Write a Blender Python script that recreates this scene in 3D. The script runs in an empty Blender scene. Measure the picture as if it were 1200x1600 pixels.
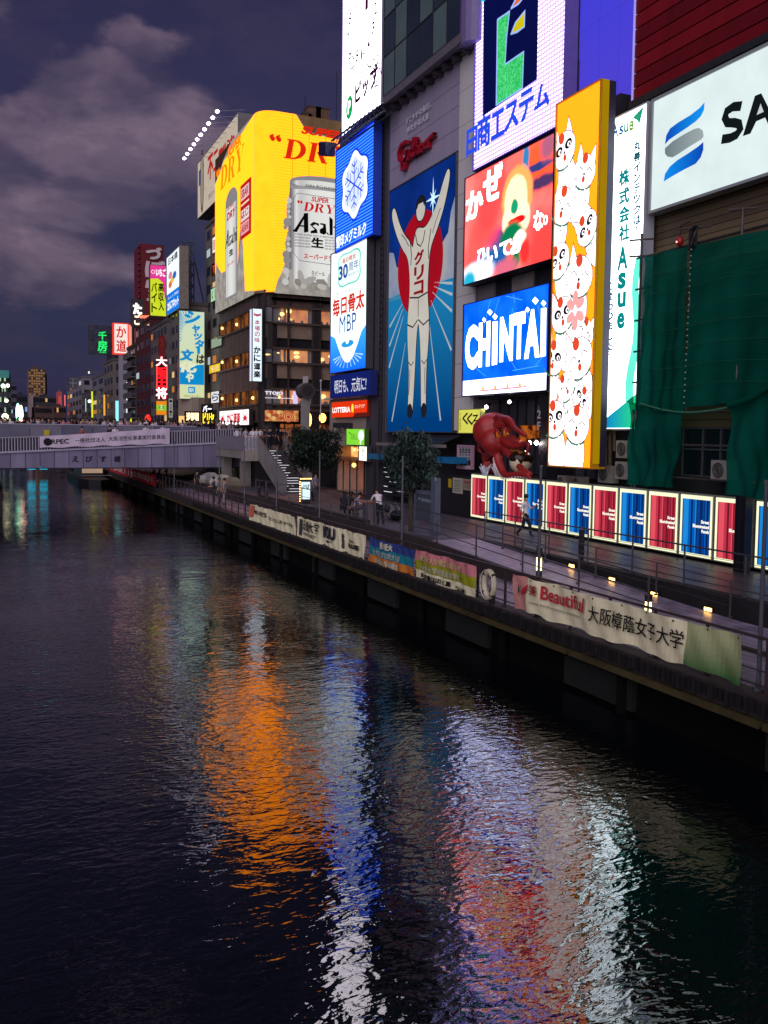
import bpy, bmesh, math, random
from mathutils import Vector, Matrix
random.seed(7)
R = math.radians
SC = bpy.context.scene
COL = SC.collection

# ------------------------------------------------------------------ camera
CAM = Vector((0.0, 0.0, 6.3))
FPX, YAW, PITCH, ROLL, SHIFT = 1400.0, R(23.85), math.atan(0.0636), 0.012, 33.0
vdir = Vector((math.sin(YAW)*math.cos(PITCH), math.cos(YAW)*math.cos(PITCH), -math.sin(PITCH)))
rt = Vector((math.cos(YAW), -math.sin(YAW), 0))
up = rt.cross(vdir)
rr = rt*math.cos(ROLL) + up*math.sin(ROLL)
uu = up*math.cos(ROLL) - rt*math.sin(ROLL)
cd = bpy.data.cameras.new('camera'); cam = bpy.data.objects.new('camera', cd); COL.objects.link(cam)
cam.matrix_world = Matrix(((rr.x, uu.x, -vdir.x, CAM.x), (rr.y, uu.y, -vdir.y, CAM.y), (rr.z, uu.z, -vdir.z, CAM.z), (0, 0, 0, 1)))
cd.sensor_fit = 'VERTICAL'; cd.sensor_height = 36; cd.lens = FPX/1600*36; cd.shift_y = -SHIFT/1600
cd.clip_start = 0.1; cd.clip_end = 6000
SC.camera = cam

# ------------------------------------------------------------------ world, added fill light, exposure
SC.view_settings.view_transform = 'Standard'; SC.view_settings.look = 'None'
SC.view_settings.exposure = 0; SC.view_settings.gamma = 1; SC.view_settings.use_curve_mapping = False
SC.render.engine = 'CYCLES'
SC.cycles.use_denoising = True
SC.cycles.max_bounces = 5; SC.cycles.glossy_bounces = 4; SC.cycles.diffuse_bounces = 2
SC.cycles.sample_clamp_indirect = 6; SC.cycles.caustics_reflective = False; SC.cycles.caustics_refractive = False

def lin(c):
    return tuple(((v/255)/12.92 if v/255 <= 0.04045 else ((v/255+0.055)/1.055)**2.4) for v in c)

W = bpy.data.worlds.new('World'); SC.world = W; W.use_nodes = True
nt = W.node_tree; N = nt.nodes; L = nt.links
N.clear()
def nn(t, tree=None, **kw):
    n = (tree or nt).nodes.new(t)
    for k, v in kw.items(): setattr(n, k, v)
    return n
tc = nn('ShaderNodeTexCoord')
sky = nn('ShaderNodeTexSky', sky_type='NISHITA', sun_disc=False, sun_elevation=R(1.5), sun_rotation=R(215), air_density=1.0, dust_density=2.0, ozone_density=3.0)
def vm(op, a, b=None, out=0):
    n = nn('ShaderNodeVectorMath', operation=op); L.new(a, n.inputs[0])
    if b is not None:
        if isinstance(b, (tuple, Vector)): n.inputs[1].default_value = b
        else: L.new(b, n.inputs[1])
    return n.outputs[out]
def mt(op, a, b=0.0, c=0.0, clamp=False):
    n = nn('ShaderNodeMath', operation=op, use_clamp=clamp)
    for i, x in enumerate((a, b, c)):
        if isinstance(x, (int, float)): n.inputs[i].default_value = x
        else: L.new(x, n.inputs[i])
    return n.outputs[0]
def mr(a, f0, f1, t0=0.0, t1=1.0, kind='SMOOTHSTEP'):
    n = nn('ShaderNodeMapRange', interpolation_type=kind); L.new(a, n.inputs[0])
    for i, x in enumerate((f0, f1, t0, t1)): n.inputs[i+1].default_value = x
    return n.outputs[0]
def mixc(f, a, b):
    n = nn('ShaderNodeMix', data_type='RGBA')
    if isinstance(f, (int, float)): n.inputs[0].default_value = f
    else: L.new(f, n.inputs[0])
    for i, x in ((6, a), (7, b)):
        if isinstance(x, tuple): n.inputs[i].default_value = (*x, 1)
        else: L.new(x, n.inputs[i])
    return n.outputs[2]
dirv = vm('NORMALIZE', tc.outputs['Generated'])
sep = nn('ShaderNodeSeparateXYZ'); L.new(dirv, sep.inputs[0])
el = sep.outputs[2]
base = mixc(mr(el, 0.0, 0.40), lin((39, 40, 73)), lin((40, 31, 58)))
base = mixc(mr(el, 0.16, 0.30, 0, 0.6), base, lin((50, 42, 77)))
base = mixc(mr(el, 0.32, 0.70), base, lin((20, 15, 30)))
mp = nn('ShaderNodeMapping'); L.new(dirv, mp.inputs[0]); mp.inputs['Scale'].default_value = (1, 1, 2.2)
nz = nn('ShaderNodeTexNoise', noise_dimensions='3D'); L.new(mp.outputs[0], nz.inputs[0])
nz.inputs['Scale'].default_value = 5.5; nz.inputs['Detail'].default_value = 9; nz.inputs['Roughness'].default_value = 0.5; nz.inputs['Distortion'].default_value = 0.25
nz2 = nn('ShaderNodeTexNoise', noise_dimensions='3D'); L.new(mp.outputs[0], nz2.inputs[0])
nz2.inputs['Scale'].default_value = 11; nz2.inputs['Detail'].default_value = 8; nz2.inputs['Roughness'].default_value = 0.6
def pdir(px, py):
    d = vdir*FPX + rr*(px-600) + uu*(800-SHIFT-py)
    return d.normalized()
def blob(px, py, r0, r1, amp, sx=1.0):
    c = pdir(px, py)
    s = vm('SUBTRACT', dirv, tuple(c)); s = vm('MULTIPLY', s, (1/sx, 1/sx, 1.0))
    ln = vm('LENGTH', s, out=1)
    return mr(ln, r0, r1, amp, 0.0)
# a few cumulus banks standing where they stand in the sky
dens = mt('MULTIPLY_ADD', nz2.outputs[0], 0.45, mt('MULTIPLY', nz.outputs[0], 1.0))
# second sample a little higher up: where cloud thins upwards its top catches the last light
mpu = nn('ShaderNodeMapping'); L.new(dirv, mpu.inputs[0]); mpu.inputs['Scale'].default_value = (1, 1, 2.2); mpu.inputs['Location'].default_value = (-0.012, 0, 0.05)
nzu = nn('ShaderNodeTexNoise', noise_dimensions='3D'); L.new(mpu.outputs[0], nzu.inputs[0])
for k_ in ('Scale', 'Detail', 'Roughness', 'Distortion'): nzu.inputs[k_].default_value = nz.inputs[k_].default_value
edge = mr(mt('SUBTRACT', nz.outputs[0], nzu.outputs[0]), -0.10, 0.16)
for b in ((235, 160, 0.0, 0.085, 0.42, 1.4), (150, 200, 0.0, 0.08, 0.34, 1.3), (90, 250, 0.0, 0.10, 0.38, 1.5), (0, 285, 0.0, 0.10, 0.40, 1.5), (180, 425, 0.0, 0.06, 0.44, 1.9), (40, 430, 0.0, 0.06, 0.46, 1.6)):
    dens = mt('ADD', dens, blob(*b))
cl = mr(dens, 0.80, 0.96)
shade = mt('MULTIPLY_ADD', edge, 0.85, mt('MULTIPLY', mr(nz2.outputs[0], 0.35, 0.65), 0.25))
cloudc = mixc(shade, lin((58, 48, 74)), lin((130, 108, 124)))
cf = mt('MULTIPLY', cl, mr(el, 0.0, 0.16, 0.45, 0.95))
skyc = mixc(cf, base, cloudc)
broad = mixc(mr(nz2.outputs[0], 0.42, 0.60, 0, 0.45), skyc, lin((58, 48, 72)))
nish = nn('ShaderNodeVectorMath', operation='SCALE'); L.new(sky.outputs[0], nish.inputs[0]); nish.inputs['Scale'].default_value = 0.02
tot = vm('ADD', broad, nish.outputs[0])
bg = nn('ShaderNodeBackground'); L.new(tot, bg.inputs[0]); bg.inputs[1].default_value = 1.0
ow = nn('ShaderNodeOutputWorld'); L.new(bg.outputs[0], ow.inputs[0])

sl = bpy.data.lights.new('opposite_bank_fill', 'SUN'); sl.energy = 1.9; sl.angle = R(70); sl.color = (0.93, 0.86, 1.0)  # added soft fill for twilight and the sign glow of the unseen opposite bank
so = bpy.data.objects.new('opposite_bank_fill', sl); COL.objects.link(so)
so.rotation_euler = Vector((0.62, 0.62, -0.42)).to_track_quat('-Z', 'Y').to_euler()

# ------------------------------------------------------------------ sight lines -> points on real planes
def ray(px, py):
    return vdir*FPX + rr*(px-600) + uu*(800-SHIFT-py)
def onX(px, py, X): d = ray(px, py); return CAM + d*((X-CAM.x)/d.x)
def onY(px, py, Y): d = ray(px, py); return CAM + d*((Y-CAM.y)/d.y)
def onZ(px, py, z): d = ray(px, py); return CAM + d*((z-CAM.z)/d.z)
def YX(px, X, py=560): return onX(px, py, X).y
def XY(px, Y, py=600): return onY(px, py, Y).x

# ------------------------------------------------------------------ materials
_M = {}
def newmat(name):
    m = bpy.data.materials.new(name); m.use_nodes = True
    return m, m.node_tree
def E(c, s=1.0):
    k = ('E', c, round(s, 3))
    if k in _M: return _M[k]
    m, t = newmat('lit_%d_%d_%d' % c); t.nodes.clear()
    e = t.nodes.new('ShaderNodeEmission'); o = t.nodes.new('ShaderNodeOutputMaterial')
    e.inputs[0].default_value = (*lin(c), 1)
    # tubes behind the face never light it quite evenly
    a = t.nodes.new('ShaderNodeTexNoise'); a.inputs['Scale'].default_value = .7; a.inputs['Detail'].default_value = 3; g = t.nodes.new('ShaderNodeTexCoord'); t.links.new(g.outputs['Object'], a.inputs[0])
    r = t.nodes.new('ShaderNodeMapRange'); t.links.new(a.outputs[0], r.inputs[0]); r.inputs[1].default_value = .3; r.inputs[2].default_value = .7; r.inputs[3].default_value = s*.92; r.inputs[4].default_value = s*1.05
    t.links.new(r.outputs[0], e.inputs[1]); t.links.new(e.outputs[0], o.inputs[0]); _M[k] = m
    return m
def D(c, rough=0.6, var=0.25, scale=3.0, bump=0.0, metal=0.0, spec=0.4, streak=False):
    """painted / concrete / metal surface: procedural mottling plus fine relief"""
    k = ('D', c, rough, var, scale, bump, metal, streak)
    if k in _M: return _M[k]
    m, t = newmat('surface_%d_%d_%d' % c); n = t.nodes; l = t.links
    p = n['Principled BSDF']; lc = lin(c)
    p.inputs['Roughness'].default_value = rough; p.inputs['Metallic'].default_value = metal
    p.inputs['Specular IOR Level'].default_value = spec
    if var > 0:
        g = n.new('ShaderNodeNewGeometry'); mpp = n.new('ShaderNodeMapping'); l.new(g.outputs['Position'], mpp.inputs[0])
        mpp.inputs['Scale'].default_value = (1, 1, 0.18) if streak else (1, 1, 1)
        a = n.new('ShaderNodeTexNoise'); l.new(mpp.outputs[0], a.inputs[0]); a.inputs['Scale'].default_value = scale; a.inputs['Detail'].default_value = 7; a.inputs['Roughness'].default_value = 0.65
        r = n.new('ShaderNodeMapRange'); l.new(a.outputs[0], r.inputs[0]); r.inputs[1].default_value = 0.3; r.inputs[2].default_value = 0.7
        r.inputs[3].default_value = 1-var; r.inputs[4].default_value = 1+var
        x = n.new('ShaderNodeVectorMath'); x.operation = 'SCALE'; x.inputs[0].default_value = lc; l.new(r.outputs[0], x.inputs['Scale'])
        l.new(x.outputs[0], p.inputs['Base Color'])
        if bump > 0:
            b = n.new('ShaderNodeBump'); b.inputs['Strength'].default_value = 0.6; b.inputs['Distance'].default_value = bump
            a2 = n.new('ShaderNodeTexNoise'); l.new(g.outputs['Position'], a2.inputs[0]); a2.inputs['Scale'].default_value = scale*6; a2.inputs['Detail'].default_value = 4
            l.new(a2.outputs[0], b.inputs['Height']); l.new(b.outputs[0], p.inputs['Normal'])
    else:
        p.inputs['Base Color'].default_value = (*lc, 1)
    _M[k] = m
    return m
def LEDM(c1, c2, s=1.0, sy=8.0, sx=0.0, duty=0.5, noise=0.0):
    """LED panel: lit pixel rows (and columns) with dark gaps between them; local x,y of the panel in metres"""
    k = ('L', c1, c2, s, sy, sx, duty, noise)
    if k in _M: return _M[k]
    m, t = newmat('led_panel'); n = t.nodes; l = t.links; n.clear()
    tcn = n.new('ShaderNodeTexCoord'); sp = n.new('ShaderNodeSeparateXYZ'); l.new(tcn.outputs['Object'], sp.inputs[0])
    def wave(sock, f):
        a = n.new('ShaderNodeMath'); a.operation = 'MULTIPLY'; l.new(sock, a.inputs[0]); a.inputs[1].default_value = f
        b = n.new('ShaderNodeMath'); b.operation = 'FRACT'; l.new(a.outputs[0], b.inputs[0])
        c = n.new('ShaderNodeMath'); c.operation = 'LESS_THAN'; l.new(b.outputs[0], c.inputs[0]); c.inputs[1].default_value = duty
        return c.outputs[0]
    f = wave(sp.outputs[1], sy)
    if sx:
        g = wave(sp.outputs[0], sx); q = n.new('ShaderNodeMath'); q.operation = 'MULTIPLY'; l.new(f, q.inputs[0]); l.new(g, q.inputs[1]); f = q.outputs[0]
    mx = n.new('ShaderNodeMix'); mx.data_type = 'RGBA'; l.new(f, mx.inputs[0])
    mx.inputs[6].default_value = (*lin(c2), 1); mx.inputs[7].default_value = (*lin(c1), 1)
    e = n.new('ShaderNodeEmission'); l.new(mx.outputs[2], e.inputs[0]); e.inputs[1].default_value = s
    o = n.new('ShaderNodeOutputMaterial'); l.new(e.outputs[0], o.inputs[0]); _M[k] = m
    return m
def GLOWM(c1, c2, s=1.0, scale=2.0, lo=0.35, hi=0.65, det=4.0, squash=(1, 1, 1)):
    """uneven lit surface (a lit interior, a printed cloud, blurred picture): two print colours mixed by noise"""
    k = ('G', c1, c2, s, scale, lo, hi, det, squash)
    if k in _M: return _M[k]
    m, t = newmat('glow_print'); n = t.nodes; l = t.links; n.clear()
    tcn = n.new('ShaderNodeTexCoord'); mpp = n.new('ShaderNodeMapping'); l.new(tcn.outputs['Object'], mpp.inputs[0]); mpp.inputs['Scale'].default_value = squash
    a = n.new('ShaderNodeTexNoise'); l.new(mpp.outputs[0], a.inputs[0]); a.inputs['Scale'].default_value = scale; a.inputs['Detail'].default_value = det
    r = n.new('ShaderNodeMapRange'); l.new(a.outputs[0], r.inputs[0]); r.inputs[1].default_value = lo; r.inputs[2].default_value = hi
    mx = n.new('ShaderNodeMix'); mx.data_type = 'RGBA'; l.new(r.outputs[0], mx.inputs[0])
    mx.inputs[6].default_value = (*lin(c1), 1); mx.inputs[7].default_value = (*lin(c2), 1)
    e = n.new('ShaderNodeEmission'); l.new(mx.outputs[2], e.inputs[0]); e.inputs[1].default_value = s
    o = n.new('ShaderNodeOutputMaterial'); l.new(e.outputs[0], o.inputs[0]); _M[k] = m
    return m
def RAMPM(stops, s, axis, a0, a1, z0=None):
    '''printed ramp of several tones along a local axis (a can's metal, say)'''
    m, t = newmat('ramp_print'); n = t.nodes; l = t.links; n.clear()
    tcn = n.new('ShaderNodeTexCoord'); sp = n.new('ShaderNodeSeparateXYZ'); l.new(tcn.outputs['Object'], sp.inputs[0])
    r = n.new('ShaderNodeMapRange'); l.new(sp.outputs[axis], r.inputs[0]); r.inputs[1].default_value = a0; r.inputs[2].default_value = a1
    cr = n.new('ShaderNodeValToRGB'); l.new(r.outputs[0], cr.inputs[0]); e_ = cr.color_ramp.elements
    while len(e_) < len(stops): e_.new(.5)
    for el_, (p, c) in zip(e_, stops): el_.position = p; el_.color = (*lin(c), 1)
    e = n.new('ShaderNodeEmission'); l.new(cr.outputs[0], e.inputs[0]); e.inputs[1].default_value = s
    o = n.new('ShaderNodeOutputMaterial'); l.new(e.outputs[0], o.inputs[0]); return m
def BLURPIC(c1, c2, s, blobs, scale=.35):
    '''out of focus picture on an LED screen: soft patches (x, y, rx, ry, colour, softness) over a mottled ground'''
    m, t = newmat('screen_picture'); n = t.nodes; l = t.links; n.clear()
    tcn = n.new('ShaderNodeTexCoord'); a = n.new('ShaderNodeTexNoise'); l.new(tcn.outputs['Object'], a.inputs[0]); a.inputs['Scale'].default_value = scale; a.inputs['Detail'].default_value = 3
    r = n.new('ShaderNodeMapRange'); l.new(a.outputs[0], r.inputs[0]); r.inputs[1].default_value = .36; r.inputs[2].default_value = .66
    mx = n.new('ShaderNodeMix'); mx.data_type = 'RGBA'; l.new(r.outputs[0], mx.inputs[0]); mx.inputs[6].default_value = (*lin(c1), 1); mx.inputs[7].default_value = (*lin(c2), 1); cur = mx.outputs[2]
    w = n.new('ShaderNodeTexNoise'); l.new(tcn.outputs['Object'], w.inputs[0]); w.inputs['Scale'].default_value = 1.6; w.inputs['Detail'].default_value = 3
    wa = n.new('ShaderNodeVectorMath'); wa.operation = 'MULTIPLY_ADD'; l.new(w.outputs['Color'], wa.inputs[0]); wa.inputs[1].default_value = (.2, .2, 0); l.new(tcn.outputs['Object'], wa.inputs[2])
    for (x, y, rx, ry, c, so) in blobs:
        q = n.new('ShaderNodeVectorMath'); q.operation = 'SUBTRACT'; l.new(wa.outputs[0], q.inputs[0]); q.inputs[1].default_value = (x+.1, y+.1, 0)
        k = n.new('ShaderNodeVectorMath'); k.operation = 'MULTIPLY'; l.new(q.outputs[0], k.inputs[0]); k.inputs[1].default_value = (1/rx, 1/ry, 0)
        ln = n.new('ShaderNodeVectorMath'); ln.operation = 'LENGTH'; l.new(k.outputs[0], ln.inputs[0])
        f = n.new('ShaderNodeMapRange'); f.interpolation_type = 'SMOOTHSTEP'; l.new(ln.outputs[1], f.inputs[0]); f.inputs[1].default_value = 1+so; f.inputs[2].default_value = 1-so
        mz = n.new('ShaderNodeMix'); mz.data_type = 'RGBA'; l.new(f.outputs[0], mz.inputs[0]); l.new(cur, mz.inputs[6]); mz.inputs[7].default_value = (*lin(c), 1); cur = mz.outputs[2]
    e = n.new('ShaderNodeEmission'); l.new(cur, e.inputs[0]); e.inputs[1].default_value = s
    o = n.new('ShaderNodeOutputMaterial'); l.new(e.outputs[0], o.inputs[0]); return m
def GRADM(c1, c2, s, axis, a0, a1):
    """printed colour gradient along a panel's local axis"""
    k = ('R', c1, c2, s, axis, a0, a1)
    if k in _M: return _M[k]
    m, t = newmat('gradient_print'); n = t.nodes; l = t.links; n.clear()
    tcn = n.new('ShaderNodeTexCoord'); sp = n.new('ShaderNodeSeparateXYZ'); l.new(tcn.outputs['Object'], sp.inputs[0])
    r = n.new('ShaderNodeMapRange'); l.new(sp.outputs[axis], r.inputs[0]); r.inputs[1].default_value = a0; r.inputs[2].default_value = a1
    mx = n.new('ShaderNodeMix'); mx.data_type = 'RGBA'; l.new(r.outputs[0], mx.inputs[0])
    mx.inputs[6].default_value = (*lin(c1), 1); mx.inputs[7].default_value = (*lin(c2), 1)
    e = n.new('ShaderNodeEmission'); l.new(mx.outputs[2], e.inputs[0]); e.inputs[1].default_value = s
    o = n.new('ShaderNodeOutputMaterial'); l.new(e.outputs[0], o.inputs[0]); _M[k] = m
    return m

BLACK = D((16, 16, 18), 0.5, 0.2); DARK = D((40, 40, 44), 0.55, 0.25); STEEL = D((92, 92, 98), 0.4, 0.2, metal=0.5); RAILM = D((86, 84, 90), 0.38, 0.2, metal=0.6)
INK = D((10, 10, 12), 0.7, 0)

# ------------------------------------------------------------------ mesh builder
LOC = {}
class MB:
    def __init__(s): s.v = []; s.f = []; s.m = []; s.mats = []
    def mi(s, m):
        if m not in s.mats: s.mats.append(m)
        return s.mats.index(m)
    def add(s, vs, fs, m):
        k = len(s.v); i = s.mi(m); s.v += [tuple(v) for v in vs]
        for f in fs: s.f.append(tuple(k+j for j in f)); s.m.append(i)
    def box(s, x0, y0, z0, x1, y1, z1, m):
        x0, x1 = sorted((x0, x1)); y0, y1 = sorted((y0, y1)); z0, z1 = sorted((z0, z1))
        s.add([(x0,y0,z0),(x1,y0,z0),(x1,y1,z0),(x0,y1,z0),(x0,y0,z1),(x1,y0,z1),(x1,y1,z1),(x0,y1,z1)],
              [(0,3,2,1),(4,5,6,7),(0,1,5,4),(1,2,6,5),(2,3,7,6),(3,0,4,7)], m); return s
    def prism(s, pts, z0, z1, m):
        n = len(pts); a = sum(pts[i][0]*pts[(i+1) % n][1]-pts[(i+1) % n][0]*pts[i][1] for i in range(n))
        if a < 0: pts = pts[::-1]
        s.add([(p[0], p[1], z0) for p in pts]+[(p[0], p[1], z1) for p in pts],
              [tuple(range(n-1, -1, -1)), tuple(range(n, 2*n))]+[(i, (i+1) % n, n+(i+1) % n, n+i) for i in range(n)], m); return s
    def bar(s, a, b, w, m, n=6, w2=None):
        return s.tube([a, b], [w, w if w2 is None else w2], m, n)
    def tube(s, path, rad, m, n=8, cap=True, flat=1.0):
        P = [Vector(p) for p in path]
        if isinstance(rad, (int, float)): rad = [rad]*len(P)
        vs = []; prev = None
        for i, p in enumerate(P):
            t = (P[min(i+1, len(P)-1)]-P[max(i-1, 0)])
            t = t.normalized() if t.length > 1e-9 else Vector((0, 0, 1))
            if prev is None:
                a = Vector((0, 0, 1)) if abs(t.z) < 0.9 else Vector((1, 0, 0)); u = t.cross(a).normalized()
            else:
                u = (prev - t*prev.dot(t)); u = u.normalized() if u.length > 1e-6 else t.orthogonal().normalized()
            prev = u; w = t.cross(u)
            for k in range(n):
                a = 2*math.pi*k/n; vs.append(p + (u*math.cos(a) + w*math.sin(a)*flat)*rad[i])
        fs = []
        for i in range(len(P)-1):
            for k in range(n): fs.append((i*n+k, i*n+(k+1) % n, (i+1)*n+(k+1) % n, (i+1)*n+k))
        if cap: fs.append(tuple(range(n-1, -1, -1))); fs.append(tuple(range((len(P)-1)*n, len(P)*n)))
        s.add(vs, fs, m); return s
    def ball(s, c, r, m, nu=10, nv=7, fn=None):
        if isinstance(r, (int, float)): r = (r, r, r)
        vs = []; fs = []
        for j in range(nv+1):
            th = math.pi*j/nv
            for i in range(nu):
                ph = 2*math.pi*i/nu; d = Vector((math.sin(th)*math.cos(ph), math.sin(th)*math.sin(ph), math.cos(th)))
                k = fn(d) if fn else 1
                vs.append((c[0]+r[0]*d.x*k, c[1]+r[1]*d.y*k, c[2]+r[2]*d.z*k))
        for j in range(nv):
            for i in range(nu): fs.append((j*nu+i, (j+1)*nu+i, (j+1)*nu+(i+1) % nu, j*nu+(i+1) % nu))
        s.add(vs, fs, m); return s
    def build(s, name, parent=None, smooth=False, off=None, label=None, kind=None):
        me = bpy.data.meshes.new(name)
        o_ = Vector(off) if off is not None else (Vector(LOC.get(parent.name, (0, 0, 0))) if parent else Vector((0, 0, 0)))
        me.from_pydata([(v[0]-o_.x, v[1]-o_.y, v[2]-o_.z) for v in s.v], [], s.f)
        for m in s.mats: me.materials.append(m)
        me.polygons.foreach_set('material_index', s.m)
        if smooth: me.polygons.foreach_set('use_smooth', [True]*len(s.f))
        me.update()
        o = bpy.data.objects.new(name, me); COL.objects.link(o)
        if parent: o.parent = parent; LOC[o.name] = tuple(o_)
        else: LOC[o.name] = (0, 0, 0)
        if label: o['label'] = label
        if kind: o['kind'] = kind
        return o
def tag(o, label, cat, group=None):
    o['label'] = label; o['category'] = cat
    if group: o['group'] = group
    return o
def thing(name, label, cat, loc, group=None):
    o = bpy.data.objects.new(name, None); COL.objects.link(o); o.location = loc; o.empty_display_size = 0.3
    LOC[o.name] = tuple(loc); return tag(o, label, cat, group)
def struct(o): o['kind'] = 'structure'; return o
def dup(root, loc=None, rotz=None, label=None, group=None, kids=True):
    c = root.copy(); COL.objects.link(c)
    if loc is not None: c.location = loc
    if rotz is not None: c.rotation_euler = (0, 0, rotz)
    if label: c['label'] = label
    if group: c['group'] = group
    if kids:
        for ch in root.children:
            d = ch.copy(); COL.objects.link(d); d.parent = c
            for g in ch.children:
                e = g.copy(); COL.objects.link(e); e.parent = d
    return c

# ------------------------------------------------------------------ text
_T = {}
_DG = bpy.context.evaluated_depsgraph_get
def textmesh(body, bold=0.0, spacing=1.0, line=1.0):
    k = (body, bold, spacing, line)
    if k in _T: return _T[k]
    cu = bpy.data.curves.new('t', 'FONT'); cu.body = body; cu.offset = bold; cu.resolution_u = 3; cu.space_character = spacing; cu.space_line = line; cu.align_x = 'CENTER'
    o = bpy.data.objects.new('t', cu); COL.objects.link(o)
    dg = bpy.context.evaluated_depsgraph_get(); dg.update()
    me = bpy.data.meshes.new_from_object(o.evaluated_get(dg))
    vs = [(v.co.x, v.co.y) for v in me.vertices]; fs = [tuple(p.vertices) for p in me.polygons]
    # faces may wind either way; make all of them face +normal
    out = []
    for f in fs:
        a = sum(vs[f[i]][0]*vs[f[(i+1) % len(f)]][1]-vs[f[(i+1) % len(f)]][0]*vs[f[i]][1] for i in range(len(f)))
        out.append(f if a > 0 else f[::-1])
    bpy.data.objects.remove(o); bpy.data.curves.remove(cu); bpy.data.meshes.remove(me)
    _T[k] = (vs, out); return _T[k]

class Board:
    """a flat face of a sign in its own frame: x right, y up (metres), z out of the face"""
    def __init__(s, root, org, U, NRM, deform=None):
        s.root = root; U = Vector(U).normalized(); n = Vector(NRM).normalized(); v = n.cross(U)
        s.o = Vector(org); s.U = U; s.V = v; s.n = n; s.parts = {}; s.W = s.H = 1; s.deform = deform; s.clip = None
        s.mat = Matrix(((U.x, v.x, n.x, org[0]), (U.y, v.y, n.y, org[1]), (U.z, v.z, n.z, org[2]), (0, 0, 0, 1)))
    def uv(s, px, py):
        d = ray(px, py); t = (s.o-CAM).dot(s.n)/d.dot(s.n); p = CAM+d*t-s.o
        return p.dot(s.U), p.dot(s.V)
    def mb(s, part):
        if part not in s.parts: s.parts[part] = MB()
        return s.parts[part]
    def put(s, part, pts, faces, mat, z):
        if s.clip: c = s.clip; pts = [(min(max(p[0], c[0]), c[2]), min(max(p[1], c[1]), c[3])) for p in pts]
        s.mb(part).add([(p[0], p[1], z+(s.deform(p[0], p[1]) if s.deform else 0)) for p in pts], faces, mat)
    def rect(s, part, x0, y0, x1, y1, mat, z=0.02):
        s.put(part, [(x0, y0), (x1, y0), (x1, y1), (x0, y1)], [(0, 1, 2, 3)], mat, z)
    def grid(s, part, x0, y0, x1, y1, nx, ny, mat, z=0.0):
        pts = [(x0+(x1-x0)*i/nx, y0+(y1-y0)*j/ny) for j in range(ny+1) for i in range(nx+1)]
        s.put(part, pts, [(j*(nx+1)+i, j*(nx+1)+i+1, (j+1)*(nx+1)+i+1, (j+1)*(nx+1)+i) for j in range(ny) for i in range(nx)], mat, z)
    def box(s, part, x0, y0, z0, x1, y1, z1, mat): s.mb(part).box(x0, y0, z0, x1, y1, z1, mat)
    def poly(s, part, pts, mat, z=0.02):
        a = sum(pts[i][0]*pts[(i+1) % len(pts)][1]-pts[(i+1) % len(pts)][0]*pts[i][1] for i in range(len(pts)))
        if a < 0: pts = pts[::-1]
        s.put(part, pts, [tuple(range(len(pts)))], mat, z)
    def G(s, part, pxs, mat, z=0.02): s.poly(part, [s.uv(*p) for p in pxs], mat, z)
    def disc(s, part, c, r, mat, z=0.02, n=20, ry=None, rot=0):
        ry = ry or r; cr, sr = math.cos(rot), math.sin(rot)
        s.poly(part, [(c[0]+r*math.cos(a)*cr-ry*math.sin(a)*sr, c[1]+r*math.cos(a)*sr+ry*math.sin(a)*cr) for a in [2*math.pi*i/n for i in range(n)]], mat, z)
    def stroke(s, part, pts, w, mat, z=0.03, closed=False, depth=0.0):
        P = [Vector((p[0], p[1])) for p in pts]
        if closed: P = P+[P[0], P[1]]
        ws = w if isinstance(w, (list, tuple)) else [w]*len(P)
        Lf = []; Rt = []
        for i, p in enumerate(P):
            t = P[min(i+1, len(P)-1)]-P[max(i-1, 0)]
            t = t.normalized() if t.length > 1e-9 else Vector((1, 0)); q = Vector((-t.y, t.x))*ws[min(i, len(ws)-1)]/2
            Lf.append(p+q); Rt.append(p-q)
        for i in range(len(P)-1):
            s.put(part, [Rt[i], Rt[i+1], Lf[i+1], Lf[i]], [(0, 1, 2, 3)], mat, z)
            if depth:
                zz = z; mb = s.mb(part)
                for A, B in ((Lf[i], Lf[i+1]), (Rt[i], Rt[i+1])): mb.add([(A.x, A.y, 0), (B.x, B.y, 0), (B.x, B.y, zz), (A.x, A.y, zz)], [(0, 1, 2, 3)], mat)
    def Sx(s, part, pxs, w, mat, z=0.03, **k): s.stroke(part, [s.uv(*p) for p in pxs], w, mat, z, **k)
    def text(s, part, body, x0, y0, x1, y1, mat, bold=0.0, z=0.03, shear=0.0, vert=False, line=1.0, rise=0.0):
        if vert: body = '\n'.join(body)
        cjk = bold > 0 and any(ord(ch) > 0x2e80 for ch in body)
        vs, fs = textmesh(body, 0.0 if cjk else bold, 1.0, line)
        if not vs: return
        q = [(a+shear*b, b) for a, b in vs]
        ax, bx = min(a for a, b in q), max(a for a, b in q); ay, by = min(b for a, b in q), max(b for a, b in q)
        pts = []
        for a, b in q:
            u = (a-ax)/max(bx-ax, 1e-6); v = (b-ay)/max(by-ay, 1e-6)
            pts.append((x0+(x1-x0)*u, y0+(y1-y0)*v+rise*u))
        s.put(part, pts, fs, mat, z)
        if cjk:        # heavier brush: the same character set again a little to each side
            n = max(len(t_) for t_ in body.split('\n')); m = body.count('\n')+1
            k = min(bold, .05)*1.3; ex, ey = abs(x1-x0)/n*k, abs(y1-y0)/m*k
            for i, (dx, dy) in enumerate(((1, .6), (-1, -.6), (.7, -.8), (-.7, .8))): s.put(part, [(a+dx*ex, b_+dy*ey) for a, b_ in pts], fs, mat, z+.0015*(i+1))
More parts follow.
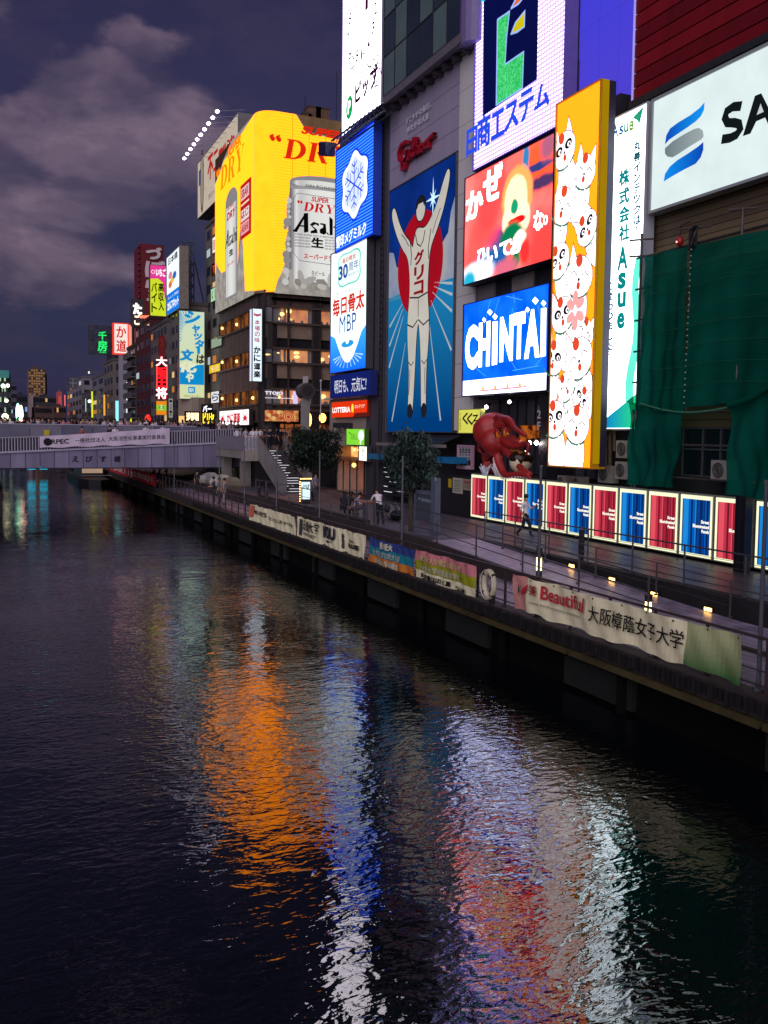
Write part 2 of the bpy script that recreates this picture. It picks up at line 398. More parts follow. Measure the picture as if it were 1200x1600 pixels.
    def T(s, part, body, pl, yt, yb, pr, mat, **k):
        """text between sight lines: left edge pl from yt (top) to yb (bottom), right edge at pr"""
        x0, y1 = s.uv(pl, yt); _, y0 = s.uv(pl, yb)
        d = ray(pr, (yt+yb)/2); x1 = s.uv(pr, (yt+yb)/2)[0]
        s.text(part, body, x0, y0, x1, y1, mat, **k)
    def done(s):
        r = Vector(LOC[s.root.name])
        for nme, mb in s.parts.items():
            o = mb.build(nme, s.root, off=(0, 0, 0)); o.matrix_local = Matrix.Translation(-r) @ s.mat
        s.parts = {}
def canal_board(name, label, cat, X, pl, pr, tl, bl, tr=None, br=None, T=0.4, face=None, rim=None, group=None, root=None, bezel=0.06):
    """sign parallel to the canal on the plane x=X, spanning sight lines pl..pr; returns (root, board, W, H)"""
    my = (tl+bl)/2
    a = onX(pl, tl, X); b = onX(pl, bl, X); yl = (a.y+b.y)/2; zt, zb = a.z, b.z
    if tr is not None:
        c = onX(pr, tr, X); zt = (zt+c.z)/2; yr = c.y
        if br is not None: d = onX(pr, br, X); zb = (zb+d.z)/2; yr = (c.y+d.y)/2
    else: yr = onX(pr, my, X).y
    if root is None: root = thing(name, label, cat, (X+T/2, (yl+yr)/2, zb), group)
    B = Board(root, (X, yl, zb), (0, -1, 0), (-1, 0, 0)); Wd, Hd = yl-yr, zt-zb
    rim = rim or STEEL
    B.box('housing', 0, 0, -T, Wd, Hd, -0.01, rim)
    if bezel:
        for q in ((0, 0, bezel, Hd), (Wd-bezel, 0, Wd, Hd), (bezel, 0, Wd-bezel, bezel), (bezel, Hd-bezel, Wd-bezel, Hd)): B.box('frame', q[0], q[1], -0.008, q[2], q[3], 0.07, rim)
    if face: B.rect('display', bezel, bezel, Wd-bezel, Hd-bezel, face, 0.005)
    B.W, B.H = Wd, Hd
    return root, B, Wd, Hd
def front_board(name, label, cat, Y, pl, pr, yt, yb, T=0.3, face=None, rim=None, group=None, root=None, bezel=0.05):
    """sign square to the canal on the plane y=Y"""
    a = onY(pl, yt, Y); b = onY(pl, yb, Y); c = onY(pr, (yt+yb)/2, Y)
    xl = (a.x+b.x)/2; zt, zb = a.z, b.z; xr = c.x
    if root is None: root = thing(name, label, cat, ((xl+xr)/2, Y+T/2, zb), group)
    B = Board(root, (xl, Y, zb), (1, 0, 0), (0, -1, 0)); Wd, Hd = xr-xl, zt-zb
    rim = rim or STEEL
    B.box('housing', 0, 0, -T, Wd, Hd, -0.01, rim)
    if bezel:
        for q in ((0, 0, bezel, Hd), (Wd-bezel, 0, Wd, Hd), (bezel, 0, Wd-bezel, bezel), (bezel, Hd-bezel, Wd-bezel, Hd)): B.box('frame', q[0], q[1], -0.008, q[2], q[3], 0.06, rim)
    if face: B.rect('display', bezel, bezel, Wd-bezel, Hd-bezel, face, 0.005)
    B.W, B.H = Wd, Hd
    return root, B, Wd, Hd
# ================================================================== THE SETTING
def water_material():
    m, t = newmat('canal_water'); n = t.nodes; l = t.links
    p = n['Principled BSDF']; p.inputs['Base Color'].default_value = (0.0022, 0.0035, 0.0045, 1)
    p.inputs['Roughness'].default_value = 0.0; p.inputs['IOR'].default_value = 1.66
    g = n.new('ShaderNodeNewGeometry')
    def noise(scale, det, sx=1.0, sy=1.0, dist=0.0, rough=0.5):
        mp_ = n.new('ShaderNodeMapping'); l.new(g.outputs['Position'], mp_.inputs[0]); mp_.inputs['Scale'].default_value = (sx, sy, 1)
        mp_.inputs['Rotation'].default_value = (0, 0, R(-18))
        a = n.new('ShaderNodeTexNoise'); l.new(mp_.outputs[0], a.inputs[0]); a.inputs['Scale'].default_value = scale; a.inputs['Detail'].default_value = det; a.inputs['Distortion'].default_value = dist; a.inputs['Roughness'].default_value = rough
        return a.outputs[0]
    def mul(a, k):
        q = n.new('ShaderNodeMath'); q.operation = 'MULTIPLY'; l.new(a, q.inputs[0])
        if isinstance(k, (int, float)): q.inputs[1].default_value = k
        else: l.new(k, q.inputs[1])
        return q.outputs[0]
    def plus(a, b):
        q = n.new('ShaderNodeMath'); q.operation = 'ADD'; l.new(a, q.inputs[0]); l.new(b, q.inputs[1]); return q.outputs[0]
    big = noise(0.55, 2, 1.0, 1.2, 0.4)
    mid = noise(4.6, 1.4, 0.75, 1.4, 0.7, 0.4)
    fine = noise(10.5, 2, 0.8, 1.4, 0.4, 0.45)
    patch = noise(0.16, 2)
    pr = n.new('ShaderNodeMapRange'); l.new(patch, pr.inputs[0]); pr.inputs[1].default_value = 0.35; pr.inputs[2].default_value = 0.65; pr.inputs[3].default_value = 0.4; pr.inputs[4].default_value = 1.2
    h = plus(mul(big, 0.028), mul(plus(mul(mid, 0.0135), mul(fine, 0.0042)), pr.outputs[0]))
    b = n.new('ShaderNodeBump'); b.inputs['Strength'].default_value = 1.0; b.inputs['Distance'].default_value = 1.0
    l.new(h, b.inputs['Height']); l.new(b.outputs[0], p.inputs['Normal'])
    return m
def paving(c1, c2, sx, sy, rot=0.0, rough=0.45, gap=0.02):
    m, t = newmat('paving'); n = t.nodes; l = t.links; p = n['Principled BSDF']
    g = n.new('ShaderNodeNewGeometry'); mp_ = n.new('ShaderNodeMapping'); l.new(g.outputs['Position'], mp_.inputs[0]); mp_.inputs['Rotation'].default_value = (0, 0, rot)
    b = n.new('ShaderNodeTexBrick'); l.new(mp_.outputs[0], b.inputs[0]); b.inputs['Scale'].default_value = 1; b.inputs['Brick Width'].default_value = sx; b.inputs['Row Height'].default_value = sy; b.inputs['Mortar Size'].default_value = gap
    b.inputs['Color1'].default_value = (*lin(c1), 1); b.inputs['Color2'].default_value = (*lin(c2), 1); b.inputs['Mortar'].default_value = (*[x*0.35 for x in lin(c1)], 1)
    a = n.new('ShaderNodeTexNoise'); l.new(g.outputs['Position'], a.inputs[0]); a.inputs['Scale'].default_value = 1.3; a.inputs['Detail'].default_value = 8
    mx = n.new('ShaderNodeMix'); mx.data_type = 'RGBA'; mx.blend_type = 'MULTIPLY'; mx.inputs[0].default_value = 0.7; l.new(b.outputs[0], mx.inputs[6]); 
    r = n.new('ShaderNodeValToRGB'); l.new(a.outputs[0], r.inputs[0]); r.color_ramp.elements[0].position = 0.3; r.color_ramp.elements[0].color = (0.45, 0.45, 0.45, 1); r.color_ramp.elements[1].position = 0.7; r.color_ramp.elements[1].color = (1.3, 1.3, 1.3, 1)
    l.new(r.outputs[0], mx.inputs[7]); l.new(mx.outputs[2], p.inputs['Base Color'])
    rr_ = n.new('ShaderNodeMapRange'); l.new(a.outputs[0], rr_.inputs[0]); rr_.inputs[3].default_value = rough-0.2; rr_.inputs[4].default_value = rough+0.25; l.new(rr_.outputs[0], p.inputs['Roughness'])
    bp = n.new('ShaderNodeBump'); bp.inputs['Distance'].default_value = 0.01; bp.inputs['Strength'].default_value = 0.5; l.new(b.outputs['Fac'], bp.inputs['Height']); bp.invert = True; l.new(bp.outputs[0], p.inputs['Normal'])
    return m

ZL, ZU, ZS = 1.5, 2.12, 5.0      # lower promenade, upper terrace, street level
XQ = 13.0                        # canal edge
b = MB(); b.box(-60, -30, -1.2, 1500, 2500, -1.0, D((30, 30, 32), 0.9)); struct(b.build('ground'))
b = MB(); b.add([(-30, -3, 0), (14.5, -3, 0), (14.5, 900, 0), (-30, 900, 0)], [(0, 1, 2, 3)], water_material()); struct(b.build('canal_water'))
pavm = paving((150, 134, 152), (130, 118, 136), 0.6, 0.3, R(90), 0.4)
b = MB(); b.box(13.45, 2, 1.2, 15.62, 300, ZL, pavm); struct(b.build('lower_promenade'))
# ramp between the lower promenade and the terrace
b = MB(); rm = paving((168, 152, 176), (150, 136, 158), 0.6, 0.3, R(90), 0.35)
pts = [(2, ZL), (17.5, ZL), (31.5, ZU), (31.5, 1.2), (2, 1.2)]
b.add([(15.8, y, z) for y, z in pts]+[(18.0, y, z) for y, z in pts], [(0, 5, 6, 1), (1, 6, 7, 2), (2, 7, 8, 3), (0, 1, 2, 3, 4), (9, 8, 7, 6, 5)], rm); struct(b.build('ramp'))
deckm = D((70, 62, 66), 0.42, 0.35, 2.0, 0.01)
b = MB(); b.box(18.25, 2, 1.0, 60, 31.5, ZU-0.05, DARK); b.box(15.8, 31.5, 1.0, 60, 76, ZU-0.05, DARK); struct(b.build('terrace_base'))
# deck boards of the upper terrace: the near ones singly, those beyond joined
tb = thing('boardwalk', 'dark wooden boardwalk in front of the red and blue lit panels', 'boardwalk', (20, 20, ZU-0.05)); 
pm = [D(c, 0.4, 0.3, 2.0, 0.006) for c in ((74, 66, 72), (64, 57, 62), (84, 74, 78), (58, 52, 58))]
nb = 0
x = 18.27
while x < 22.0:
    bb = MB(); bb.box(x, 12, ZU-0.05, x+0.135, 31.4, ZU+random.uniform(-.002, .003), random.choice(pm)); bb.build('plank', tb); x += 0.15
b = MB(); y = 31.5
b.box(15.85, 31.5, ZU-0.049, 24, 76, ZU, paving((100, 90, 98), (84, 76, 84), 0.9, 0.45, 0, 0.45)); struct(b.build('terrace_paving'))
# retaining wall and dark kerbs
wm = D((26, 25, 27), 0.8, 0.5, 1.5, 0.03)
b = MB(); b.box(18.02, 8, 1.2, 18.24, 31.6, ZU-0.02, wm); struct(b.build('retaining_wall'))
b = MB(); b.add([(15.64, 2, 1.2), (15.79, 2, 1.2), (15.64, 2, ZL+.06), (15.79, 2, ZL+.06), (15.64, 17.5, ZL+.06), (15.79, 17.5, ZL+.06), (15.64, 31.5, ZU+.08), (15.79, 31.5, ZU+.08), (15.64, 76, ZU+.08), (15.79, 76, ZU+.08), (15.64, 76, 1.2), (15.79, 76, 1.2)],
      [(2, 3, 5, 4)[::-1], (4, 5, 7, 6)[::-1], (6, 7, 9, 8)[::-1], (0, 2, 4, 6, 8, 10), (1, 3, 5, 7, 9, 11)[::-1]], D((52, 44, 42), 0.7, 0.3, 2)); struct(b.build('kerb'))
# quay
qw = thing('quay_wall', 'dark quay wall with ribbed cap and olive timber waler above the water', 'quay wall', (XQ, 5, 0))
b = MB(); b.box(13.35, 2, -1, 13.6, 300, 1.2, D((6, 6, 6), 0.95, 0.4, 1.0, spec=0.1)); b.build('wall', qw)  # near black: the shadow below the coping is put into the wall colour
b = MB(); b.box(XQ-0.02, 2, 1.12, 13.44, 300, ZL, D((44, 36, 36), 0.75, 0.4, 2.0, 0.02)); b.build('coping', qw)
ribm = [D(c, 0.75, 0.5, 3, 0.01, streak=True) for c in ((17, 14, 14), (12, 11, 12), (26, 22, 19))]
b = MB(); y = 8.0; k = 0
while y < 62:
    w = random.uniform(0.07, 0.13); b.box(XQ-0.09-random.uniform(0, .03), y, 1.2+random.uniform(-.05, .04), XQ-0.02, y+w, ZL-0.02-random.uniform(0, .05), ribm[k % 3]); y += w+random.uniform(.03, .08); k += 1
o = b.build('rib', qw); o['kind'] = 'stuff'
walm = D((62, 53, 26), 0.7, 0.45, 1.2, 0.02)
y = 6.0
while y < 110:
    ln = 5.9; b = MB(); b.box(XQ-0.12, y, 0.96, XQ-0.02+0.3, y+ln, 1.1, walm); b.build('waler', qw); y += 6.0
y = 9.5
while y < 100:
    b = MB(); b.box(13.2, y, 0.1, 13.34, y+2.6, 0.8, D((13, 13, 9), 0.95, 0.7, 1.4, 0.02)); b.build('fender_panel', qw); y += 6.4
for i in range(14):
    y = 11+i*5.2; b = MB(); b.tube([(XQ-0.02+.2, y, -.9), (XQ+.18, y, 1.1)], 0.13, D((8, 8, 8), .95, .2, spec=.1), 8); b.build('pile', qw)  # piles blackened too, shadow under the quay edge painted into them
# left bank, beyond the bridge
lq = thing('far_quay', 'dark far bank quay at the left edge beyond the bridge', 'quay wall', (0.9, 70, 0))
b = MB(); b.box(-40, 70, -1, 0.9, 400, 1.5, D((40, 34, 34), 0.8, 0.4)); b.build('wall', lq)
b = MB(); b.box(0.85, 70, 1.2, 1.0, 300, 1.5, D((80, 58, 52), 0.8, 0.3)); b.build('coping', lq)

# ------------------------------------------------------------------ canal railing
rl = thing('canal_railing', 'long dark metal railing along the canal edge carrying the cloth banners', 'railing', (13.3, 8, ZL))
XR = 13.28; RM2 = D((74, 62, 62), 0.45, 0.25, metal=0.4)
pb = MB(); pb.box(-0.03, -0.025, 0, 0.03, 0.025, 1.03, RM2); pb.box(-.07, -.07, 0, .07, .07, .02, RM2); proto = None
y = 6.0
while y < 104:
    if proto is None: proto = pb.build('post', rl, off=(0, 0, 0)); q = proto
    else: q = proto.copy(); COL.objects.link(q)
    q.location = (XR-13.3, y-8, 0); y += 1.55
for z, r in ((1.05, 0.032), (0.72, 0.014), (0.42, 0.014), (0.14, 0.02)):
    b = MB(); b.tube([(XR, 6, ZL+z), (XR, 104, ZL+z)], r, RM2, 6); b.build('rail', rl)
# tall slender poles on the quay
first = None
descs = {1190: 'tall thin steel pole at the right edge behind the end of the green banner', 840: 'tall thin steel pole by the glowing light tube, above the pale pink banner end', 627: 'tall thin pole before the bushy tree, above the blue striped banner',
         498: 'tall thin pole above the cream banner with the big kanji', 431: 'tall thin pole in front of the stairs, above the leftmost cream banner', 381: 'tall thin pole left of the leftmost cream banner, before the stair landing', 342: 'tall thin pole near the two people by the rail under the bridge end',
         272: 'tall thin pole before the bridge girder, farthest of the quay poles'}
for px in (1190, 840, 627, 498, 431, 381, 342, 272):
    p = YX(px, 13.35, 900 if px > 700 else 800)
    if first is None:
        first = thing('quay_pole', descs[px], 'pole', (13.38, p, ZL), 'tall poles along the quay')
        b = MB(); b.tube([(13.38, p, ZL), (13.38, p, ZL+3.95)], [0.045, 0.036], STEEL, 8); b.build('shaft', first)
        b = MB(); b.tube([(13.38, p, ZL), (13.38, p, ZL+.06)], 0.11, STEEL, 8); b.build('base_plate', first)
        b = MB(); b.tube([(13.38, p, ZL+3.95), (13.38, p, ZL+4.02)], 0.05, STEEL, 8); b.build('cap', first)
    else: dup(first, (13.38, p, ZL), label=descs[px])

# ------------------------------------------------------------------ terrace and ramp railings
def railing(name, label, pts, zs, bars, h=1.1, step=1.9, xoff=0.0, hand=True, r=0.022, panel=False):
    """posts every step along pts [(x,y)], with base heights zs"""
    root = thing(name, label, 'railing', (pts[0][0], pts[0][1], zs[0]))
    segs = []; tot = 0
    for i in range(len(pts)-1):
        d = math.dist(pts[i], pts[i+1]); segs.append((tot, tot+d, i)); tot += d
    def at(s):
        for a, b_, i in segs:
            if s <= b_+1e-6:
                t = (s-a)/(b_-a); return (pts[i][0]+(pts[i+1][0]-pts[i][0])*t, pts[i][1]+(pts[i+1][1]-pts[i][1])*t, zs[i]+(zs[i+1]-zs[i])*t)
        return (*pts[-1], zs[-1])
    n = max(1, round(tot/step))
    for i in range(n+1):
        x, y, z = at(tot*i/n); b = MB(); b.tube([(x, y, z), (x, y, z+h)], 0.028, RAILM, 8); b.tube([(x, y, z), (x, y, z+.03)], 0.07, RAILM, 8)
        if hand: b.tube([(x, y, z+.62), (x-.09, y, z+.66)], 0.012, RAILM, 5); b.tube([(x, y, z+.3), (x-.07, y, z+.26), (x-.09, y, z+.34)], 0.014, RAILM, 5)
        b.build('post', root)
    m = 12
    path = [at(tot*i/m) for i in range(m+1)]
    for hh, rad in bars:
        b = MB(); b.tube([(p[0]-(0.09 if hand and hh in (0.7, 0.4) else 0), p[1], p[2]+hh) for p in path], rad, RAILM, 6); b.build('rail', root)
    return root
railing('ramp_railing', 'grey double handrail along the canal side of the lilac lit ramp', [(15.72, 18.4), (15.72, 31.5), (15.72, 36.5)], [ZL+.08, ZU+.1, ZU+.1], ((1.1, 0.022), (0.7, 0.02), (0.4, 0.018)), step=3.1)
railing('terrace_railing', 'grey railing with thin cables on the dark wall below the lit panels', [(18.13, 13.0), (18.13, 31.0)], [ZU, ZU], ((1.12, 0.026), (0.9, 0.007), (0.72, 0.007), (0.54, 0.007), (0.36, 0.007), (0.18, 0.02)), step=2.2, hand=False)
railing('inner_railing', 'low grey wire railing at the foot of the dark retaining wall', [(17.75, 17.6), (17.75, 29.0)], [ZL+.1, ZU-.1], ((0.95, 0.016), (0.7, 0.006), (0.5, 0.006), (0.3, 0.006)), h=0.95, step=3.0, hand=False)
railing('cafe_railing', 'grey railing beside the seated people and the two trees', [(15.74, 37.5), (15.74, 56)], [ZU+.1, ZU+.1], ((1.05, 0.02), (0.6, 0.012), (0.12, 0.015)), step=2.3, hand=False)
# lamp bollards
def bollard(px, X, Y, z, h, label, tube=True):
    r_ = thing('lamp_bollard', label, 'bollard', (X, Y, z), 'bollards and foot lamps on the ramp')
    b = MB(); b.box(X-.07, Y-.07, z, X+.07, Y+.07, z+h, D((44, 42, 46), 0.5, 0.2)); b.build('post', r_)
    b = MB(); b.box(X-.085, Y-.035, z+h*.30, X-.071, Y+.035, z+h*.72, E((255, 228, 150), 5.0)); b.box(X-.035, Y-.085, z+h*.30, X+.035, Y-.071, z+h*.72, E((255, 228, 150), 5.0)); b.build('light_tube', r_)
    b = MB(); b.box(X-.085, Y-.085, z+h, X+.085, Y+.085, z+h+.03, STEEL); b.build('cap', r_)
p = onX(842, 905, 15.9); bollard(842, 15.9, p.y, 1.75, 1.0, 'tall lamp bollard with a lit white tube on the ramp edge')
p = onX(1013, 945, 15.95); bollard(1013, 15.95, p.y, ZL, 0.62, 'short lamp bollard glowing at the bottom end of the ramp')
p = onX(908, 872, 18.45); r_ = thing('bollard', 'unlit dark bollard between posts of the terrace railing', 'bollard', (18.45, p.y, ZU)); b = MB(); b.box(18.38, p.y-.07, ZU, 18.52, p.y+.07, ZU+1.0, DARK); b.build('post', r_); b = MB(); b.box(18.37, p.y-.08, ZU+1.0, 18.53, p.y+.08, ZU+1.03, STEEL); b.build('cap', r_)
for i, (px, py, lb) in enumerate(((895, 884, 'small amber foot lamp on the wall, farthest up the ramp'), (958, 905, 'small amber foot lamp on the wall above the word Beautiful'), (1024, 928, 'small amber foot lamp beside the short glowing bollard'), (1108, 958, 'small amber foot lamp lowest on the dark wall, nearest the right edge'))):
    p = onX(px, py, 17.98); z = max(p.z, 1.62)
    f = thing('foot_lamp', lb, 'lamp', (17.98, p.y, z), 'foot lamps on the retaining wall')
    b = MB(); b.box(17.94, p.y-.16, z-.06, 18.02, p.y+.16, z+.07, BLACK); b.build('housing', f)
    b = MB(); b.box(17.92, p.y-.13, z-.045, 17.939, p.y+.13, z+.045, E((255, 190, 95), 9.0)); b.build('lens', f)
# columns of the lit panel fence
# ================================================================== BUILDINGS ON THE RIGHT BANK, NEAR ROW
XB = 23.0
def wallbox(name, x0, y0, z0, x1, y1, z1, mat, root): b = MB(); b.box(x0, y0, z0, x1, y1, z1, mat); return b.build(name, root)
def ZX(px, py, X): return onX(px, py, X).z

yA, yB, yC, yD = YX(516, XB), YX(603, XB), YX(722, XB), YX(935, XB)
# --- building with the milk signs
mb1 = thing('corner_building', 'beige narrow building carrying the blue milk signs and the red burger sign', 'building', (XB, (yA+yB)/2, ZU))
beige = D((150, 136, 124), 0.75, 0.2, 0.8, 0.01, streak=True); grn = D((78, 76, 72), 0.7, 0.2, 1, streak=True)
y573 = YX(574, XB)
wallbox('wall', XB, y573, ZU+3.3, 40, yA, ZX(520, 590, XB), beige, mb1)
wallbox('upper_wall', XB+.6, y573, ZX(520, 590, XB), 40, yA, ZX(530, 190, XB), grn, mb1)
wallbox('pilaster', XB-.05, yB+.25, ZU, 40, y573-.02, ZX(590, 150, XB), D((74, 70, 76), 0.6, 0.2, 1, streak=True), mb1)
b = MB(); zz = ZU+2
while zz < ZX(598, 190, XB)-.5: b.box(XB-.12, yB+.35, zz, XB-.06, yB+.75, zz+.05, DARK); zz += .42
b.box(XB-.14, yB+.33, ZU+2, XB-.06, yB+.37, zz, DARK); b.box(XB-.14, yB+.73, ZU+2, XB-.06, yB+.77, zz, DARK); b.build('ladder', mb1)
wallbox('ledge', XB-.5, y573-.3, ZX(520, 624, XB)-.06, XB+.1, yA, ZX(520, 624, XB)+.08, D((190, 188, 170), 0.6, 0.1), mb1)
# interior of the shop: recessed warm room behind glass
def shop(root, X, ya, yb, z0, z1, glow, depth=2.2, mull=3, lamps=()):
    y0, y1 = min(ya, yb), max(ya, yb)
    b = MB(); b.box(X+depth, y0, z0, X+depth+.1, y1, z1, glow); b.build('back_wall', root)
    b = MB(); b.box(X+.05, y0, z1, X+depth, y1, z1+.08, D((150, 110, 70))); b.box(X+.05, y0, z0-.06, X+depth, y1, z0, D((120, 92, 70))); b.box(X+.05, y1, z0, X+depth, y1+.08, z1, D((190, 150, 100))); b.box(X+.05, y0-.08, z0, X+depth, y0, z1, D((190, 150, 100))); b.build('room_shell', root)
    for i in range(mull+1):
        yy = y0+(y1-y0)*i/mull; b = MB(); b.box(X-.04, yy-.04, z0, X+.04, yy+.04, z1, DARK); b.build('mullion', root)
    for (fy, fz, r, s) in lamps:
        b = MB(); yy = y1-(y1-y0)*fy; zc = z0+(z1-z0)*fz; b.ball((X+.7, yy, zc), r, E((255, 190, 90), s), 10, 7); b.tube([(X+.7, yy, zc+r*.9), (X+.7, yy, z1)], .012, DARK, 4); b.build('lamp', root)
GLASS, tG = newmat('window_glass'); pG = tG.nodes['Principled BSDF']; pG.inputs['Roughness'].default_value = 0.03; pG.inputs['Base Color'].default_value = (0.9, 0.92, 0.92, 1); pG.inputs['Alpha'].default_value = 0.12; pG.inputs['IOR'].default_value = 1.5
sh = thing('lit_cafe_front', 'warm lit glass cafe front under the small green sign', 'shop front', (XB-.1, YX(556, XB), ZU))
ys1, ys2 = YX(528, XB), YX(571, XB)
WARM = GLOWM((236, 150, 66), (150, 80, 34), 1.25, 1.1, 0.3, 0.62, 3, (1, 1, .5)); WARM2 = GLOWM((255, 196, 116), (226, 130, 56), 1.3, 1.3, .35, .6)
shop(sh, XB, ys1, ys2, ZU+.1, ZU+2.35, WARM, lamps=((.3, .82, .16, 5), (.8, .75, .12, 3)), mull=4)
shop(sh, XB+.01, ys1+.3, ys2, ZU+2.5, ZU+3.28, WARM2, depth=1.2, lamps=((.35, .7, .1, 6), (.5, .7, .1, 6), (.66, .7, .1, 6)), mull=1)
b = MB(); b.box(XB-.9, ys2, ZU+2.38, XB, ys1, ZU+2.48, D((150, 90, 50))); b.build('canopy', sh)
b = MB(); b.box(XB-.005, ys2, ZU+.1, XB+.005, ys1, ZU+2.35, GLASS); b.build('pane', sh)
r_, B, Wd, Hd = canal_board('light_box', 'small white lit box sign with bulbs hanging by the cafe canopy', 'sign', XB-.45, 561, 575, 696, 720.5, T=.25, face=E((250, 246, 235), 1.6))
B.T('lettering', '茶や', 565, 701, 716, 571, E((150, 120, 110), .5), vert=True); B.done()
# --- boards on it
BLUE1 = LEDM((70, 160, 370), (16, 60, 300), 1.2, 5.0, 0, 0.45)
r_, B, Wd, Hd = canal_board('milk_sign', 'striped blue LED sign with a white snow crystal badge', 'sign', XB-.7, 525, 585, 232, 395, 192, 368, T=.5, face=BLUE1, rim=D((40, 70, 190), 0.4, 0))
WH = E((235, 240, 255), 1.5); BL = E((20, 70, 215), 1.2)
cx, cy = Wd*.52, Hd*.55
def badge(r, ry): return [(cx+r*(1+.09*math.cos(6*a))*math.sin(a), cy+ry*(1+.09*math.cos(6*a))*math.cos(a)) for a in [2*math.pi*i/60 for i in range(60)]]
B.poly('badge', badge(Wd*.36, Hd*.31), BL, .02); B.poly('badge', badge(Wd*.335, Hd*.285), WH, .035); B.poly('badge', badge(Wd*.27, Hd*.235), E((205, 218, 250), 1.3), .05)
for i in range(6):
    a = math.pi*i/3; dx, dy = math.sin(a)*Wd*.25, math.cos(a)*Hd*.215
    B.stroke('snow_crystal', [(cx, cy), (cx+dx, cy+dy)], .11, BL, .06)
    for t in (.45, .75):
        for sg in (-1, 1):
            a2 = a+sg*.95; B.stroke('snow_crystal', [(cx+dx*t, cy+dy*t), (cx+dx*t+math.sin(a2)*Wd*.085, cy+dy*t+math.cos(a2)*Hd*.075)], .09, BL, .065)
B.T('lettering', '雪印メグミルク', 527, 371, 389, 573, WH, bold=.03, z=.06, rise=0); B.done()
r_, B, Wd, Hd = canal_board('bone_health_sign', 'white lit sign with red kanji, MBP and a blue water drop splash', 'sign', XB-.62, 517, 574, 397, 585, 370, 575, T=.45, face=E((222, 238, 236), 1.7))
bl2 = GRADM((16, 110, 310), (60, 175, 345), 1.1, 1, Hd*.0, Hd*.3)
B.poly('wave', [(.07, .07), (Wd-.07, .07), (Wd-.07, Hd*.34)]+[(Wd*(.93-.86*t)+0, Hd*(.34-.27*math.sin(math.pi*t)**1.2*1.0)) for t in [i/14 for i in range(1, 14)]]+[(.07, Hd*.32)], bl2, .015)
for i in range(11):
    a = math.pi*(1.08+.84*i/10); B.stroke('rays', [(Wd*.5+math.cos(a)*Wd*.2, Hd*.14+math.sin(a)*Hd*.02), (Wd*.5+math.cos(a)*Wd*.42, Hd*.14+math.sin(a)*Hd*.11)], [.03, .09], E((190, 230, 255), 1.2), .03)
B.disc('splash', (Wd*.5, Hd*.195), Wd*.21, E((245, 250, 250), 1.3), .025, ry=Hd*.065); B.disc('splash', (Wd*.5, Hd*.222), Wd*.17, E((40, 160, 225), 1.1), .035, ry=Hd*.028); B.disc('splash', (Wd*.5, Hd*.25), Wd*.05, E((250, 255, 255), 1.3), .045, ry=Hd*.03)
def cloud(cx, cy, rx, ry, k=.12): return [(cx+rx*(1+k*math.cos(4*a+math.pi))*math.cos(a), cy+ry*(1+k*math.cos(4*a+math.pi))*math.sin(a)) for a in [2*math.pi*i/48 for i in range(48)]]
B.poly('badge', cloud(Wd*.52, Hd*.82, Wd*.34, Hd*.145), E((95, 210, 190), 1.1), .02); B.poly('badge', cloud(Wd*.52, Hd*.82, Wd*.315, Hd*.132), E((225, 240, 236), 1.25), .03)
RD = E((215, 45, 30), 1.1); NV = E((20, 75, 165), 1.0)
B.text('lettering', '毎日骨太', Wd*.34, Hd*.875, Wd*.70, Hd*.915, RD, .01); B.text('lettering', '30', Wd*.24, Hd*.75, Wd*.50, Hd*.865, NV, .03, z=.05); B.text('lettering', '周年', Wd*.52, Hd*.79, Wd*.78, Hd*.86, NV, .0, z=.05); B.text('lettering', 'ありがとう', Wd*.52, Hd*.75, Wd*.78, Hd*.775, NV, z=.05)
B.text('lettering', 'まいにちほねぶと', Wd*.18, Hd*.635, Wd*.82, Hd*.66, E((120, 60, 50), .7)); B.text('lettering', '毎日骨太', Wd*.07, Hd*.47, Wd*.93, Hd*.61, RD, .03); B.text('lettering', 'MBP', Wd*.27, Hd*.32, Wd*.73, Hd*.455, NV, 0.0); B.done()
r_, B, Wd, Hd = canal_board('slogan_sign', 'dark blue sign with white brush lettering below the white milk sign', 'sign', XB-.68, 517.5, 580, 588, 623, 577, 617, T=.45, face=E((24, 38, 120), .75), rim=D((30, 40, 110), .5, 0), bezel=.03)
B.text('lettering', '明日も、元気に!', Wd*.1, Hd*.2, Wd*.9, Hd*.78, E((225, 225, 240), .9), .01, shear=.15); B.done()
r_, B, Wd, Hd = canal_board('burger_sign', 'red lit burger shop sign with white LOTTERIA lettering and torn lower edge', 'sign', XB-.3, 519, 574, 628, 655, 626, 648, T=.2, face=None, rim=D((150, 40, 20), .5, 0), bezel=0)
B.rect('display', 0, Hd*.25, Wd, Hd, E((225, 52, 16), 1.1), .02); B.poly('display', [(0, 0), (Wd*.62, 0), (Wd*.68, Hd*.25), (0, Hd*.25)], E((225, 52, 16), 1.1), .02)
B.text('lettering', 'LOTTERIA', Wd*.03, Hd*.3, Wd*.56, Hd*.66, E((250, 245, 240), 1.3), .04, z=.05); B.text('lettering', 'ロッテリア', Wd*.69, Hd*.52, Wd*.95, Hd*.74, E((250, 220, 190), 1.1), .02, z=.05)
B.disc('flame', (Wd*.62, Hd*.55), Wd*.035, E((255, 200, 60), 1.4), .05, ry=Hd*.28); B.done()
r_, B, Wd, Hd = canal_board('green_sign', 'small lime green lit sign with a white balloon shape and vertical stroke lettering', 'sign', XB-.5, 541.5, 571, 670, 695, T=.25, face=E((130, 215, 60), 1.15), rim=D((70, 110, 40), .5, 0), bezel=.02)
B.disc('balloon', (Wd*.80, Hd*.6), Wd*.15, E((235, 245, 240), 1.2), .03, ry=Hd*.33); B.disc('balloon', (Wd*.77, Hd*.16), Wd*.04, E((235, 245, 240), 1.2), .03)
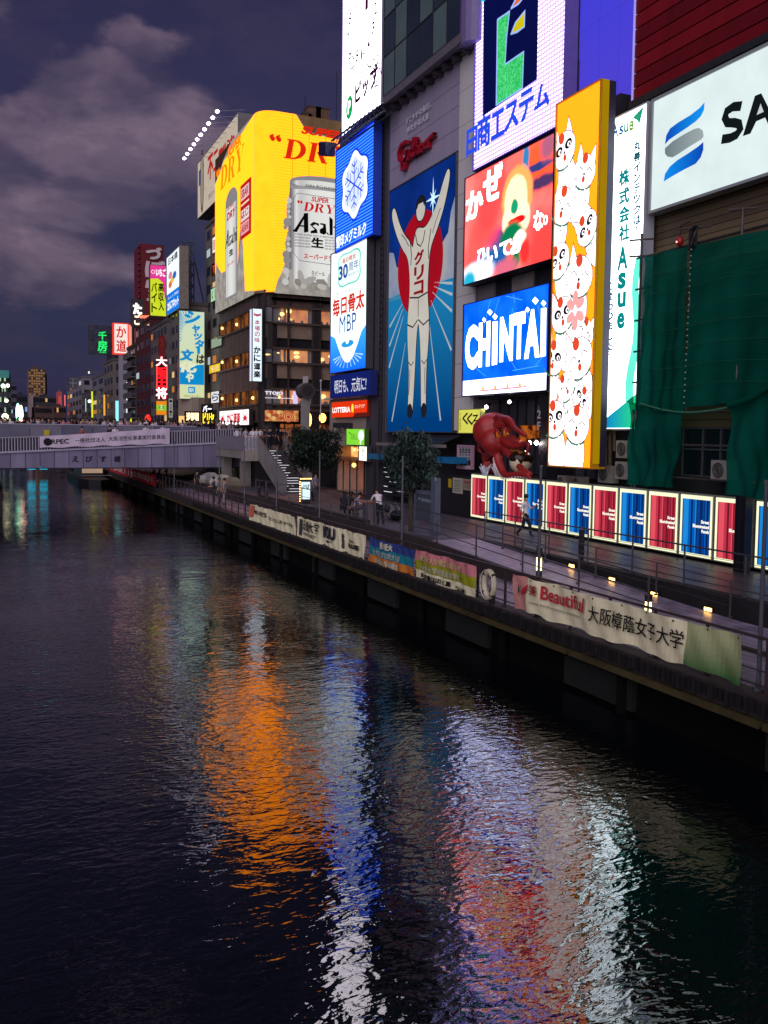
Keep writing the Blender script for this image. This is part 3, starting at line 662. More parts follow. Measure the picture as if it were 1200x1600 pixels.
B.text('lettering', 'のれん', Wd*.26, Hd*.32, Wd*.6, Hd*.72, E((70, 120, 40), .6)); B.done()
for i, px in enumerate((525, 534, 543)):
    a = onX(px, 664, XB-.3); f = thing('floodlight', 'dark boxy floodlight under the red burger sign, %s of three' % ('left', 'middle', 'right')[i], 'floodlight', (a.x, a.y, a.z), 'floodlights under the burger sign')
    b = MB(); b.box(a.x-.15, a.y-.3, a.z-.2, a.x+.2, a.y+.25, a.z+.15, DARK); b.build('housing', f); b = MB(); b.box(a.x-.1, a.y-.25, a.z+.151, a.x+.15, a.y+.2, a.z+.16, STEEL); b.build('glass', f)
# --- tall white clock sign and the truss under it
r_, B, Wd, Hd = canal_board('clock_sign', 'tall dazzling white sign with a clock hand and a green and purple logo', 'sign', XB-1.0, 536, 598, -70, 214, None, None, T=.7, face=E((250, 240, 255), 5.0), rim=D((150, 140, 165), .4, 0))
gr = E((20, 165, 85), 1.1); pu = E((70, 25, 60), .6); gy = E((90, 80, 100), .5)
def uvp(px, py): return B.uv(px, py)
c1 = uvp(546.5, 168); B.disc('logo', c1, .62, gr, .03, ry=.75); B.stroke('logo', [(c1[0]-.25, c1[1]-.2), (c1[0]-.1, c1[1]-1.55)], [.22, .08], gr, .03)
B.text('logo', 'P', c1[0]-.25, c1[1]-.4, c1[0]+.3, c1[1]+.45, E((250, 250, 252), 1.6), .05, z=.05)
B.T('lettering', 'ピップ', 556, 132, 163, 590, pu, bold=.05, z=.03, rise=.0); B.T('lettering', 'Sep 6, 2025', 557, 172, 186, 592, gy, z=.03)
B.Sx('clock_hand', [(568, 22), (565, 62), (564, 68)], .12, pu, .05); B.Sx('clock_hand', [(565, 70), (566.5, 95)], .22, pu, .05)
for i, q in enumerate(((548, 28), (545, 60), (548, 83), (559, 86), (577, 68), (584, 42), (588, 12), (574, 5), (556, 3))):
    c = uvp(*q); B.text('numeral', str((8, 7, 6, 5, 4, 3, 2, 1, 12)[i]), c[0]-.3, c[1]-.4, c[0]+.2, c[1]+.35, pu, .02, z=.03)
random.seed(4)
for i in range(17):
    c = uvp(542+random.random()*52, 96+random.random()*30); rr0 = random.uniform(.25, .6)
    B.stroke('scribble', [(c[0]+rr0*math.cos(t*.7)*(1+.2*math.sin(2.3*t)), c[1]+rr0*math.sin(t*.7)) for t in range(9)], .09, (gy, E((90, 170, 130), .8), E((150, 130, 170), .8))[i % 3], .03)
B.done()
tr = thing('truss_beam', 'dark lighting truss running under the tall white clock sign', 'truss', (XB-1.1, YX(560, XB-1), ZX(560, 205, XB-1)))
a = onX(518, 232, XB-1.6); c = onX(601, 168, XB-1.2)
for dz in (0, .5):
    for dx in (0, .5): b = MB(); b.tube([(a.x+dx, a.y, a.z+dz), (c.x+dx, c.y, a.z+dz)], .07, STEEL, 6); b.build('chord', tr)
n = 12
for i in range(n):
    y0 = a.y+(c.y-a.y)*i/n; y1 = a.y+(c.y-a.y)*(i+1)/n; b = MB(); b.tube([(a.x, y0, a.z), (a.x, y1, a.z+.5)], .035, STEEL, 5); b.tube([(a.x+.5, y0, a.z+.5), (a.x+.5, y1, a.z)], .035, STEEL, 5); b.build('brace', tr)
f = thing('spotlight', 'black spotlight cluster at the far end of the truss before the beer sign', 'spotlight', (a.x, a.y, a.z))
for i in range(4): b = MB(); b.box(a.x-.5+.02*i, a.y-.2+i*.42, a.z-.5+.12*i, a.x+.2, a.y+.12+i*.42, a.z+.35+.12*i, D((30, 28, 60), .4, 0)); b.build('lamp_head', f)

# --- runner sign building
gl = thing('confectionery_building', 'grey panelled building with the huge blue runner sign and glass upper storeys', 'building', (XB, (yB+yC)/2, ZU))
yG = YX(743, XB); zG1 = ZX(601, 172, XB)
greyp = D((158, 148, 168), 0.5, 0.1, .5, 0, streak=True)
zblu_t, zblu_b = (ZX(607, 302, XB)+ZX(711, 239, XB))/2, ZX(650, 676, XB)
wallbox('wall', XB, yG, zblu_b+.0, 40, yB, zG1-.3, D((100, 94, 104), .6, .2, 1, streak=True), gl)
wallbox('lower_wall', XB+.6, yG, ZU, 40, yB, zblu_b-.02, D((34, 32, 36), .6, .3), gl)
# cladding panels of the grey frontage
y0, y1 = YX(714, XB), YX(607, XB)
for j in range(4):
    for i in range(3):
        ya = y0+(y1-y0)*i/3; yb_ = y0+(y1-y0)*(i+1)/3; za = zblu_t+.03+(zG1-.6-zblu_t)*j/4; zb_ = zblu_t+.03+(zG1-.6-zblu_t)*(j+1)/4
        wallbox('cladding_panel', XB-.06, ya+.012, za+.012, XB+.02, yb_-.012, zb_-.012, greyp, gl)
ym = YX(741, XB)
k = 11
for i in range(k):
    za = ZU+4.4+(zG1-ZU-5)*i/k; zb_ = ZU+4.4+(zG1-ZU-5)*(i+1)/k
    wallbox('margin_panel', XB-.12, ym, za+.01, XB+.02, y0-.02, zb_-.01, D((205, 200, 196), .5, .12, .6, streak=True), gl)
wallbox('cornice', XB-.25, yG, zG1-.55, XB+.1, yB-.0, zG1-.35, D((176, 168, 160), .5, .1), gl)
# overhanging glass box
XO = XB-1.0; yO0, yO1 = YX(722, XO, 60), YX(599, XO, 165)
zO = (ZX(599, 166, XO)+ZX(722, 58, XO))/2
wallbox('soffit_slab', XO, yO0, zO, 40, yO1, zO+.45, D((84, 80, 86), .5, .2), gl)
wallbox('fascia', XO-.06, yO0-.05, zO-.1, XO+.3, yO1, zO+.3, D((104, 98, 104), .4, .2), gl)
for i in range(9):
    yy = yO0+(yO1-yO0)*(i+.5)/9; wallbox('bracket', XO+.3, yy-.06, zO-.32, XB-.0, yy+.06, zO-.02, D((70, 66, 72), .5, .1), gl)
glassm = [D(c, 0.12, 0.15, .6, 0, spec=.9) for c in ((58, 84, 88), (44, 62, 70), (74, 100, 100), (36, 50, 60), (92, 112, 108))]
ng = 6; zz = zO+.45; rows = 0
random.seed(11)
while rows < 6:
    for i in range(ng):
        ya = yO0+(yO1-yO0)*i/ng; yb_ = yO0+(yO1-yO0)*(i+1)/ng
        wallbox('glass_pane', XO, ya+.03, zz+.03, XO+.06, yb_-.03, zz+2.2, random.choice(glassm), gl)
    wallbox('transom', XO-.03, yO0, zz+2.2, XO+.1, yO1, zz+2.26, DARK, gl); zz += 2.26; rows += 1
for i in range(ng+1): yy = yO0+(yO1-yO0)*i/ng; wallbox('mullion', XO-.035, yy-.035, zO+.45, XO+.1, yy+.035, zz, DARK, gl)
wallbox('core', XO+.3, yO0, zO+.5, 40, yO1, zz, D((24, 28, 34), .6, .3), gl)
b = MB(); b.tube([(XO+.75, yO0-.02, zO-.2), (XO+.75, yO0-.02, zz)], .8, D((112, 96, 140), .35, .1), 16); b.build('rounded_corner', gl)
# runner sign, a plain stand-in figure
r_, B, Wd, Hd = canal_board('runner_sign', 'giant blue billboard with a cream athlete raising both arms before a red disc', 'billboard', XB-.2, 607, 711, 302, 676, 239, 675.5, T=.19, face=None, rim=STEEL, bezel=.05)
DB, MBl, LB = (14, 40, 112), (8, 92, 164), (60, 150, 205)
B.rect('sky_panel', .05, Hd*.58, Wd-.05, Hd-.05, GLOWM((10, 42, 118), (16, 56, 150), .75, .25), .004)
B.poly('cloud_panel', [(.05, Hd*.52), (Wd-.05, Hd*.52), (Wd-.05, Hd*.86), (Wd*.93, Hd*.80), (Wd*.90, Hd*.73), (Wd*.82, Hd*.70), (Wd*.72, Hd*.66), (Wd*.5, Hd*.6), (Wd*.3, Hd*.6), (Wd*.2, Hd*.66), (Wd*.13, Hd*.68), (Wd*.08, Hd*.74), (.05, Hd*.75)], GLOWM((176, 176, 182), (120, 140, 180), .8, .35), .012)
B.rect('track_panel', .05, .05, Wd-.05, Hd*.56, GRADM((0, 66, 134), (30, 132, 190), .8, 1, Hd*.05, Hd*.5), .018)
B.poly('track_panel', [(.05, Hd*.555), (Wd*.25, Hd*.57), (Wd*.25, Hd*.545), (.05, Hd*.545)], E((70, 150, 190), .7), .019)
B.disc('sun_disc', (Wd*.50, Hd*.655), Wd*.34, E((172, 16, 34), .85), .03, 40, ry=Hd*.205)
for (x0_, y0_, x1_, y1_) in ((.30, .36, .09, .045), (.24, .52, .03, .44), (.25, .50, .03, .36), (.26, .47, .03, .27), (.62, .50, .84, .045), (.68, .50, .97, .30), (.70, .53, .97, .44), (.72, .55, .97, .50), (.72, .565, .97, .54)):
    B.stroke('track_line', [(Wd*x0_, Hd*y0_), (Wd*x1_, Hd*y1_)], [.05, .16], E((190, 200, 205), .75), .03)
CR = E((212, 206, 196), .82)
body = [(.445, .60), (.40, .72), (.36, .755), (.27, .79), (.18, .845), (.10, .925), (.055, .915), (.06, .875), (.14, .80), (.24, .735), (.33, .695), (.36, .62), (.36, .53), (.33, .45), (.34, .34), (.37, .24), (.36, .10), (.35, .065), (.42, .06), (.44, .12), (.46, .25), (.475, .37), (.50, .44), (.53, .37), (.55, .25), (.56, .12), (.57, .065), (.64, .07), (.63, .11), (.63, .25), (.66, .35), (.66, .45), (.63, .53), (.64, .62), (.66, .70), (.76, .76), (.85, .83), (.925, .93), (.90, .965), (.84, .93), (.76, .86), (.68, .815), (.58, .78), (.56, .80), (.56, .83), (.47, .83), (.47, .795), (.44, .77)]
def sm(pts, it=2):
    for _ in range(it):
        q = []
        for i in range(len(pts)):
            a_, b_ = pts[i], pts[(i+1) % len(pts)]; q += [(a_[0]*.75+b_[0]*.25, a_[1]*.75+b_[1]*.25), (a_[0]*.25+b_[0]*.75, a_[1]*.25+b_[1]*.75)]
        pts = q
    return pts
body = [p for p in body if True]; body = body[1:43]+[(.47, .80), (.43, .775)]
sb = sm([(x*Wd, y*Hd) for x, y in body]); B.stroke('figure_outline', sb, .16, E((30, 34, 50), .6), .04, closed=True); B.poly('figure', sb, CR, .05)
B.disc('figure_outline', (Wd*.515, Hd*.865), Wd*.082, E((30, 34, 50), .6), .052, ry=Hd*.052)
B.disc('figure_head', (Wd*.515, Hd*.86), Wd*.066, CR, .055, ry=Hd*.042)
OL = E((40, 40, 50), .6)
def ln_(pts, w=.09): B.stroke('figure_line', [(x*Wd, y*Hd) for x, y in pts], w, OL, .058)
B.poly('figure_hair', [(Wd*x, Hd*y) for x, y in ((.452, .868), (.46, .892), (.49, .906), (.54, .906), (.572, .892), (.578, .866), (.562, .872), (.55, .885), (.48, .885), (.466, .872))], OL, .06)
ln_([(.44, .775), (.47, .735), (.52, .72), (.56, .738), (.585, .775)]); ln_([(.36, .755), (.385, .70), (.375, .66)]); ln_([(.67, .77), (.635, .70), (.645, .66)]); ln_([(.365, .535), (.50, .525), (.635, .535)]); ln_([(.335, .43), (.42, .415), (.495, .44)]); ln_([(.505, .44), (.58, .415), (.66, .43)]); ln_([(.50, .52), (.50, .45)], .07)
ln_([(.36, .28), (.40, .265), (.44, .28)], .07); ln_([(.56, .28), (.60, .265), (.64, .28)], .07); ln_([(.22, .80), (.28, .775), (.34, .74)], .06); ln_([(.80, .83), (.74, .79), (.69, .75)], .06); ln_([(.37, .15), (.385, .21), (.38, .25)], .06); ln_([(.62, .15), (.61, .21), (.615, .25)], .06)
for x_ in (.39, .605): B.disc('figure_shoe', (Wd*x_, Hd*.085), Wd*.042, OL, .06, 14, ry=Hd*.03)
for k_, ch in enumerate('グリコ'): B.text('lettering', ch, Wd*.44, Hd*(.655-.058*k_), Wd*.57, Hd*(.703-.058*k_), E((150, 20, 32), .8), .05, z=.07)
sx, sy = Wd*.69, Hd*.88
for i in range(8):
    a = math.pi*i/4; ln = 1.0 if i % 2 == 0 else .5; B.poly('star', [(sx+math.sin(a+1.57)*.1, sy+math.cos(a+1.57)*.1), (sx+math.sin(a)*ln, sy+math.cos(a)*ln*1.2), (sx-math.sin(a+1.57)*.1, sy-math.cos(a+1.57)*.1)], E((190, 230, 250), 1.3), .04+.001*i)
B.done()
# raised red script and white slogan above
lt = thing('script_sign', 'raised red script lettering on the grey panel above the blue runner sign', 'sign', (XB-.06, YX(655, XB), ZX(655, 240, XB)))
B = Board(lt, (XB-.07, YX(625, XB), ZX(625, 270, XB)), (0, -1, 0), (-1, 0, 0)); LR = D((165, 18, 40), .35, .05)
red = lambda pts, w=.2: B.Sx('script', pts, w, LR, .3, depth=1)
red([(648, 224), (640, 222), (632, 228), (628, 240), (629, 250), (634, 254), (641, 247), (643, 236), (636, 240)]); red([(642.5, 236), (640, 250), (637, 264), (633.5, 266), (633, 258), (640, 251), (647, 247)])
red([(646, 248), (653, 228), (655, 216), (651.5, 218), (649.5, 232), (650, 244), (655, 243)]); red([(655.5, 243), (658, 230), (657, 240), (661, 239)]); red([(668, 226), (662.5, 228), (661.5, 238), (668, 234)])
red([(673, 222), (668.5, 226), (669.5, 232), (674.5, 229), (675, 222), (672, 222.5), (684.5, 210)])
B.Sx('dot', [(657.5, 224), (659, 221)], .22, LR, .3, depth=1); B.done()
B = Board(lt, (XB-.07, YX(625, XB), ZX(625, 270, XB)), (0, -1, 0), (-1, 0, 0))
for bd, q in (('すこやかな毎日、', (636, 187, 196, 675)), ('ゆたかな人生', (638, 200, 209, 672))):
    B.T('slogan', bd, q[0], q[1], q[2], q[3], D((215, 212, 220), .5, 0), bold=.03, z=.08)
B.done()

# --- building of LED screens
sc_b = thing('screen_building', 'dark narrow building behind the puppet screen and the blue CHINTAI screen', 'building', (XB+.2, (yC+yD)/2, ZU))
ySa, ySb = YX(742, XB+.2), YX(958, XB+.2)
wallbox('wall', XB+.2, ySb, ZU+2.3, 40, ySa-.02, ZX(743, 262, XB), D((44, 42, 50), .7, .2, 1), sc_b)
r_, B, Wd, Hd = canal_board('estate_sign', 'huge lilac LED sign with a navy panel, green and yellow logo and blue kana', 'sign', XB-.35, 743, 884, -90, 267, None, None, T=.6, face=LEDM((196, 178, 250), (116, 96, 180), 4.6, 5.0, 5.0, .6), rim=D((120, 100, 200), .5, .1))
B.G('navy_panel', [(757, -60), (755, 182), (840, 124), (843, -60)], E((12, 18, 78), .8), .03)
ge = GLOWM((40, 190, 90), (90, 225, 140), 1.0, 9, .4, .6); bd_ = E((150, 180, 255), 1.2)
def outl(pxs, mat, w=.1):
    B.G('logo', pxs, mat, .05); B.Sx('logo_rim', pxs, w, bd_, .06, closed=True)
outl([(779, 31), (798, 18), (793, 60), (791, 101), (820, 81), (818, 138), (777, 165)], ge)
outl([(800, 54), (807, 36), (822, 17), (821, 42), (810, 50)], E((215, 200, 20), 1.0))
outl([(800, 14), (806, 2), (818, -14), (822, -6), (812, 6)], E((225, 110, 40), 1.0))
Bt = E((40, 75, 225), 1.15)
for ch, q in zip('日商エステム', ((738, 209, 246, 753), (755, 190, 236, 774), (777, 183, 221, 796), (798, 170, 208, 818), (821, 152, 194, 842), (845, 142, 176, 867))): B.T('lettering', ch, q[0], q[1]-2, q[2], q[3], Bt, bold=.035, z=.3)
zc = B.uv(742, 15)[1]; B.rect('cyan_panel', 0, zc, Wd*.15, Hd, E((40, 215, 245), 1.1), .04); B.done()
ld = thing('roof_ladder', 'thin dark ladder beside the lilac LED sign', 'ladder', (XB+.3, YX(899, XB+.3, 80), ZX(899, 145, XB+.3)))
ya, yb_ = YX(891, XB+.3, 80), YX(904, XB+.3, 80)
for yy in (ya, yb_): b = MB(); b.tube([(XB+.3, yy, ZX(899, 160, XB+.3)), (XB+.3, yy, ZX(899, -60, XB+.3))], .03, DARK, 5); b.build('side_rail', ld)
zz = ZX(899, 158, XB+.3)
while zz < ZX(899, -55, XB+.3): b = MB(); b.tube([(XB+.3, ya, zz), (XB+.3, yb_, zz)], .02, DARK, 5); b.build('rung', ld); zz += .42
r_, B, Wd, Hd = canal_board('puppet_screen', 'bright pink and orange LED screen with white kana and a cream and green blurred shape', 'screen', XB-.75, 726, 866, 281, 446, 206, 405, T=.6, face=None, rim=D((40, 30, 60), .5, 0), bezel=.04)
PB = []
def bl(c, rx, ry, col, so=.5): PB.append((*B.uv(*c), rx, ry, col, so))
O5, P5 = (380, 95, 45), (372, 120, 110)
bl((845, 250), 1.9, 1.1, (372, 110, 60)); bl((838, 262), 1.4, .18, (60, 70, 140), .3); bl((848, 284), 1.3, .3, (90, 60, 110), .4); bl((822, 250), .28, .9, (60, 150, 210), .4); bl((856, 228), .6, .6, (200, 110, 140))
bl((742, 400), .8, 1.7, (380, 110, 105), .4); bl((778, 372), 1.0, .5, (70, 80, 160), .5); bl((850, 395), 1.3, 1.7, (380, 84, 80), .5); bl((762, 330), 1.2, 1.6, (372, 90, 90), .6)
bl((808, 306), 1.3, 1.35, (392, 200, 110), .1); bl((806, 312), .98, 1.1, (400, 300, 230), .1); bl((806, 342), 1.2, .85, (395, 290, 240), .1); bl((804, 322), .3, .34, (30, 180, 130), .15); bl((807, 345), .75, .18, (340, 20, 30), .15)
bl((800, 385), 1.15, 1.1, (10, 140, 90), .15); bl((812, 374), .5, .4, (380, 380, 330), .3); bl((796, 392), .35, .5, (340, 130, 50), .3); bl((820, 392), .4, .6, (370, 60, 60), .4)
bl((768, 405), 1.5, .6, (40, 110, 190), .4); bl((745, 428), 1.5, .55, (360, 360, 380), .4); bl((733, 442), .7, .6, (40, 200, 240), .4); bl((790, 418), 1.0, .4, (250, 120, 150), .4)
B.rect('display', .04, .04, Wd-.04, Hd-.04, BLURPIC((376, 104, 100), (372, 170, 160), .92, PB), .005)
WT = E((250, 250, 255), 4.0)
for ch, q in zip('かぜひいてお', ((731, 304, 345, 755), (758, 268, 318, 785), (748, 391, 414, 760), (763, 388, 412, 778), (783, 380, 402, 799), (800, 374, 398, 816))): B.T('lettering', ch, q[0], q[1], q[2], q[3], WT, bold=.04, z=.05)
B.T('lettering', 'な', 836, 332, 362, 850, WT, bold=.03, z=.05); B.T('lettering', '。', 851, 338, 352, 857, WT, bold=.04, z=.05); B.done()
# window band between the two screens
for i, (pa, pb, c) in enumerate(((738, 772, (120, 112, 112)), (798, 832, (136, 128, 124)))):
    wallbox('wall_panel', XB+.1, YX(pb, XB+.1, 440), ZX(760, 478, XB), XB+.25, YX(pa, XB+.1, 440), ZX(760, 425, XB), D(c, .6, .1), sc_b)
for px in (735, 775, 796, 835, 856): yy = YX(px, XB, 440); wallbox('mullion', XB+.06, yy-.06, ZX(px, 480, XB), XB+.2, yy+.06, ZX(px, 410, XB), DARK, sc_b)
r_, B, Wd, Hd = canal_board('rental_screen', 'bright blue LED screen with huge white CHINTAI lettering and a white strip', 'screen', XB-.75, 724, 858, 478, 621, 440, 609, T=.6, face=None, rim=D((30, 40, 80), .5, 0), bezel=.04)
yb0 = (B.uv(721, 597)[1]+B.uv(854, 581)[1])/2
B.rect('display', .04, yb0, Wd-.04, Hd-.04, GLOWM((4, 100, 330), (30, 140, 350), 1.05, .5, .4, .7, 2), .005); B.rect('display', .04, .04, Wd-.04, yb0, E((240, 236, 255), 3), .005)
random.seed(3)
for i in range(12):
    x0_, y0_ = random.uniform(.1, Wd-.1), random.uniform(yb0, Hd); a = random.uniform(0, 3.14); l_ = random.uniform(1, 2.4)
    p0, p1 = (x0_, y0_), (min(max(x0_+math.cos(a)*l_, .1), Wd-.1), min(max(y0_+math.sin(a)*l_, yb0+.05), Hd-.1)); B.stroke('light_line', [p0, p1], .04, E((80, 180, 250), 1.0), .012)
for ch, q in zip('CHINTA', ((729, 510, 579, 748), (750, 505, 574, 767), (0, 0, 0, 0), (783, 496, 566, 803), (804, 490, 562, 822), (822, 486, 561, 845))):
    if q[0]: B.T('lettering', ch, q[0], q[1], q[2], q[3], WT, bold=.06, z=.05)
for q in ((771, 779, 503, 571), (847, 855, 482, 558)): B.G('lettering', [(q[0], q[2]), (q[1], q[2]-1), (q[1]-1, q[3]-2), (q[0]-1, q[3])], WT, .05)
for c, s_ in (((767, 488), 4), ((775, 495), 4), ((758, 500), 3), ((838, 470), 5), ((851, 474), 4), ((826, 484), 3.4)): B.G('lettering', [(c[0]-s_, c[1]), (c[0]-.5, c[1]-s_-1), (c[0]+s_, c[1]-.5), (c[0]+.5, c[1]+s_+1)], WT, .055)
B.T('caption', '天気予報', 725, 604, 613, 740, E((60, 60, 90), .8), z=.03)
for i in range(4):
    p0 = B.uv(751+i*19, 601.5-i*2); B.text('caption', '12時', p0[0]-.3, p0[1]-.08, p0[0]+.2, p0[1]+.1, E((90, 90, 120), .8), z=.03); B.disc('caption', (p0[0]+.28, p0[1]-.2), .12, E((240, 190, 90), 1.2), .03)
B.Sx('caption', [(749, 611), (824, 604)], .07, E((220, 120, 160), 1.1), .03); B.T('caption', '9:3', 842, 591, 603, 851, E((60, 60, 90), .8), z=.03); B.done()
# --- cats column
XC = XB-1.55
ct = thing('cat_sign', 'tall orange lit column sign covered with white lucky cats', 'sign', (XC+.7, YX(900, XC, 500), ZX(860, 729, XC)))
_, B, Wd, Hd = canal_board('', '', '', XC, 864, 933, 165, 729, 129, 733.5, T=.62, face=None, rim=D((200, 140, 20), .5, .1), bezel=.05, root=ct)
B.rect('display', .05, .05, Wd-.05, Hd-.05, GRADM((410, 190, 30), (410, 198, 34), .98, 1, 0, Hd), .005)
yr = B.o.y-Wd
b = MB(); b.box(XC+.02, yr-.05, B.o.z+.2, XC+.3, yr-.005, B.o.z+Hd-.02, E((205, 160, 12), .6)); b.build('side_panel', ct)
b = MB(); b.box(XC+.31, yr-.04, B.o.z+.1, XC+.62, yr-.005, B.o.z+Hd-.02, D((40, 36, 56), .5, .1)); b.build('side_casing', ct)
CW = E((340, 326, 332), 1.15); CRd = E((235, 80, 45), 1.0); CG = E((50, 46, 52), .5); CGn = E((70, 150, 120), .9); CL = E((110, 30, 24), .5); PK = E((250, 170, 170), 1.1)
def cat(px, py, w, tilt=0.0, happy=False, body=1.3):
    c = B.uv(px, py); w = w*.032; ct_, st_ = math.cos(tilt), math.sin(tilt); zc_ = cat.z; cat.z += .003
    def q(x, y): return (c[0]+(x*ct_-y*st_)*w, c[1]+(x*st_+y*ct_)*w*1.15)
    def ell(x, y, rx, ry, mat, z, n=18):
        p = [q(x+rx*math.cos(a), y+ry*math.sin(a)) for a in [2*math.pi*i/n for i in range(n)]]
        p = [(min(max(a, .06), Wd-.06), min(max(b_, .06), Hd-.06)) for a, b_ in p]; B.poly('cat_print', p, mat, zc_+z)
    def pl(pts, mat, z):
        p = [q(*t) for t in pts]; p = [(min(max(a, .06), Wd-.06), min(max(b_, .06), Hd-.06)) for a, b_ in p]; B.poly('cat_print', p, mat, zc_+z)
    ell(0, -body-.1, .87, body, CL, 0); ell(0, -body-.1, .82, body-.04, CW, .001)
    for sg in (-1, 1):
        pl([(sg*.25, .68), (sg*.72, 1.35), (sg*.93, .3)], CL, 0); pl([(sg*.3, .66), (sg*.7, 1.25), (sg*.88, .3)], CW, .001)
    ell(0, 0, 1.03, .85, CL, .0012); ell(0, 0, .99, .81, CW, .0015); ell(-.1, .62, .26, .26, CRd, .0018)
    for sg in (-1, 1):
        if happy: B.stroke('cat_print', [q(sg*.18, .05), q(sg*.42, .2), q(sg*.68, .05)], .05, CG, zc_+.0022)
        else: ell(sg*.42, .12, .32, .22, CG, .002); ell(sg*.42+.05, .08, .14, .12, CW, .0022); ell(sg*.42+.08, .07, .07, .08, CG, .0024)
        for k_ in (-1, 0, 1): B.stroke('cat_print', [q(sg*.62, -.25+.1*k_), q(sg*.98, -.2+.16*k_)], .018, CL, zc_+.002)
    ell(0, -.12, .09, .07, CG, .0022); ell(0, -.36, .14, .16, CRd, .0022)
    B.stroke('cat_print', [q(-.8, -.62), q(-.3, -.85), q(.3, -.85), q(.8, -.62)], .07, CGn, zc_+.002)
    ell(.35, -1.1, .22, .34, CL, .0024); ell(.35, -1.1, .19, .31, CW, .0026)
cat.z = .02
for a in ((882, 235, 24, .25, False, 1.7), (914, 268, 22, -.25, True), (880, 322, 25, -.35, True), (918, 356, 21, .7), (874, 408, 23, .45, False), (906, 432, 27, -.15, True), (880, 492, 24, .2, False), (914, 520, 19, -.5, True), (866, 560, 23, -.2), (906, 560, 27, .25, True), (886, 604, 19, .6, True), (910, 625, 18, -.7), (868, 655, 25, .12), (903, 664, 25, -.12, True)): cat(*a)
c0 = B.uv(901, 485)
for i in range(6): a = math.pi*i/3; B.disc('flower_print', (c0[0]+math.sin(a)*.36, c0[1]+math.cos(a)*.5), .19, PK, .07, 12, .3, -a)
B.disc('flower_print', c0, .14, CW, .075); B.done()
# 2F mark and octopus shop interior
yo0, yo1 = YX(735, XB), YX(852, XB-1)
bw = D((58, 56, 66), .45, .3, 1.5, 0, streak=True)
wallbox('shop_back', XB+1.4, yo1-2.5, ZU+2.3, XB+1.5, yo0, ZX(740, 622, XB-.2), D((72, 70, 84), .35, .25, 1, streak=True), sc_b)
for i in range(12): yy = yo0-(yo0-yo1+1.5)*i/12; wallbox('batten', XB+1.32, yy-.04, ZU+2.4, XB+1.42, yy+.04, ZX(740, 622, XB-.2), DARK, sc_b)
b = MB()
# the wall of the screen building above the open shop bay only: rebuilt here as lintel and side piers
for o in list(sc_b.children):
    if o.name.split('.')[0] == 'wall': bpy.data.objects.remove(o)
zL = ZX(740, 622, XB-.2)
wallbox('wall', XB+.2, ySb, zL-.05, 40, ySa-.02, ZX(743, 262, XB), D((44, 42, 50), .7, .2, 1), sc_b)
wallbox('wall', XB+1.6, ySb, ZU, 40, ySa-.02, zL-.06, D((26, 25, 30), .7, .2, 1), sc_b)
wallbox('pier', XB-.1, YX(858, XB-.1), ZU, XB+1.6, YX(845, XB-.1), zL-.06, D((36, 34, 44), .5, .2), sc_b)
B = Board(sc_b, (XB-.12, YX(845, XB-.12), ZU), (0, -1, 0), (-1, 0, 0)); B.T('floor_mark', '2\nF', 840, 641, 672, 846, D((190, 188, 190), .5, 0), bold=.02); B.done()
wallbox('shop_counter', XB-.1, yo1, ZU+1.2, XB+.5, yo0, ZU+2.3, D((30, 28, 32), .6, .2), sc_b)
# small spots on the shop ceiling
for i, (px, py, lb) in enumerate(((760, 636, 'bright small spotlight above the yellow kana sign'), (827, 692, 'bright spotlight just right of the octopus arms, the left one'), (838, 692, 'bright spotlight just right of the octopus arms, the right one'), (796, 628, 'small dim spotlight on the rail above the octopus'))):
    a = onX(px, py, XB-.2); f = thing('spotlight', lb, 'spotlight', (a.x, a.y, a.z), 'spotlights round the octopus')
    b = MB(); b.ball((a.x, a.y, a.z), .09, E((255, 248, 240), 60.0 if i in (1, 2) else 25.0 if i == 0 else 8), 8, 6); b.build('lens', f)
    b = MB(); b.tube([(a.x+.04, a.y, a.z+.04), (a.x+.25, a.y, a.z+.18)], [.12, .07], BLACK, 8); b.tube([(a.x+.25, a.y, a.z+.18), (a.x+1.2, a.y, a.z+.3)], .02, BLACK, 5); b.build('housing', f)
# yellow kana sign, dango-like side sign
r_, B, Wd, Hd = canal_board('kana_sign', 'square yellow sign with black brush kana left of the octopus', 'sign', XB-.35, 717, 752, 640, 677, T=.2, face=E((226, 222, 96), .95), rim=D((170, 170, 90), .5, 0), bezel=.03)
B.T('brush_lettering', 'く', 724, 645, 663, 732, INK, bold=.03); B.T('brush_lettering', 'く', 731, 646, 664, 739, INK, bold=.03); B.T('brush_lettering', 'る', 738, 648, 670, 749, INK, bold=.01)
B.T('small_print', 'たこ焼道頓堀', 718.5, 645, 672, 721.5, E((110, 100, 40), .6), vert=True); B.done()
r_, B, Wd, Hd = canal_board('menu_sign', 'pale pink framed sign with four rows of black brush characters below the yellow one', 'sign', XB-.3, 715.5, 738.5, 695, 732, T=.1, face=D((176, 168, 172), .6, .1), rim=D((190, 140, 160), .5, 0), bezel=.08)
for i in range(4): B.T('brush_lettering', 'たこ焼', 718.5+i*4.6, 700, 727, 722.3+i*4.6, INK, bold=.03, vert=True)
B.done()

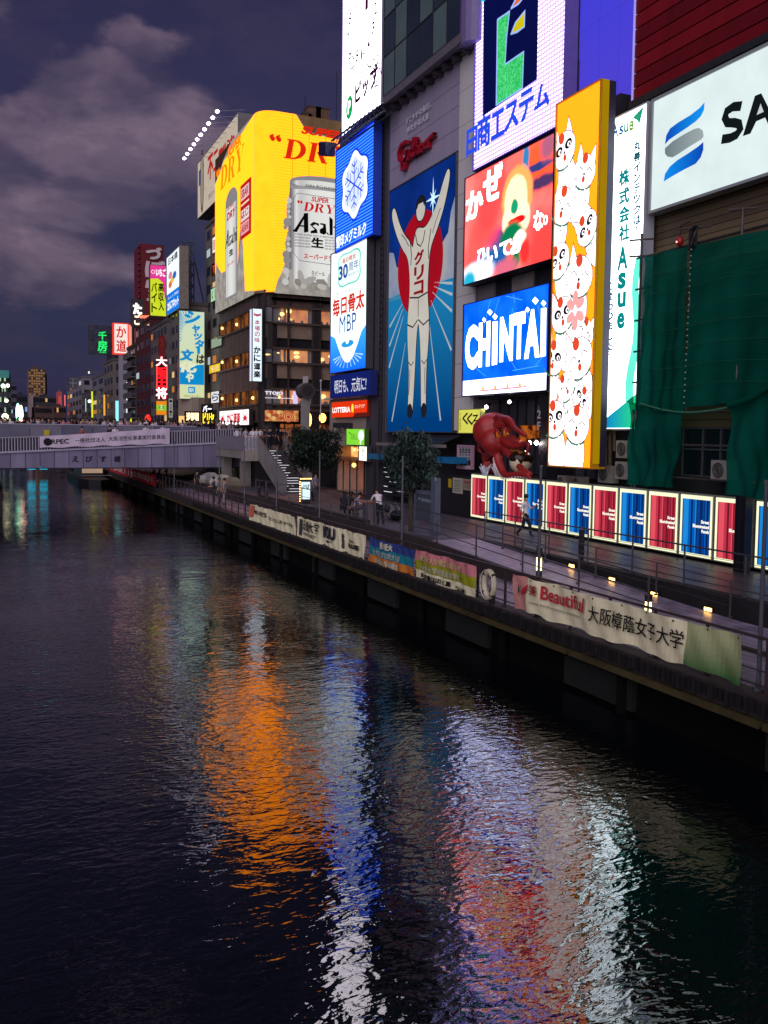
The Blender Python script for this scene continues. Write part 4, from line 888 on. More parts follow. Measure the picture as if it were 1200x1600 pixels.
# --- octopus
oc = thing('octopus_figure', 'giant red octopus figure with an orange eye perched above the lit panels', 'figure', (XB-.5, YX(785, XB-.6), ZU+2.2))
OR, tO = newmat('octopus_skin'); pO = tO.nodes['Principled BSDF']; pO.inputs['Roughness'].default_value = .48; pO.inputs['Coat Weight'].default_value = .1
aN = tO.nodes.new('ShaderNodeTexNoise'); aN.inputs['Scale'].default_value = 3; aN.inputs['Detail'].default_value = 6; rN = tO.nodes.new('ShaderNodeValToRGB'); tO.links.new(aN.outputs[0], rN.inputs[0])
rN.color_ramp.elements[0].position = .35; rN.color_ramp.elements[0].color = (*lin((128, 20, 22)), 1); rN.color_ramp.elements[1].position = .7; rN.color_ramp.elements[1].color = (*lin((186, 44, 38)), 1); tO.links.new(rN.outputs[0], pO.inputs['Base Color'])
bN = tO.nodes.new('ShaderNodeBump'); bN.inputs['Distance'].default_value = .02; a3 = tO.nodes.new('ShaderNodeTexNoise'); a3.inputs['Scale'].default_value = 22; tO.links.new(a3.outputs[0], bN.inputs['Height']); tO.links.new(bN.outputs[0], pO.inputs['Normal'])
XOc = XB-1.0
def op(px, py, dx=0.0): p = onX(px, py, XOc+dx); return (p.x, p.y, p.z)
b = MB()
hc = op(770, 676); b.ball(hc, (.95, .85, .95), OR, 24, 16, lambda d: 1+.06*math.sin(3*d.z+d.y*2)); hc2 = op(776, 690, -.1); b.ball(hc2, (.8, .62, .7), OR, 20, 12)
arms = [([(774, 690), (768, 706), (758, 720), (762, 736), (752, 740)], 0, (.42, .06)), ([(780, 692), (778, 712), (782, 728), (790, 742), (812, 741), (829, 746)], -.35, (.48, .1)),
        ([(784, 690), (792, 704), (803, 716), (815, 732), (830, 742)], -.1, (.44, .12)), ([(784, 684), (797, 694), (812, 697), (826, 693), (822, 712)], -.3, (.42, .07)),
        ([(776, 668), (786, 655), (797, 657), (806, 670), (822, 681)], -.5, (.38, .1)), ([(768, 664), (779, 652), (785, 658), (777, 668)], -.4, (.3, .18)),
        ([(764, 690), (752, 694), (748, 702), (753, 708)], .1, (.3, .07)), ([(770, 692), (764, 708), (757, 716), (770, 728), (766, 742)], .3, (.4, .1)), ([(786, 688), (800, 684), (812, 690)], .3, (.34, .12))]
def catmull(P, k=5):
    out = []; P = [Vector(p) for p in P]; P = [P[0]*2-P[1]]+P+[P[-1]*2-P[-2]]
    for i in range(1, len(P)-2):
        for j in range(k):
            t = j/k; a, b_, c_, d = P[i-1], P[i], P[i+1], P[i+2]
            out.append(.5*((2*b_)+(c_-a)*t+(2*a-5*b_+4*c_-d)*t*t+(3*b_-a-3*c_+d)*t*t*t))
    out.append(P[-2]); return out
armp = []
for pts, dx, (r0, r1) in arms:
    path = catmull([op(p[0], p[1], dx*(.3+.7*i/len(pts))) for i, p in enumerate(pts)]); n = len(path); armp.append((path, r0, r1))
    b.tube(path, [r0*.62+(r1-r0*.62)*(i/(n-1))**.8 for i in range(n)], OR, 12)
bo = b.build('body', oc, smooth=True)
rm_ = bo.modifiers.new('weld', 'REMESH'); rm_.mode = 'VOXEL'; rm_.voxel_size = .055; rm_.use_smooth_shade = True
smo = bo.modifiers.new('soften', 'SMOOTH'); smo.iterations = 4; smo.factor = .6
b = MB()
for path, r0, r1 in armp[1:2]:
    for i in range(4, len(path)-1, 1):
        t = i/(len(path)-1); rad = (r0*.82*(1-t)+r1*t); p = path[i]; b.ball((p.x-rad*.55, p.y+.0, p.z-rad*.75), rad*.24, D((226, 214, 205), .4, .1), 7, 5)
b.build('sucker', oc, smooth=True)
for k_, q in enumerate(((777.5, 679), (789, 676))):
    e = op(q[0], q[1], -.78); b = MB(); b.ball(e, (.12, .19, .19), D((226, 120, 20), .15, 0), 14, 9); ey = b.build('eye', oc, smooth=True)
    b = MB(); b.ball((e[0]-.1, e[1], e[2]), (.04, .05, .14), INK, 8, 6); b.build('pupil', ey)
    b = MB(); b.tube([(e[0]-.05, e[1]+.2*math.cos(a), e[2]+.2*math.sin(a)) for a in [math.pi*i/8 for i in range(9)]], .05, OR, 6); b.build('brow', oc, smooth=True)
tk = thing('skewer_figure', 'sauce topped dumpling figure on a stick held under the octopus arms', 'figure', op(815, 728, .2))
b = MB(); b.ball(op(814, 722, .2), (.55, .5, .5), D((214, 198, 160), .5, .1), 18, 12); b.build('dumpling', tk, smooth=True)
c = op(814, 722, .2); b = MB(); b.ball((c[0], c[1], c[2]+.1), (.6, .55, .46), D((40, 22, 14), .25, .2), 18, 10, lambda d: 1 if d.z > -.1+.25*math.sin(7*math.atan2(d.y, d.x)) else .86); b.build('sauce', tk, smooth=True)
b = MB(); b.tube([(c[0], c[1], c[2]-.5), (c[0], c[1], c[2]-.95)], .05, D((190, 170, 120)), 6); b.tube([(c[0]-.2, c[1]+.45, c[2]+.55), (c[0]-.2, c[1]-.35, c[2]+.42)], .1, D((190, 120, 50), .4), 8); b.build('stick', tk)
for i, (px, py, lb) in enumerate(((758, 741, 'white spiky splash ornament at the left foot of the octopus'), (777, 741, 'white spiky splash ornament under the middle of the octopus'))):
    c = op(px, py, -.2); w = thing('splash_ornament', lb, 'ornament', c, 'white splash ornaments')
    b = MB()
    for k_ in range(6): a = k_*1.05; b.tube([c, (c[0]+.25*math.cos(a), c[1]+.4*math.sin(a), c[2]+.35+.15*(k_ % 2))], [.13, .02], D((220, 222, 228), .4, .1), 6)
    b.build('splash', w)
fd = thing('shop_poster', 'orange food poster on the dark shop wall behind the octopus', 'poster', op(818, 678, 1.2))
B = Board(fd, op(812, 690, 2.3), (0, -1, 0), (-1, 0, 0)); B.rect('print', 0, 0, 2.0, .8, GLOWM((230, 120, 40), (70, 24, 12), .55, 2.2, .4, .6), .01); B.done()

# --- office sign column and billboard
r_, B, Wd, Hd = canal_board('company_column_sign', 'tall white lit sign with teal and green vertical lettering and a blue corner', 'sign', XB-.45, 946, 1014.5, 190, 672, 160, None, T=.4, face=E((224, 236, 246), 5.2), rim=D((170, 172, 180), .4, 0))
TL = E((10, 150, 150), .9); TS = E((40, 105, 115), .8)
for ch, q in zip('Asue', ((957, 196, 217, 967), (968.5, 198, 212, 975), (976, 194, 209, 983), (984, 190, 206, 991))): B.T('logo_lettering', ch, q[0], q[1], q[2], q[3], {'e': E((120, 180, 50), .9), 'u': E((20, 150, 110), .9)}.get(ch, E((0, 105, 175), .9)), bold=.03)
B.G('logo', [(989, 184), (1007, 165), (1000, 194), (996, 188)], E((20, 165, 120), 1.0)); B.T('tagline', 'いい明日へ、つなぐ。', 956, 219, 226, 1001, E((140, 140, 150), .9), rise=.55)
zt_ = lambda py, px: B.uv(px, py)[1]
def vtext(s_, px, w, y0_, y1_, mat, bold=.01, gap=.18):
    n = len(s_); hs = (y1_-y0_)/n
    for i, ch in enumerate(s_):
        a = y0_+hs*i; k = 1.0
        if ch in '、。': B.T('lettering', ch, px+w*.2, a+hs*.0, a+hs*.35, px+w*.65, mat, bold=bold); continue
        B.T('lettering', ch, px, a+hs*gap/2, a+hs*(1-gap/2), px+w, mat, bold=bold)
vtext('丸善インテックは、', 991.5, 10, 222, 370, TS, .045); vtext('株式会社', 969, 15, 266, 380, TL, .04)
for ch, q in zip('Asue', ((966, 387, 423, 982), (966.5, 427, 453, 979), (966, 458, 482, 979), (965, 489, 515, 977))): B.T('lettering', ch, q[0], q[1], q[2], q[3], TL, bold=.045)
vtext('に変わりました。', 948, 10.5, 441, 565, TS, .045)
B.poly('corner_print', [(.08, .08), (Wd-.08, .08), (Wd-.08, B.uv(1000, 612)[1]), (.08, B.uv(935, 658)[1])], GRADM((10, 110, 215), (40, 215, 140), 1.0, 0, 0, Wd*.85), .02); B.done()
r_, B, Wd, Hd = canal_board('letter_billboard', 'wide pale billboard with a blue and grey ribbon logo and huge black letters', 'billboard', XB-.45, 1017, 1232, 156, 334, 69-16, 274-9, T=.4, face=E((214, 228, 228), 1.15), rim=D((150, 156, 158), .4, 0), bezel=.1)
g1 = GRADM((14, 70, 190), (20, 150, 245), .95, 0, B.uv(1040, 200)[0], B.uv(1095, 200)[0]); g2 = GRADM((15, 145, 245), (14, 70, 185), .95, 0, B.uv(1040, 250)[0], B.uv(1100, 250)[0])
B.G('logo', [(1040, 226), (1042, 212), (1048, 201), (1060, 192), (1080, 180), (1094, 169), (1102, 160), (1101, 172), (1096, 182), (1088, 190), (1074, 200), (1056, 212), (1046, 219)], g1, .03)
B.G('logo', [(1040, 232), (1052, 221), (1070, 210), (1085, 202), (1093, 200), (1099, 204), (1100.5, 213), (1097, 218), (1080, 228), (1062, 240), (1052, 246), (1044, 245), (1040, 240)], GRADM((120, 140, 145), (175, 188, 192), .8, 0, B.uv(1040, 240)[0], B.uv(1100, 220)[0]), .03)
B.G('logo', [(1038, 284), (1040, 272), (1048, 260), (1060, 250), (1076, 240), (1092, 229), (1100, 222), (1100, 234), (1096, 246), (1088, 256), (1072, 264), (1054, 274), (1044, 280)], g2, .03)
BK = E((26, 34, 38), .6)
B.Sx('lettering', [(1160, 166), (1147, 167), (1137, 174), (1134, 184), (1138, 192), (1148, 192), (1156, 194), (1158, 202), (1152, 211), (1142, 216), (1129, 218)], [.30]*11, BK, .04)
B.G('lettering', [(1162, 213), (1181, 150), (1191, 146), (1212, 188), (1202, 195), (1197, 184), (1183, 190), (1174, 209)], BK, .04); B.G('lettering', [(1184, 180), (1190, 162), (1195, 175)], E((214, 226, 224), .86), .045); B.done()
# red clad upper building and blue lit wall behind
rb = thing('red_clad_building', 'dark red ribbed cladding on the tall building above the pale billboard', 'building', (XB, YX(1090, XB, 100), ZX(985, 163, XB)))
yR0, yR1 = YX(984, XB-.3, 100), YX(1290, XB-.3, 0); zR = (ZX(984, 165, XB-.3)+ZX(1200, 55, XB-.3))/2
wallbox('wall', XB, yR1, zR+.1, 40, yR0, zR+16, D((60, 8, 12), .6, .2), rb)
redm = [D(c, .42, .25, .7, streak=True) for c in ((120, 14, 22), (106, 12, 20), (130, 18, 26))]
n = 24
for i in range(n):
    za = zR+.15+.55*i; wallbox('cladding_board', XB-.1, yR1, za, XB-.0, yR0, za+.50, redm[i % 3], rb)
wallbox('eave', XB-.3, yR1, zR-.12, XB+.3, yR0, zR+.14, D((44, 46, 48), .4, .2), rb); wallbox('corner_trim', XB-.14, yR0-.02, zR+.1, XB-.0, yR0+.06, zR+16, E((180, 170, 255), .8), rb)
bwll = thing('blue_lit_wall', 'plain wall with painted-on blue violet glow between the lilac sign and the red cladding', 'wall', (XB+6, YX(945, XB+6, 80), ZU))
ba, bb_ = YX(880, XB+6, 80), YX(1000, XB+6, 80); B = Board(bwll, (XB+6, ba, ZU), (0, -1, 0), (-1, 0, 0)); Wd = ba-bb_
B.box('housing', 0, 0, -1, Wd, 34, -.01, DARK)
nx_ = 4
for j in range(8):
    for i in range(nx_): B.rect('painted_glow_panel', Wd*i/nx_+.004, 34*j/8+.004, Wd*(i+1)/nx_-.004, 34*(j+1)/8-.004, GRADM((92, 70, 206), (62, 64, 224), .95, 1, 15, 30), .01)  # blue light falling on a plain wall, painted as the wall's own glow
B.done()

# --- brick tiled building with scaffold
br = thing('tiled_building', 'old brown tiled building under the pale billboard, partly behind green netting', 'building', (XB+.1, YX(1090, XB), ZU))
yT0, yT1 = YX(958, XB+.2), 6.0
tile, tT = newmat('brown_tile'); pT = tT.nodes['Principled BSDF']; pT.inputs['Roughness'].default_value = .35
tcT = tT.nodes.new('ShaderNodeTexCoord'); mT = tT.nodes.new('ShaderNodeMapping'); mT.inputs['Rotation'].default_value = (R(90), 0, R(90)); tT.links.new(tcT.outputs['Object'], mT.inputs[0])
bT = tT.nodes.new('ShaderNodeTexBrick'); tT.links.new(mT.outputs[0], bT.inputs[0]); bT.inputs['Scale'].default_value = 1; bT.inputs['Brick Width'].default_value = .26; bT.inputs['Row Height'].default_value = .13; bT.inputs['Mortar Size'].default_value = .014
bT.inputs['Color1'].default_value = (*lin((120, 104, 76)), 1); bT.inputs['Color2'].default_value = (*lin((88, 76, 56)), 1); bT.inputs['Mortar'].default_value = (*lin((34, 30, 26)), 1)
nT = tT.nodes.new('ShaderNodeTexNoise'); nT.inputs['Scale'].default_value = .8; nT.inputs['Detail'].default_value = 8; mxT = tT.nodes.new('ShaderNodeMix'); mxT.data_type = 'RGBA'; mxT.blend_type = 'MULTIPLY'; mxT.inputs[0].default_value = 1
tT.links.new(bT.outputs[0], mxT.inputs[6]); rT = tT.nodes.new('ShaderNodeValToRGB'); rT.color_ramp.elements[0].position = .35; rT.color_ramp.elements[0].color = (.35, .28, .2, 1); rT.color_ramp.elements[1].position = .6; rT.color_ramp.elements[1].color = (1, 1, 1, 1)
tT.links.new(nT.outputs[0], rT.inputs[0]); tT.links.new(rT.outputs[0], mxT.inputs[7]); tT.links.new(mxT.outputs[2], pT.inputs['Base Color'])
bpT = tT.nodes.new('ShaderNodeBump'); bpT.inputs['Distance'].default_value = .012; bpT.invert = True; tT.links.new(bT.outputs['Fac'], bpT.inputs['Height']); tT.links.new(bpT.outputs[0], pT.inputs['Normal'])
zW0, zW1 = ZX(1090, 668, XB), ZX(1090, 745, XB)
wallbox('wall', XB+.2, yT1, zW0, 40, yT0, zR+.1, tile, br); wallbox('wall', XB+.2, yT1, ZU, 40, yT0, zW1, D((30, 29, 30), .7, .3), br)
wy0, wy1 = YX(1068, XB+.2, 700), YX(1145, XB+.2, 700)
wallbox('wall', XB+.2, wy0, zW1, 40, yT0, zW0, D((36, 34, 34), .7, .3), br); wallbox('wall', XB+.2, yT1, zW1, 40, wy1, zW0, D((36, 34, 34), .7, .3), br)
wallbox('room_back', XB+1.6, wy1, zW1, XB+1.7, wy0, zW0, D((24, 24, 28), .7, .3), br)
wd = thing('window_frame', 'wide dark window with pale frame bars between the two green net drapes', 'window', (XB+.15, (wy0+wy1)/2, zW1))
for t in (0, .42, .78, 1): yy = wy0+(wy1-wy0)*t; wallbox('mullion', XB+.14, yy-.03, zW1, XB+.2, yy+.03, zW0, D((66, 68, 70), .5, .1), wd)
for zz in (zW1+.02, (zW0+zW1)/2+.1, zW0-.02): wallbox('transom', XB+.13, wy1, zz-.03, XB+.19, wy0, zz+.03, D((66, 68, 70), .5, .1), wd)
wallbox('pane', XB+.22, wy1, zW1, XB+.23, wy0, zW0, D((18, 22, 26), .08, 0, spec=.9), wd)
# air conditioners
ac = None
for i, (px, py, lb) in enumerate(((949, 741, 'air conditioner lowest on the wall just left of the green net'), (976, 735, 'air conditioner half hidden by the edge of the green net, lower one'), (978, 702, 'air conditioner half hidden by the green net, upper one'), (1130, 735, 'air conditioner on the ledge of the wide window between the nets'), (882, 752, 'small unit above the lit panels right of the dark shop, left one'), (906, 754, 'small unit above the lit panels below the cat sign, right one'))):
    a = onX(px, py, XB-.25)
    sx_ = .55 if i < 4 else .4
    f = thing('air_conditioner', lb, 'air conditioner', (a.x, a.y, a.z), 'outdoor air conditioning units')
    b = MB(); b.box(a.x-.15, a.y-sx_*.75, a.z-sx_*.62, a.x+.25, a.y+sx_*.75, a.z+sx_*.62, D((142, 138, 128), .5, .15)); b.build('casing', f)
    b = MB(); rr_ = sx_*.48; b.tube([(a.x-.16, a.y+.08, a.z), (a.x-.151, a.y+.08, a.z)], rr_, D((60, 58, 56), .5, .1), 18); b.build('fan_grille', f)
    b = MB(); [b.tube([(a.x-.175, a.y+.08+k_*math.cos(t), a.z+k_*math.sin(t)) for t in [2*math.pi*j/16 for j in range(17)]], .008, D((120, 118, 112), .5, .1), 4) for k_ in (rr_*.4, rr_*.7, rr_)]; b.build('guard', f)
for i, (pa, pb, py0, py1) in enumerate(((946, 949, 690, 745), (953, 955, 680, 735), (960, 962, 676, 705))):
    f = thing('drain_pipe', 'grey drain pipe %s under the tall white sign' % ('bending, leftmost', 'thin, middle', 'short, rightmost')[i], 'pipe', onX(pa, py1, XB))
    a = onX(pa, py1, XB); c = onX(pa, py0, XB); b = MB(); b.tube([a, c, (c.x+.02, c.y-.3, c.z+.25)], .07, D((120, 108, 84), .5, .2), 8); b.build('tube', f)

# green net: folds, sag, seams
net, tN = newmat('green_net'); tN.nodes.clear()
oN = tN.nodes.new('ShaderNodeOutputMaterial'); dN = tN.nodes.new('ShaderNodeBsdfDiffuse'); trN = tN.nodes.new('ShaderNodeBsdfTranslucent'); tpN = tN.nodes.new('ShaderNodeBsdfTransparent'); m1 = tN.nodes.new('ShaderNodeMixShader'); m2 = tN.nodes.new('ShaderNodeMixShader')
gN = tN.nodes.new('ShaderNodeTexNoise'); gN.inputs['Scale'].default_value = .9; gN.inputs['Detail'].default_value = 8; rG = tN.nodes.new('ShaderNodeValToRGB'); tN.links.new(gN.outputs[0], rG.inputs[0])
rG.color_ramp.elements[0].position = .3; rG.color_ramp.elements[0].color = (.003, .085, .06, 1); rG.color_ramp.elements[1].position = .72; rG.color_ramp.elements[1].color = (.006, .16, .11, 1)
tN.links.new(rG.outputs[0], dN.inputs[0]); tN.links.new(rG.outputs[0], trN.inputs[0]); m1.inputs[0].default_value = .42; tN.links.new(dN.outputs[0], m1.inputs[1]); tN.links.new(trN.outputs[0], m1.inputs[2])
m2.inputs[0].default_value = .22; tN.links.new(m1.outputs[0], m2.inputs[1]); tpN.inputs[0].default_value = (.2, 1, .7, 1); tN.links.new(tpN.outputs[0], m2.inputs[2]); tN.links.new(m2.outputs[0], oN.inputs[0])
nr = thing('green_netting', 'dark green construction netting hung over a scaffold, torn open low down', 'netting', (XB-.95, YX(1090, XB-1), ZU+2.3))
XN = XB-.95
def sheet(pname, tl, tr_, br_, bl_, nx, ny, f):
    c = [onX(p[0], p[1], XN) for p in (tl, tr_, br_, bl_)]; vs = []
    for j in range(ny+1):
        v = j/ny
        for i in range(nx+1):
            u = i/nx; t = c[0]*(1-u)+c[1]*u; bt = c[3]*(1-u)+c[2]*u; p = t*(1-v)+bt*v; dx, dz = f(u, v)
            vs.append((p.x+dx, p.y, p.z+dz))
    b = MB(); b.add(vs, [(j*(nx+1)+i, (j+1)*(nx+1)+i, (j+1)*(nx+1)+i+1, j*(nx+1)+i+1) for j in range(ny) for i in range(nx)], net); return b.build(pname, nr, smooth=True)
w1 = lambda u, v: (.10*math.sin(u*26+2*v)*v*.5+.07*math.sin(u*9+v*5)+.04*math.sin(v*23+u*3), -.25*math.sin(math.pi*u)*v**3)
sheet('net_sheet', (1007, 401), (1075, 384), (1069, 636), (995, 630), 40, 36, w1); sheet('net_sheet', (1076, 384), (1262, 346), (1262, 585), (1070, 636), 60, 36, w1)
sheet('net_flap', (997, 404), (1007, 401), (995, 632), (982, 628), 6, 24, lambda u, v: (-.1*math.sin(v*9)-.1, 0))
w2 = lambda u, v: (.09*math.sin(u*13+5*v)*(.3+v)+.05*math.sin(u*31-3*v)*v+.08*math.sin(v*9+u*3), 0)
sheet('net_drape', (982, 629), (1068, 635), (1056, 762), (982, 757), 44, 26, w2); sheet('net_drape', (1140, 634), (1262, 560), (1262, 790), (1136, 772), 44, 26, w2)
b = MB(); c0, c1 = onX(1000, 630, XN-.1), onX(1140, 636, XN-.1); b.tube([(c0.x, c0.y+(c1.y-c0.y)*t, c0.z+(c1.z-c0.z)*t-.25*math.sin(math.pi*t)) for t in [i/12 for i in range(13)]], .03, D((60, 120, 90), .6), 5); b.build('hem_rope', nr)
b = MB()
for k_ in range(7):
    p0, p1 = onX(1008, 432+29*k_, XN-.16), onX(1258, 384+31*k_, XN-.16); b.tube([(p0.x+.04*math.sin(t*5+k_), p0.y+(p1.y-p0.y)*t, p0.z+(p1.z-p0.z)*t*.0-.05*math.sin(t*9)) for t in [i/16 for i in range(17)]], .009, D((16, 84, 58), .8), 4)
b.build('seam', nr); b = MB(); c0, c1 = onX(1138, 634, XN-.12), onX(1262, 545, XN-.12); b.tube([(c0.x-.1*math.sin(3*t), c0.y+(c1.y-c0.y)*t, c0.z+(c1.z-c0.z)*t-.35*math.sin(math.pi*t)) for t in [i/12 for i in range(13)]], .09, net, 6); b.build('gathered_hem', nr)
for k_ in range(26):
    c0 = onX(1080-.012*k_*38, 390+k_*9.6, XN-.13); b = MB(); b.ball(c0, .028, D((150, 170, 150), .5, 0), 5, 4); b.build('tie', nr)
sf = thing('scaffold', 'scaffold of dark tubes standing behind and above the green netting', 'scaffold', (XB-.8, YX(1090, XB-.8), ZU))
PIPE = D((78, 70, 66), .5, .3, metal=.4)
for px, t0, t1 in ((1003, 365, 770), (1082, 355, 640), (1161, 324, 640), (990, 640, 765)):
    a = onX(px, t1, XB-.8); c = onX(px, t0, XB-.8); b = MB(); b.tube([(a.x, c.y, a.z), (a.x, c.y, c.z)], .05, PIPE, 7); b.build('standard', sf)
y0_, y1_ = YX(992, XB-.75, 500), 8.0
zz = ZX(1003, 402, XB-.75)
while zz > ZU+2.5: b = MB(); b.tube([(XB-.75, y0_, zz), (XB-.75, y1_, zz)], .04, PIPE, 6); b.build('ledger', sf); zz -= 1.15
for px, py, w in ((1003, 377, 9), (1000, 402, 7), (1086, 360, 14), (1161, 330, 12)):
    a = onX(px-w, py, XB-.8); c = onX(px+w, py, XB-.8); b = MB(); b.tube([(a.x-.3, a.y, a.z), (c.x+.3, c.y, a.z)], .04, PIPE, 6); b.build('transom', sf)
wl = thing('work_lamp', 'red work lamp hanging from the scaffold above the green net', 'lamp', onX(1062, 380, XB-.9)); a = onX(1062, 377, XB-.9)
b = MB(); b.ball(a, (.14, .14, .18), D((150, 20, 24), .35, 0), 12, 8); b.build('shade', wl, smooth=True); b = MB(); b.ball((a.x-.12, a.y, a.z-.03), .035, E((255, 120, 100), 6), 8, 6); b.build('bulb', wl)
b = MB(); b.tube([(a.x, a.y, a.z+.15), (a.x+.05, a.y, a.z+.55), (a.x+.1, a.y-.4, a.z+.6)], .02, BLACK, 5); b.build('cable', wl)
cb = thing('cable_bundle', 'tangle of black cables on the scaffold pole right of the red lamp', 'cables', onX(1083, 375, XB-.95)); a = onX(1083, 372, XB-.95)
b = MB(); [b.tube([(a.x, a.y+.22*math.cos(t*.8+k_), a.z+.4*math.sin(t*.8+k_*.7)) for t in range(9)], .018, BLACK, 5) for k_ in range(5)]; b.build('coil', cb)

# --- red and blue lit panels along the terrace
def posterm(c): return E(c, 1.0)
REDS = [posterm(c) for c in ((120, 24, 40), (196, 52, 74), (232, 84, 100), (90, 18, 34), (165, 38, 58))]; BLUS = [posterm(c) for c in ((6, 40, 96), (8, 92, 182), (30, 140, 224), (4, 28, 74), (10, 66, 146))]
XP = 22.0; YP0 = YX(735.8, XP, 775); YP1 = YX(1116, XP, 830); PW = (YP0-YP1)/10; PH = 2.12; PZ = ZU+.1
FRM = E((240, 240, 200), 1.25)
ordn = ['first', 'second', 'third', 'fourth', 'fifth', 'sixth', 'seventh', 'eighth', 'ninth', 'tenth', 'eleventh', 'twelfth', 'thirteenth']
def lightbox(i, red, label):
    y = YP0-PW*i
    r_ = thing('lightbox', label, 'light panel', (XP+.1, y-PW/2, PZ), 'red and blue illuminated panels')
    B = Board(r_, (XP, y, PZ), (0, -1, 0), (-1, 0, 0)); w = PW-.06; h = PH
    B.box('casing', 0, 0, -.22, w, h+.06, -.01, D((120, 122, 112), .5, .2)); 
    e = .135
    for q in ((.04, .04, e, h), (w-e, .04, w-.04, h), (e, .04, w-e, e), (e, h-e, w-e, h)): B.rect('lit_border', q[0], q[1], q[2], q[3], FRM, .012)
    M5 = REDS if red else BLUS; random.seed(21); x_ = e; 
    while x_ < w-e-.01:
        ww = min(random.choice((.03, .05, .08, .12)), w-e-x_); B.rect('poster', x_, e, x_+ww, h-e, M5[random.choice((0, 1, 1, 2, 2, 3, 4, 4))], .006); x_ += ww
    for k_, (tx, ix) in enumerate((('Street', .66), ('Illuminated', .42), ('Panels', .68))): B.text('lettering', tx, w*ix, h*(.56-.075*k_), w*.90, h*(.615-.075*k_), E((255, 250, 235), 1.2), .04, z=.02)
    B.done(); return r_
lbs = ['red lit panel at the far left end of the row', 'blue lit panel, leftmost of the blue ones', 'red lit panel behind the walking man, just left of him', 'blue lit panel just right of the walking man', 'red lit panel below the right half of the cat sign base', 'blue lit panel below the right edge of the cat sign', 'red lit panel below the tall white column sign', 'blue lit panel under the left drape of the green net', 'red lit panel between the left net drape and the window', 'blue lit panel below the wide window between the nets', 'red lit panel partly hidden by the black post', 'blue lit panel at the right edge of the photo beyond the black post']
for i in range(11): lightbox(i, i % 2 == 0, lbs[i])
lightbox(11.05, False, lbs[11])
lightbox(12.05, True, 'red lit panel outside the right edge of the row'); 
bp_ = thing('black_post', 'thick black post standing before the red and blue panels near the right edge', 'post', (XP-.5, YX(1158, XP-.5, 850), ZU))
yy = YX(1158, XP-.5, 850); b = MB(); b.box(XP-.6, yy-.22, ZU, XP-.3, yy+.2, ZU+2.35, D((14, 14, 18), .5, .1)); b.build('post', bp_); b = MB(); b.box(XP-.62, yy-.06, ZU, XP-.601, yy+.05, ZU+2.35, D((26, 26, 34), .35, .1)); b.build('rib', bp_)
fp = thing('hoarding', 'dark wall with paper notices left of the lit panels', 'wall', (XP+.1, YX(715, XP), ZU)); yh0, yh1 = YX(686, XP, 780), YP0+.02
wallbox('board', XP+.02, yh1, ZU, XP+.2, yh0, ZU+2.1, D((26, 25, 28), .6, .3), fp)
for i, (pa, pb, ya, yb_, c) in enumerate(((707, 722, 746, 772, (170, 166, 146)), (723.5, 736, 748, 767, (150, 140, 120)), (700, 704.5, 748, 762, (190, 160, 20)))):
    a = onX(pa, ya, XP-.02); c_ = onX(pb, yb_, XP-.02); nt_ = thing('paper_notice', ('white paper notice with lines of small print on the dark wall', 'cream notice with red circles beside the first red panel', 'narrow yellow notice on the dark wall')[i], 'notice', (XP, (a.y+c_.y)/2, c_.z))
    B = Board(nt_, (XP, a.y, c_.z), (0, -1, 0), (-1, 0, 0)); w, h = a.y-c_.y, a.z-c_.z; B.box('sheet', 0, 0, -.015, w, h, 0, D(c, .6, .1))
    if i == 0: [B.rect('print', w*.15, h*(.8-.13*k_), w*(.85-.1*(k_ % 2)), h*(.84-.13*k_), D((70, 70, 74), .6, 0), .003) for k_ in range(6)]
    if i == 1: [B.disc('print', (w*(.22+.28*k_), h*.72), w*.11, D((150, 50, 50), .6, 0), .003) for k_ in range(3)]; [B.rect('print', w*.12, h*(.45-.13*k_), w*.85, h*(.49-.13*k_), D((80, 74, 70), .6, 0), .003) for k_ in range(3)]
    B.done()
# ================================================================== STREET LEVEL, BRIDGE, FAR BUILDINGS
b = MB(); b.box(20.9, 66, 1.2, 600, 900, ZS, paving((70, 64, 68), (60, 55, 60), .6, .3)); b.box(15.6, 76, 1.2, 21, 100, ZU-.02, D((60, 54, 58), .6, .2)); b.box(15.6, 100, 1.0, 21, 900, 1.5, D((60, 54, 58), .6, .2)); struct(b.build('street'))
b = MB(); b.box(20.8, 76, 1.2, 20.9, 300, ZS, D((78, 66, 54), .7, .3, 1.2)); struct(b.build('street_retaining_wall'))
# --- bridge
brg = thing('bridge', 'lilac grey road bridge with a ribbed parapet and the name in four characters', 'bridge', (10, 75, 3.3))
YB = 75.0
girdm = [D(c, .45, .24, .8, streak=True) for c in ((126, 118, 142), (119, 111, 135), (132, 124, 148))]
def ztop(x): return 4.57+(5.5-4.57)*((x-.9)/18.6)
def zsof(x): return 3.33
x = -7.0; i = 0
while x < 19.6:
    w = 1.07; x2 = min(x+w, 19.9); b = MB()
    b.add([(x+.03, YB, zsof(x)), (x2-.01, YB, zsof(x2)), (x2-.01, YB, ztop(x2)-.12), (x+.03, YB, ztop(x)-.12), (x+.03, YB+.3, zsof(x)), (x2-.01, YB+.3, zsof(x2)), (x2-.01, YB+.3, ztop(x2)-.12), (x+.03, YB+.3, ztop(x)-.12)],
          [(0, 1, 2, 3), (1, 5, 6, 2), (5, 4, 7, 6), (4, 0, 3, 7), (3, 2, 6, 7), (0, 4, 5, 1)], girdm[i % 3]); b.build('girder_panel', brg); x += w; i += 1
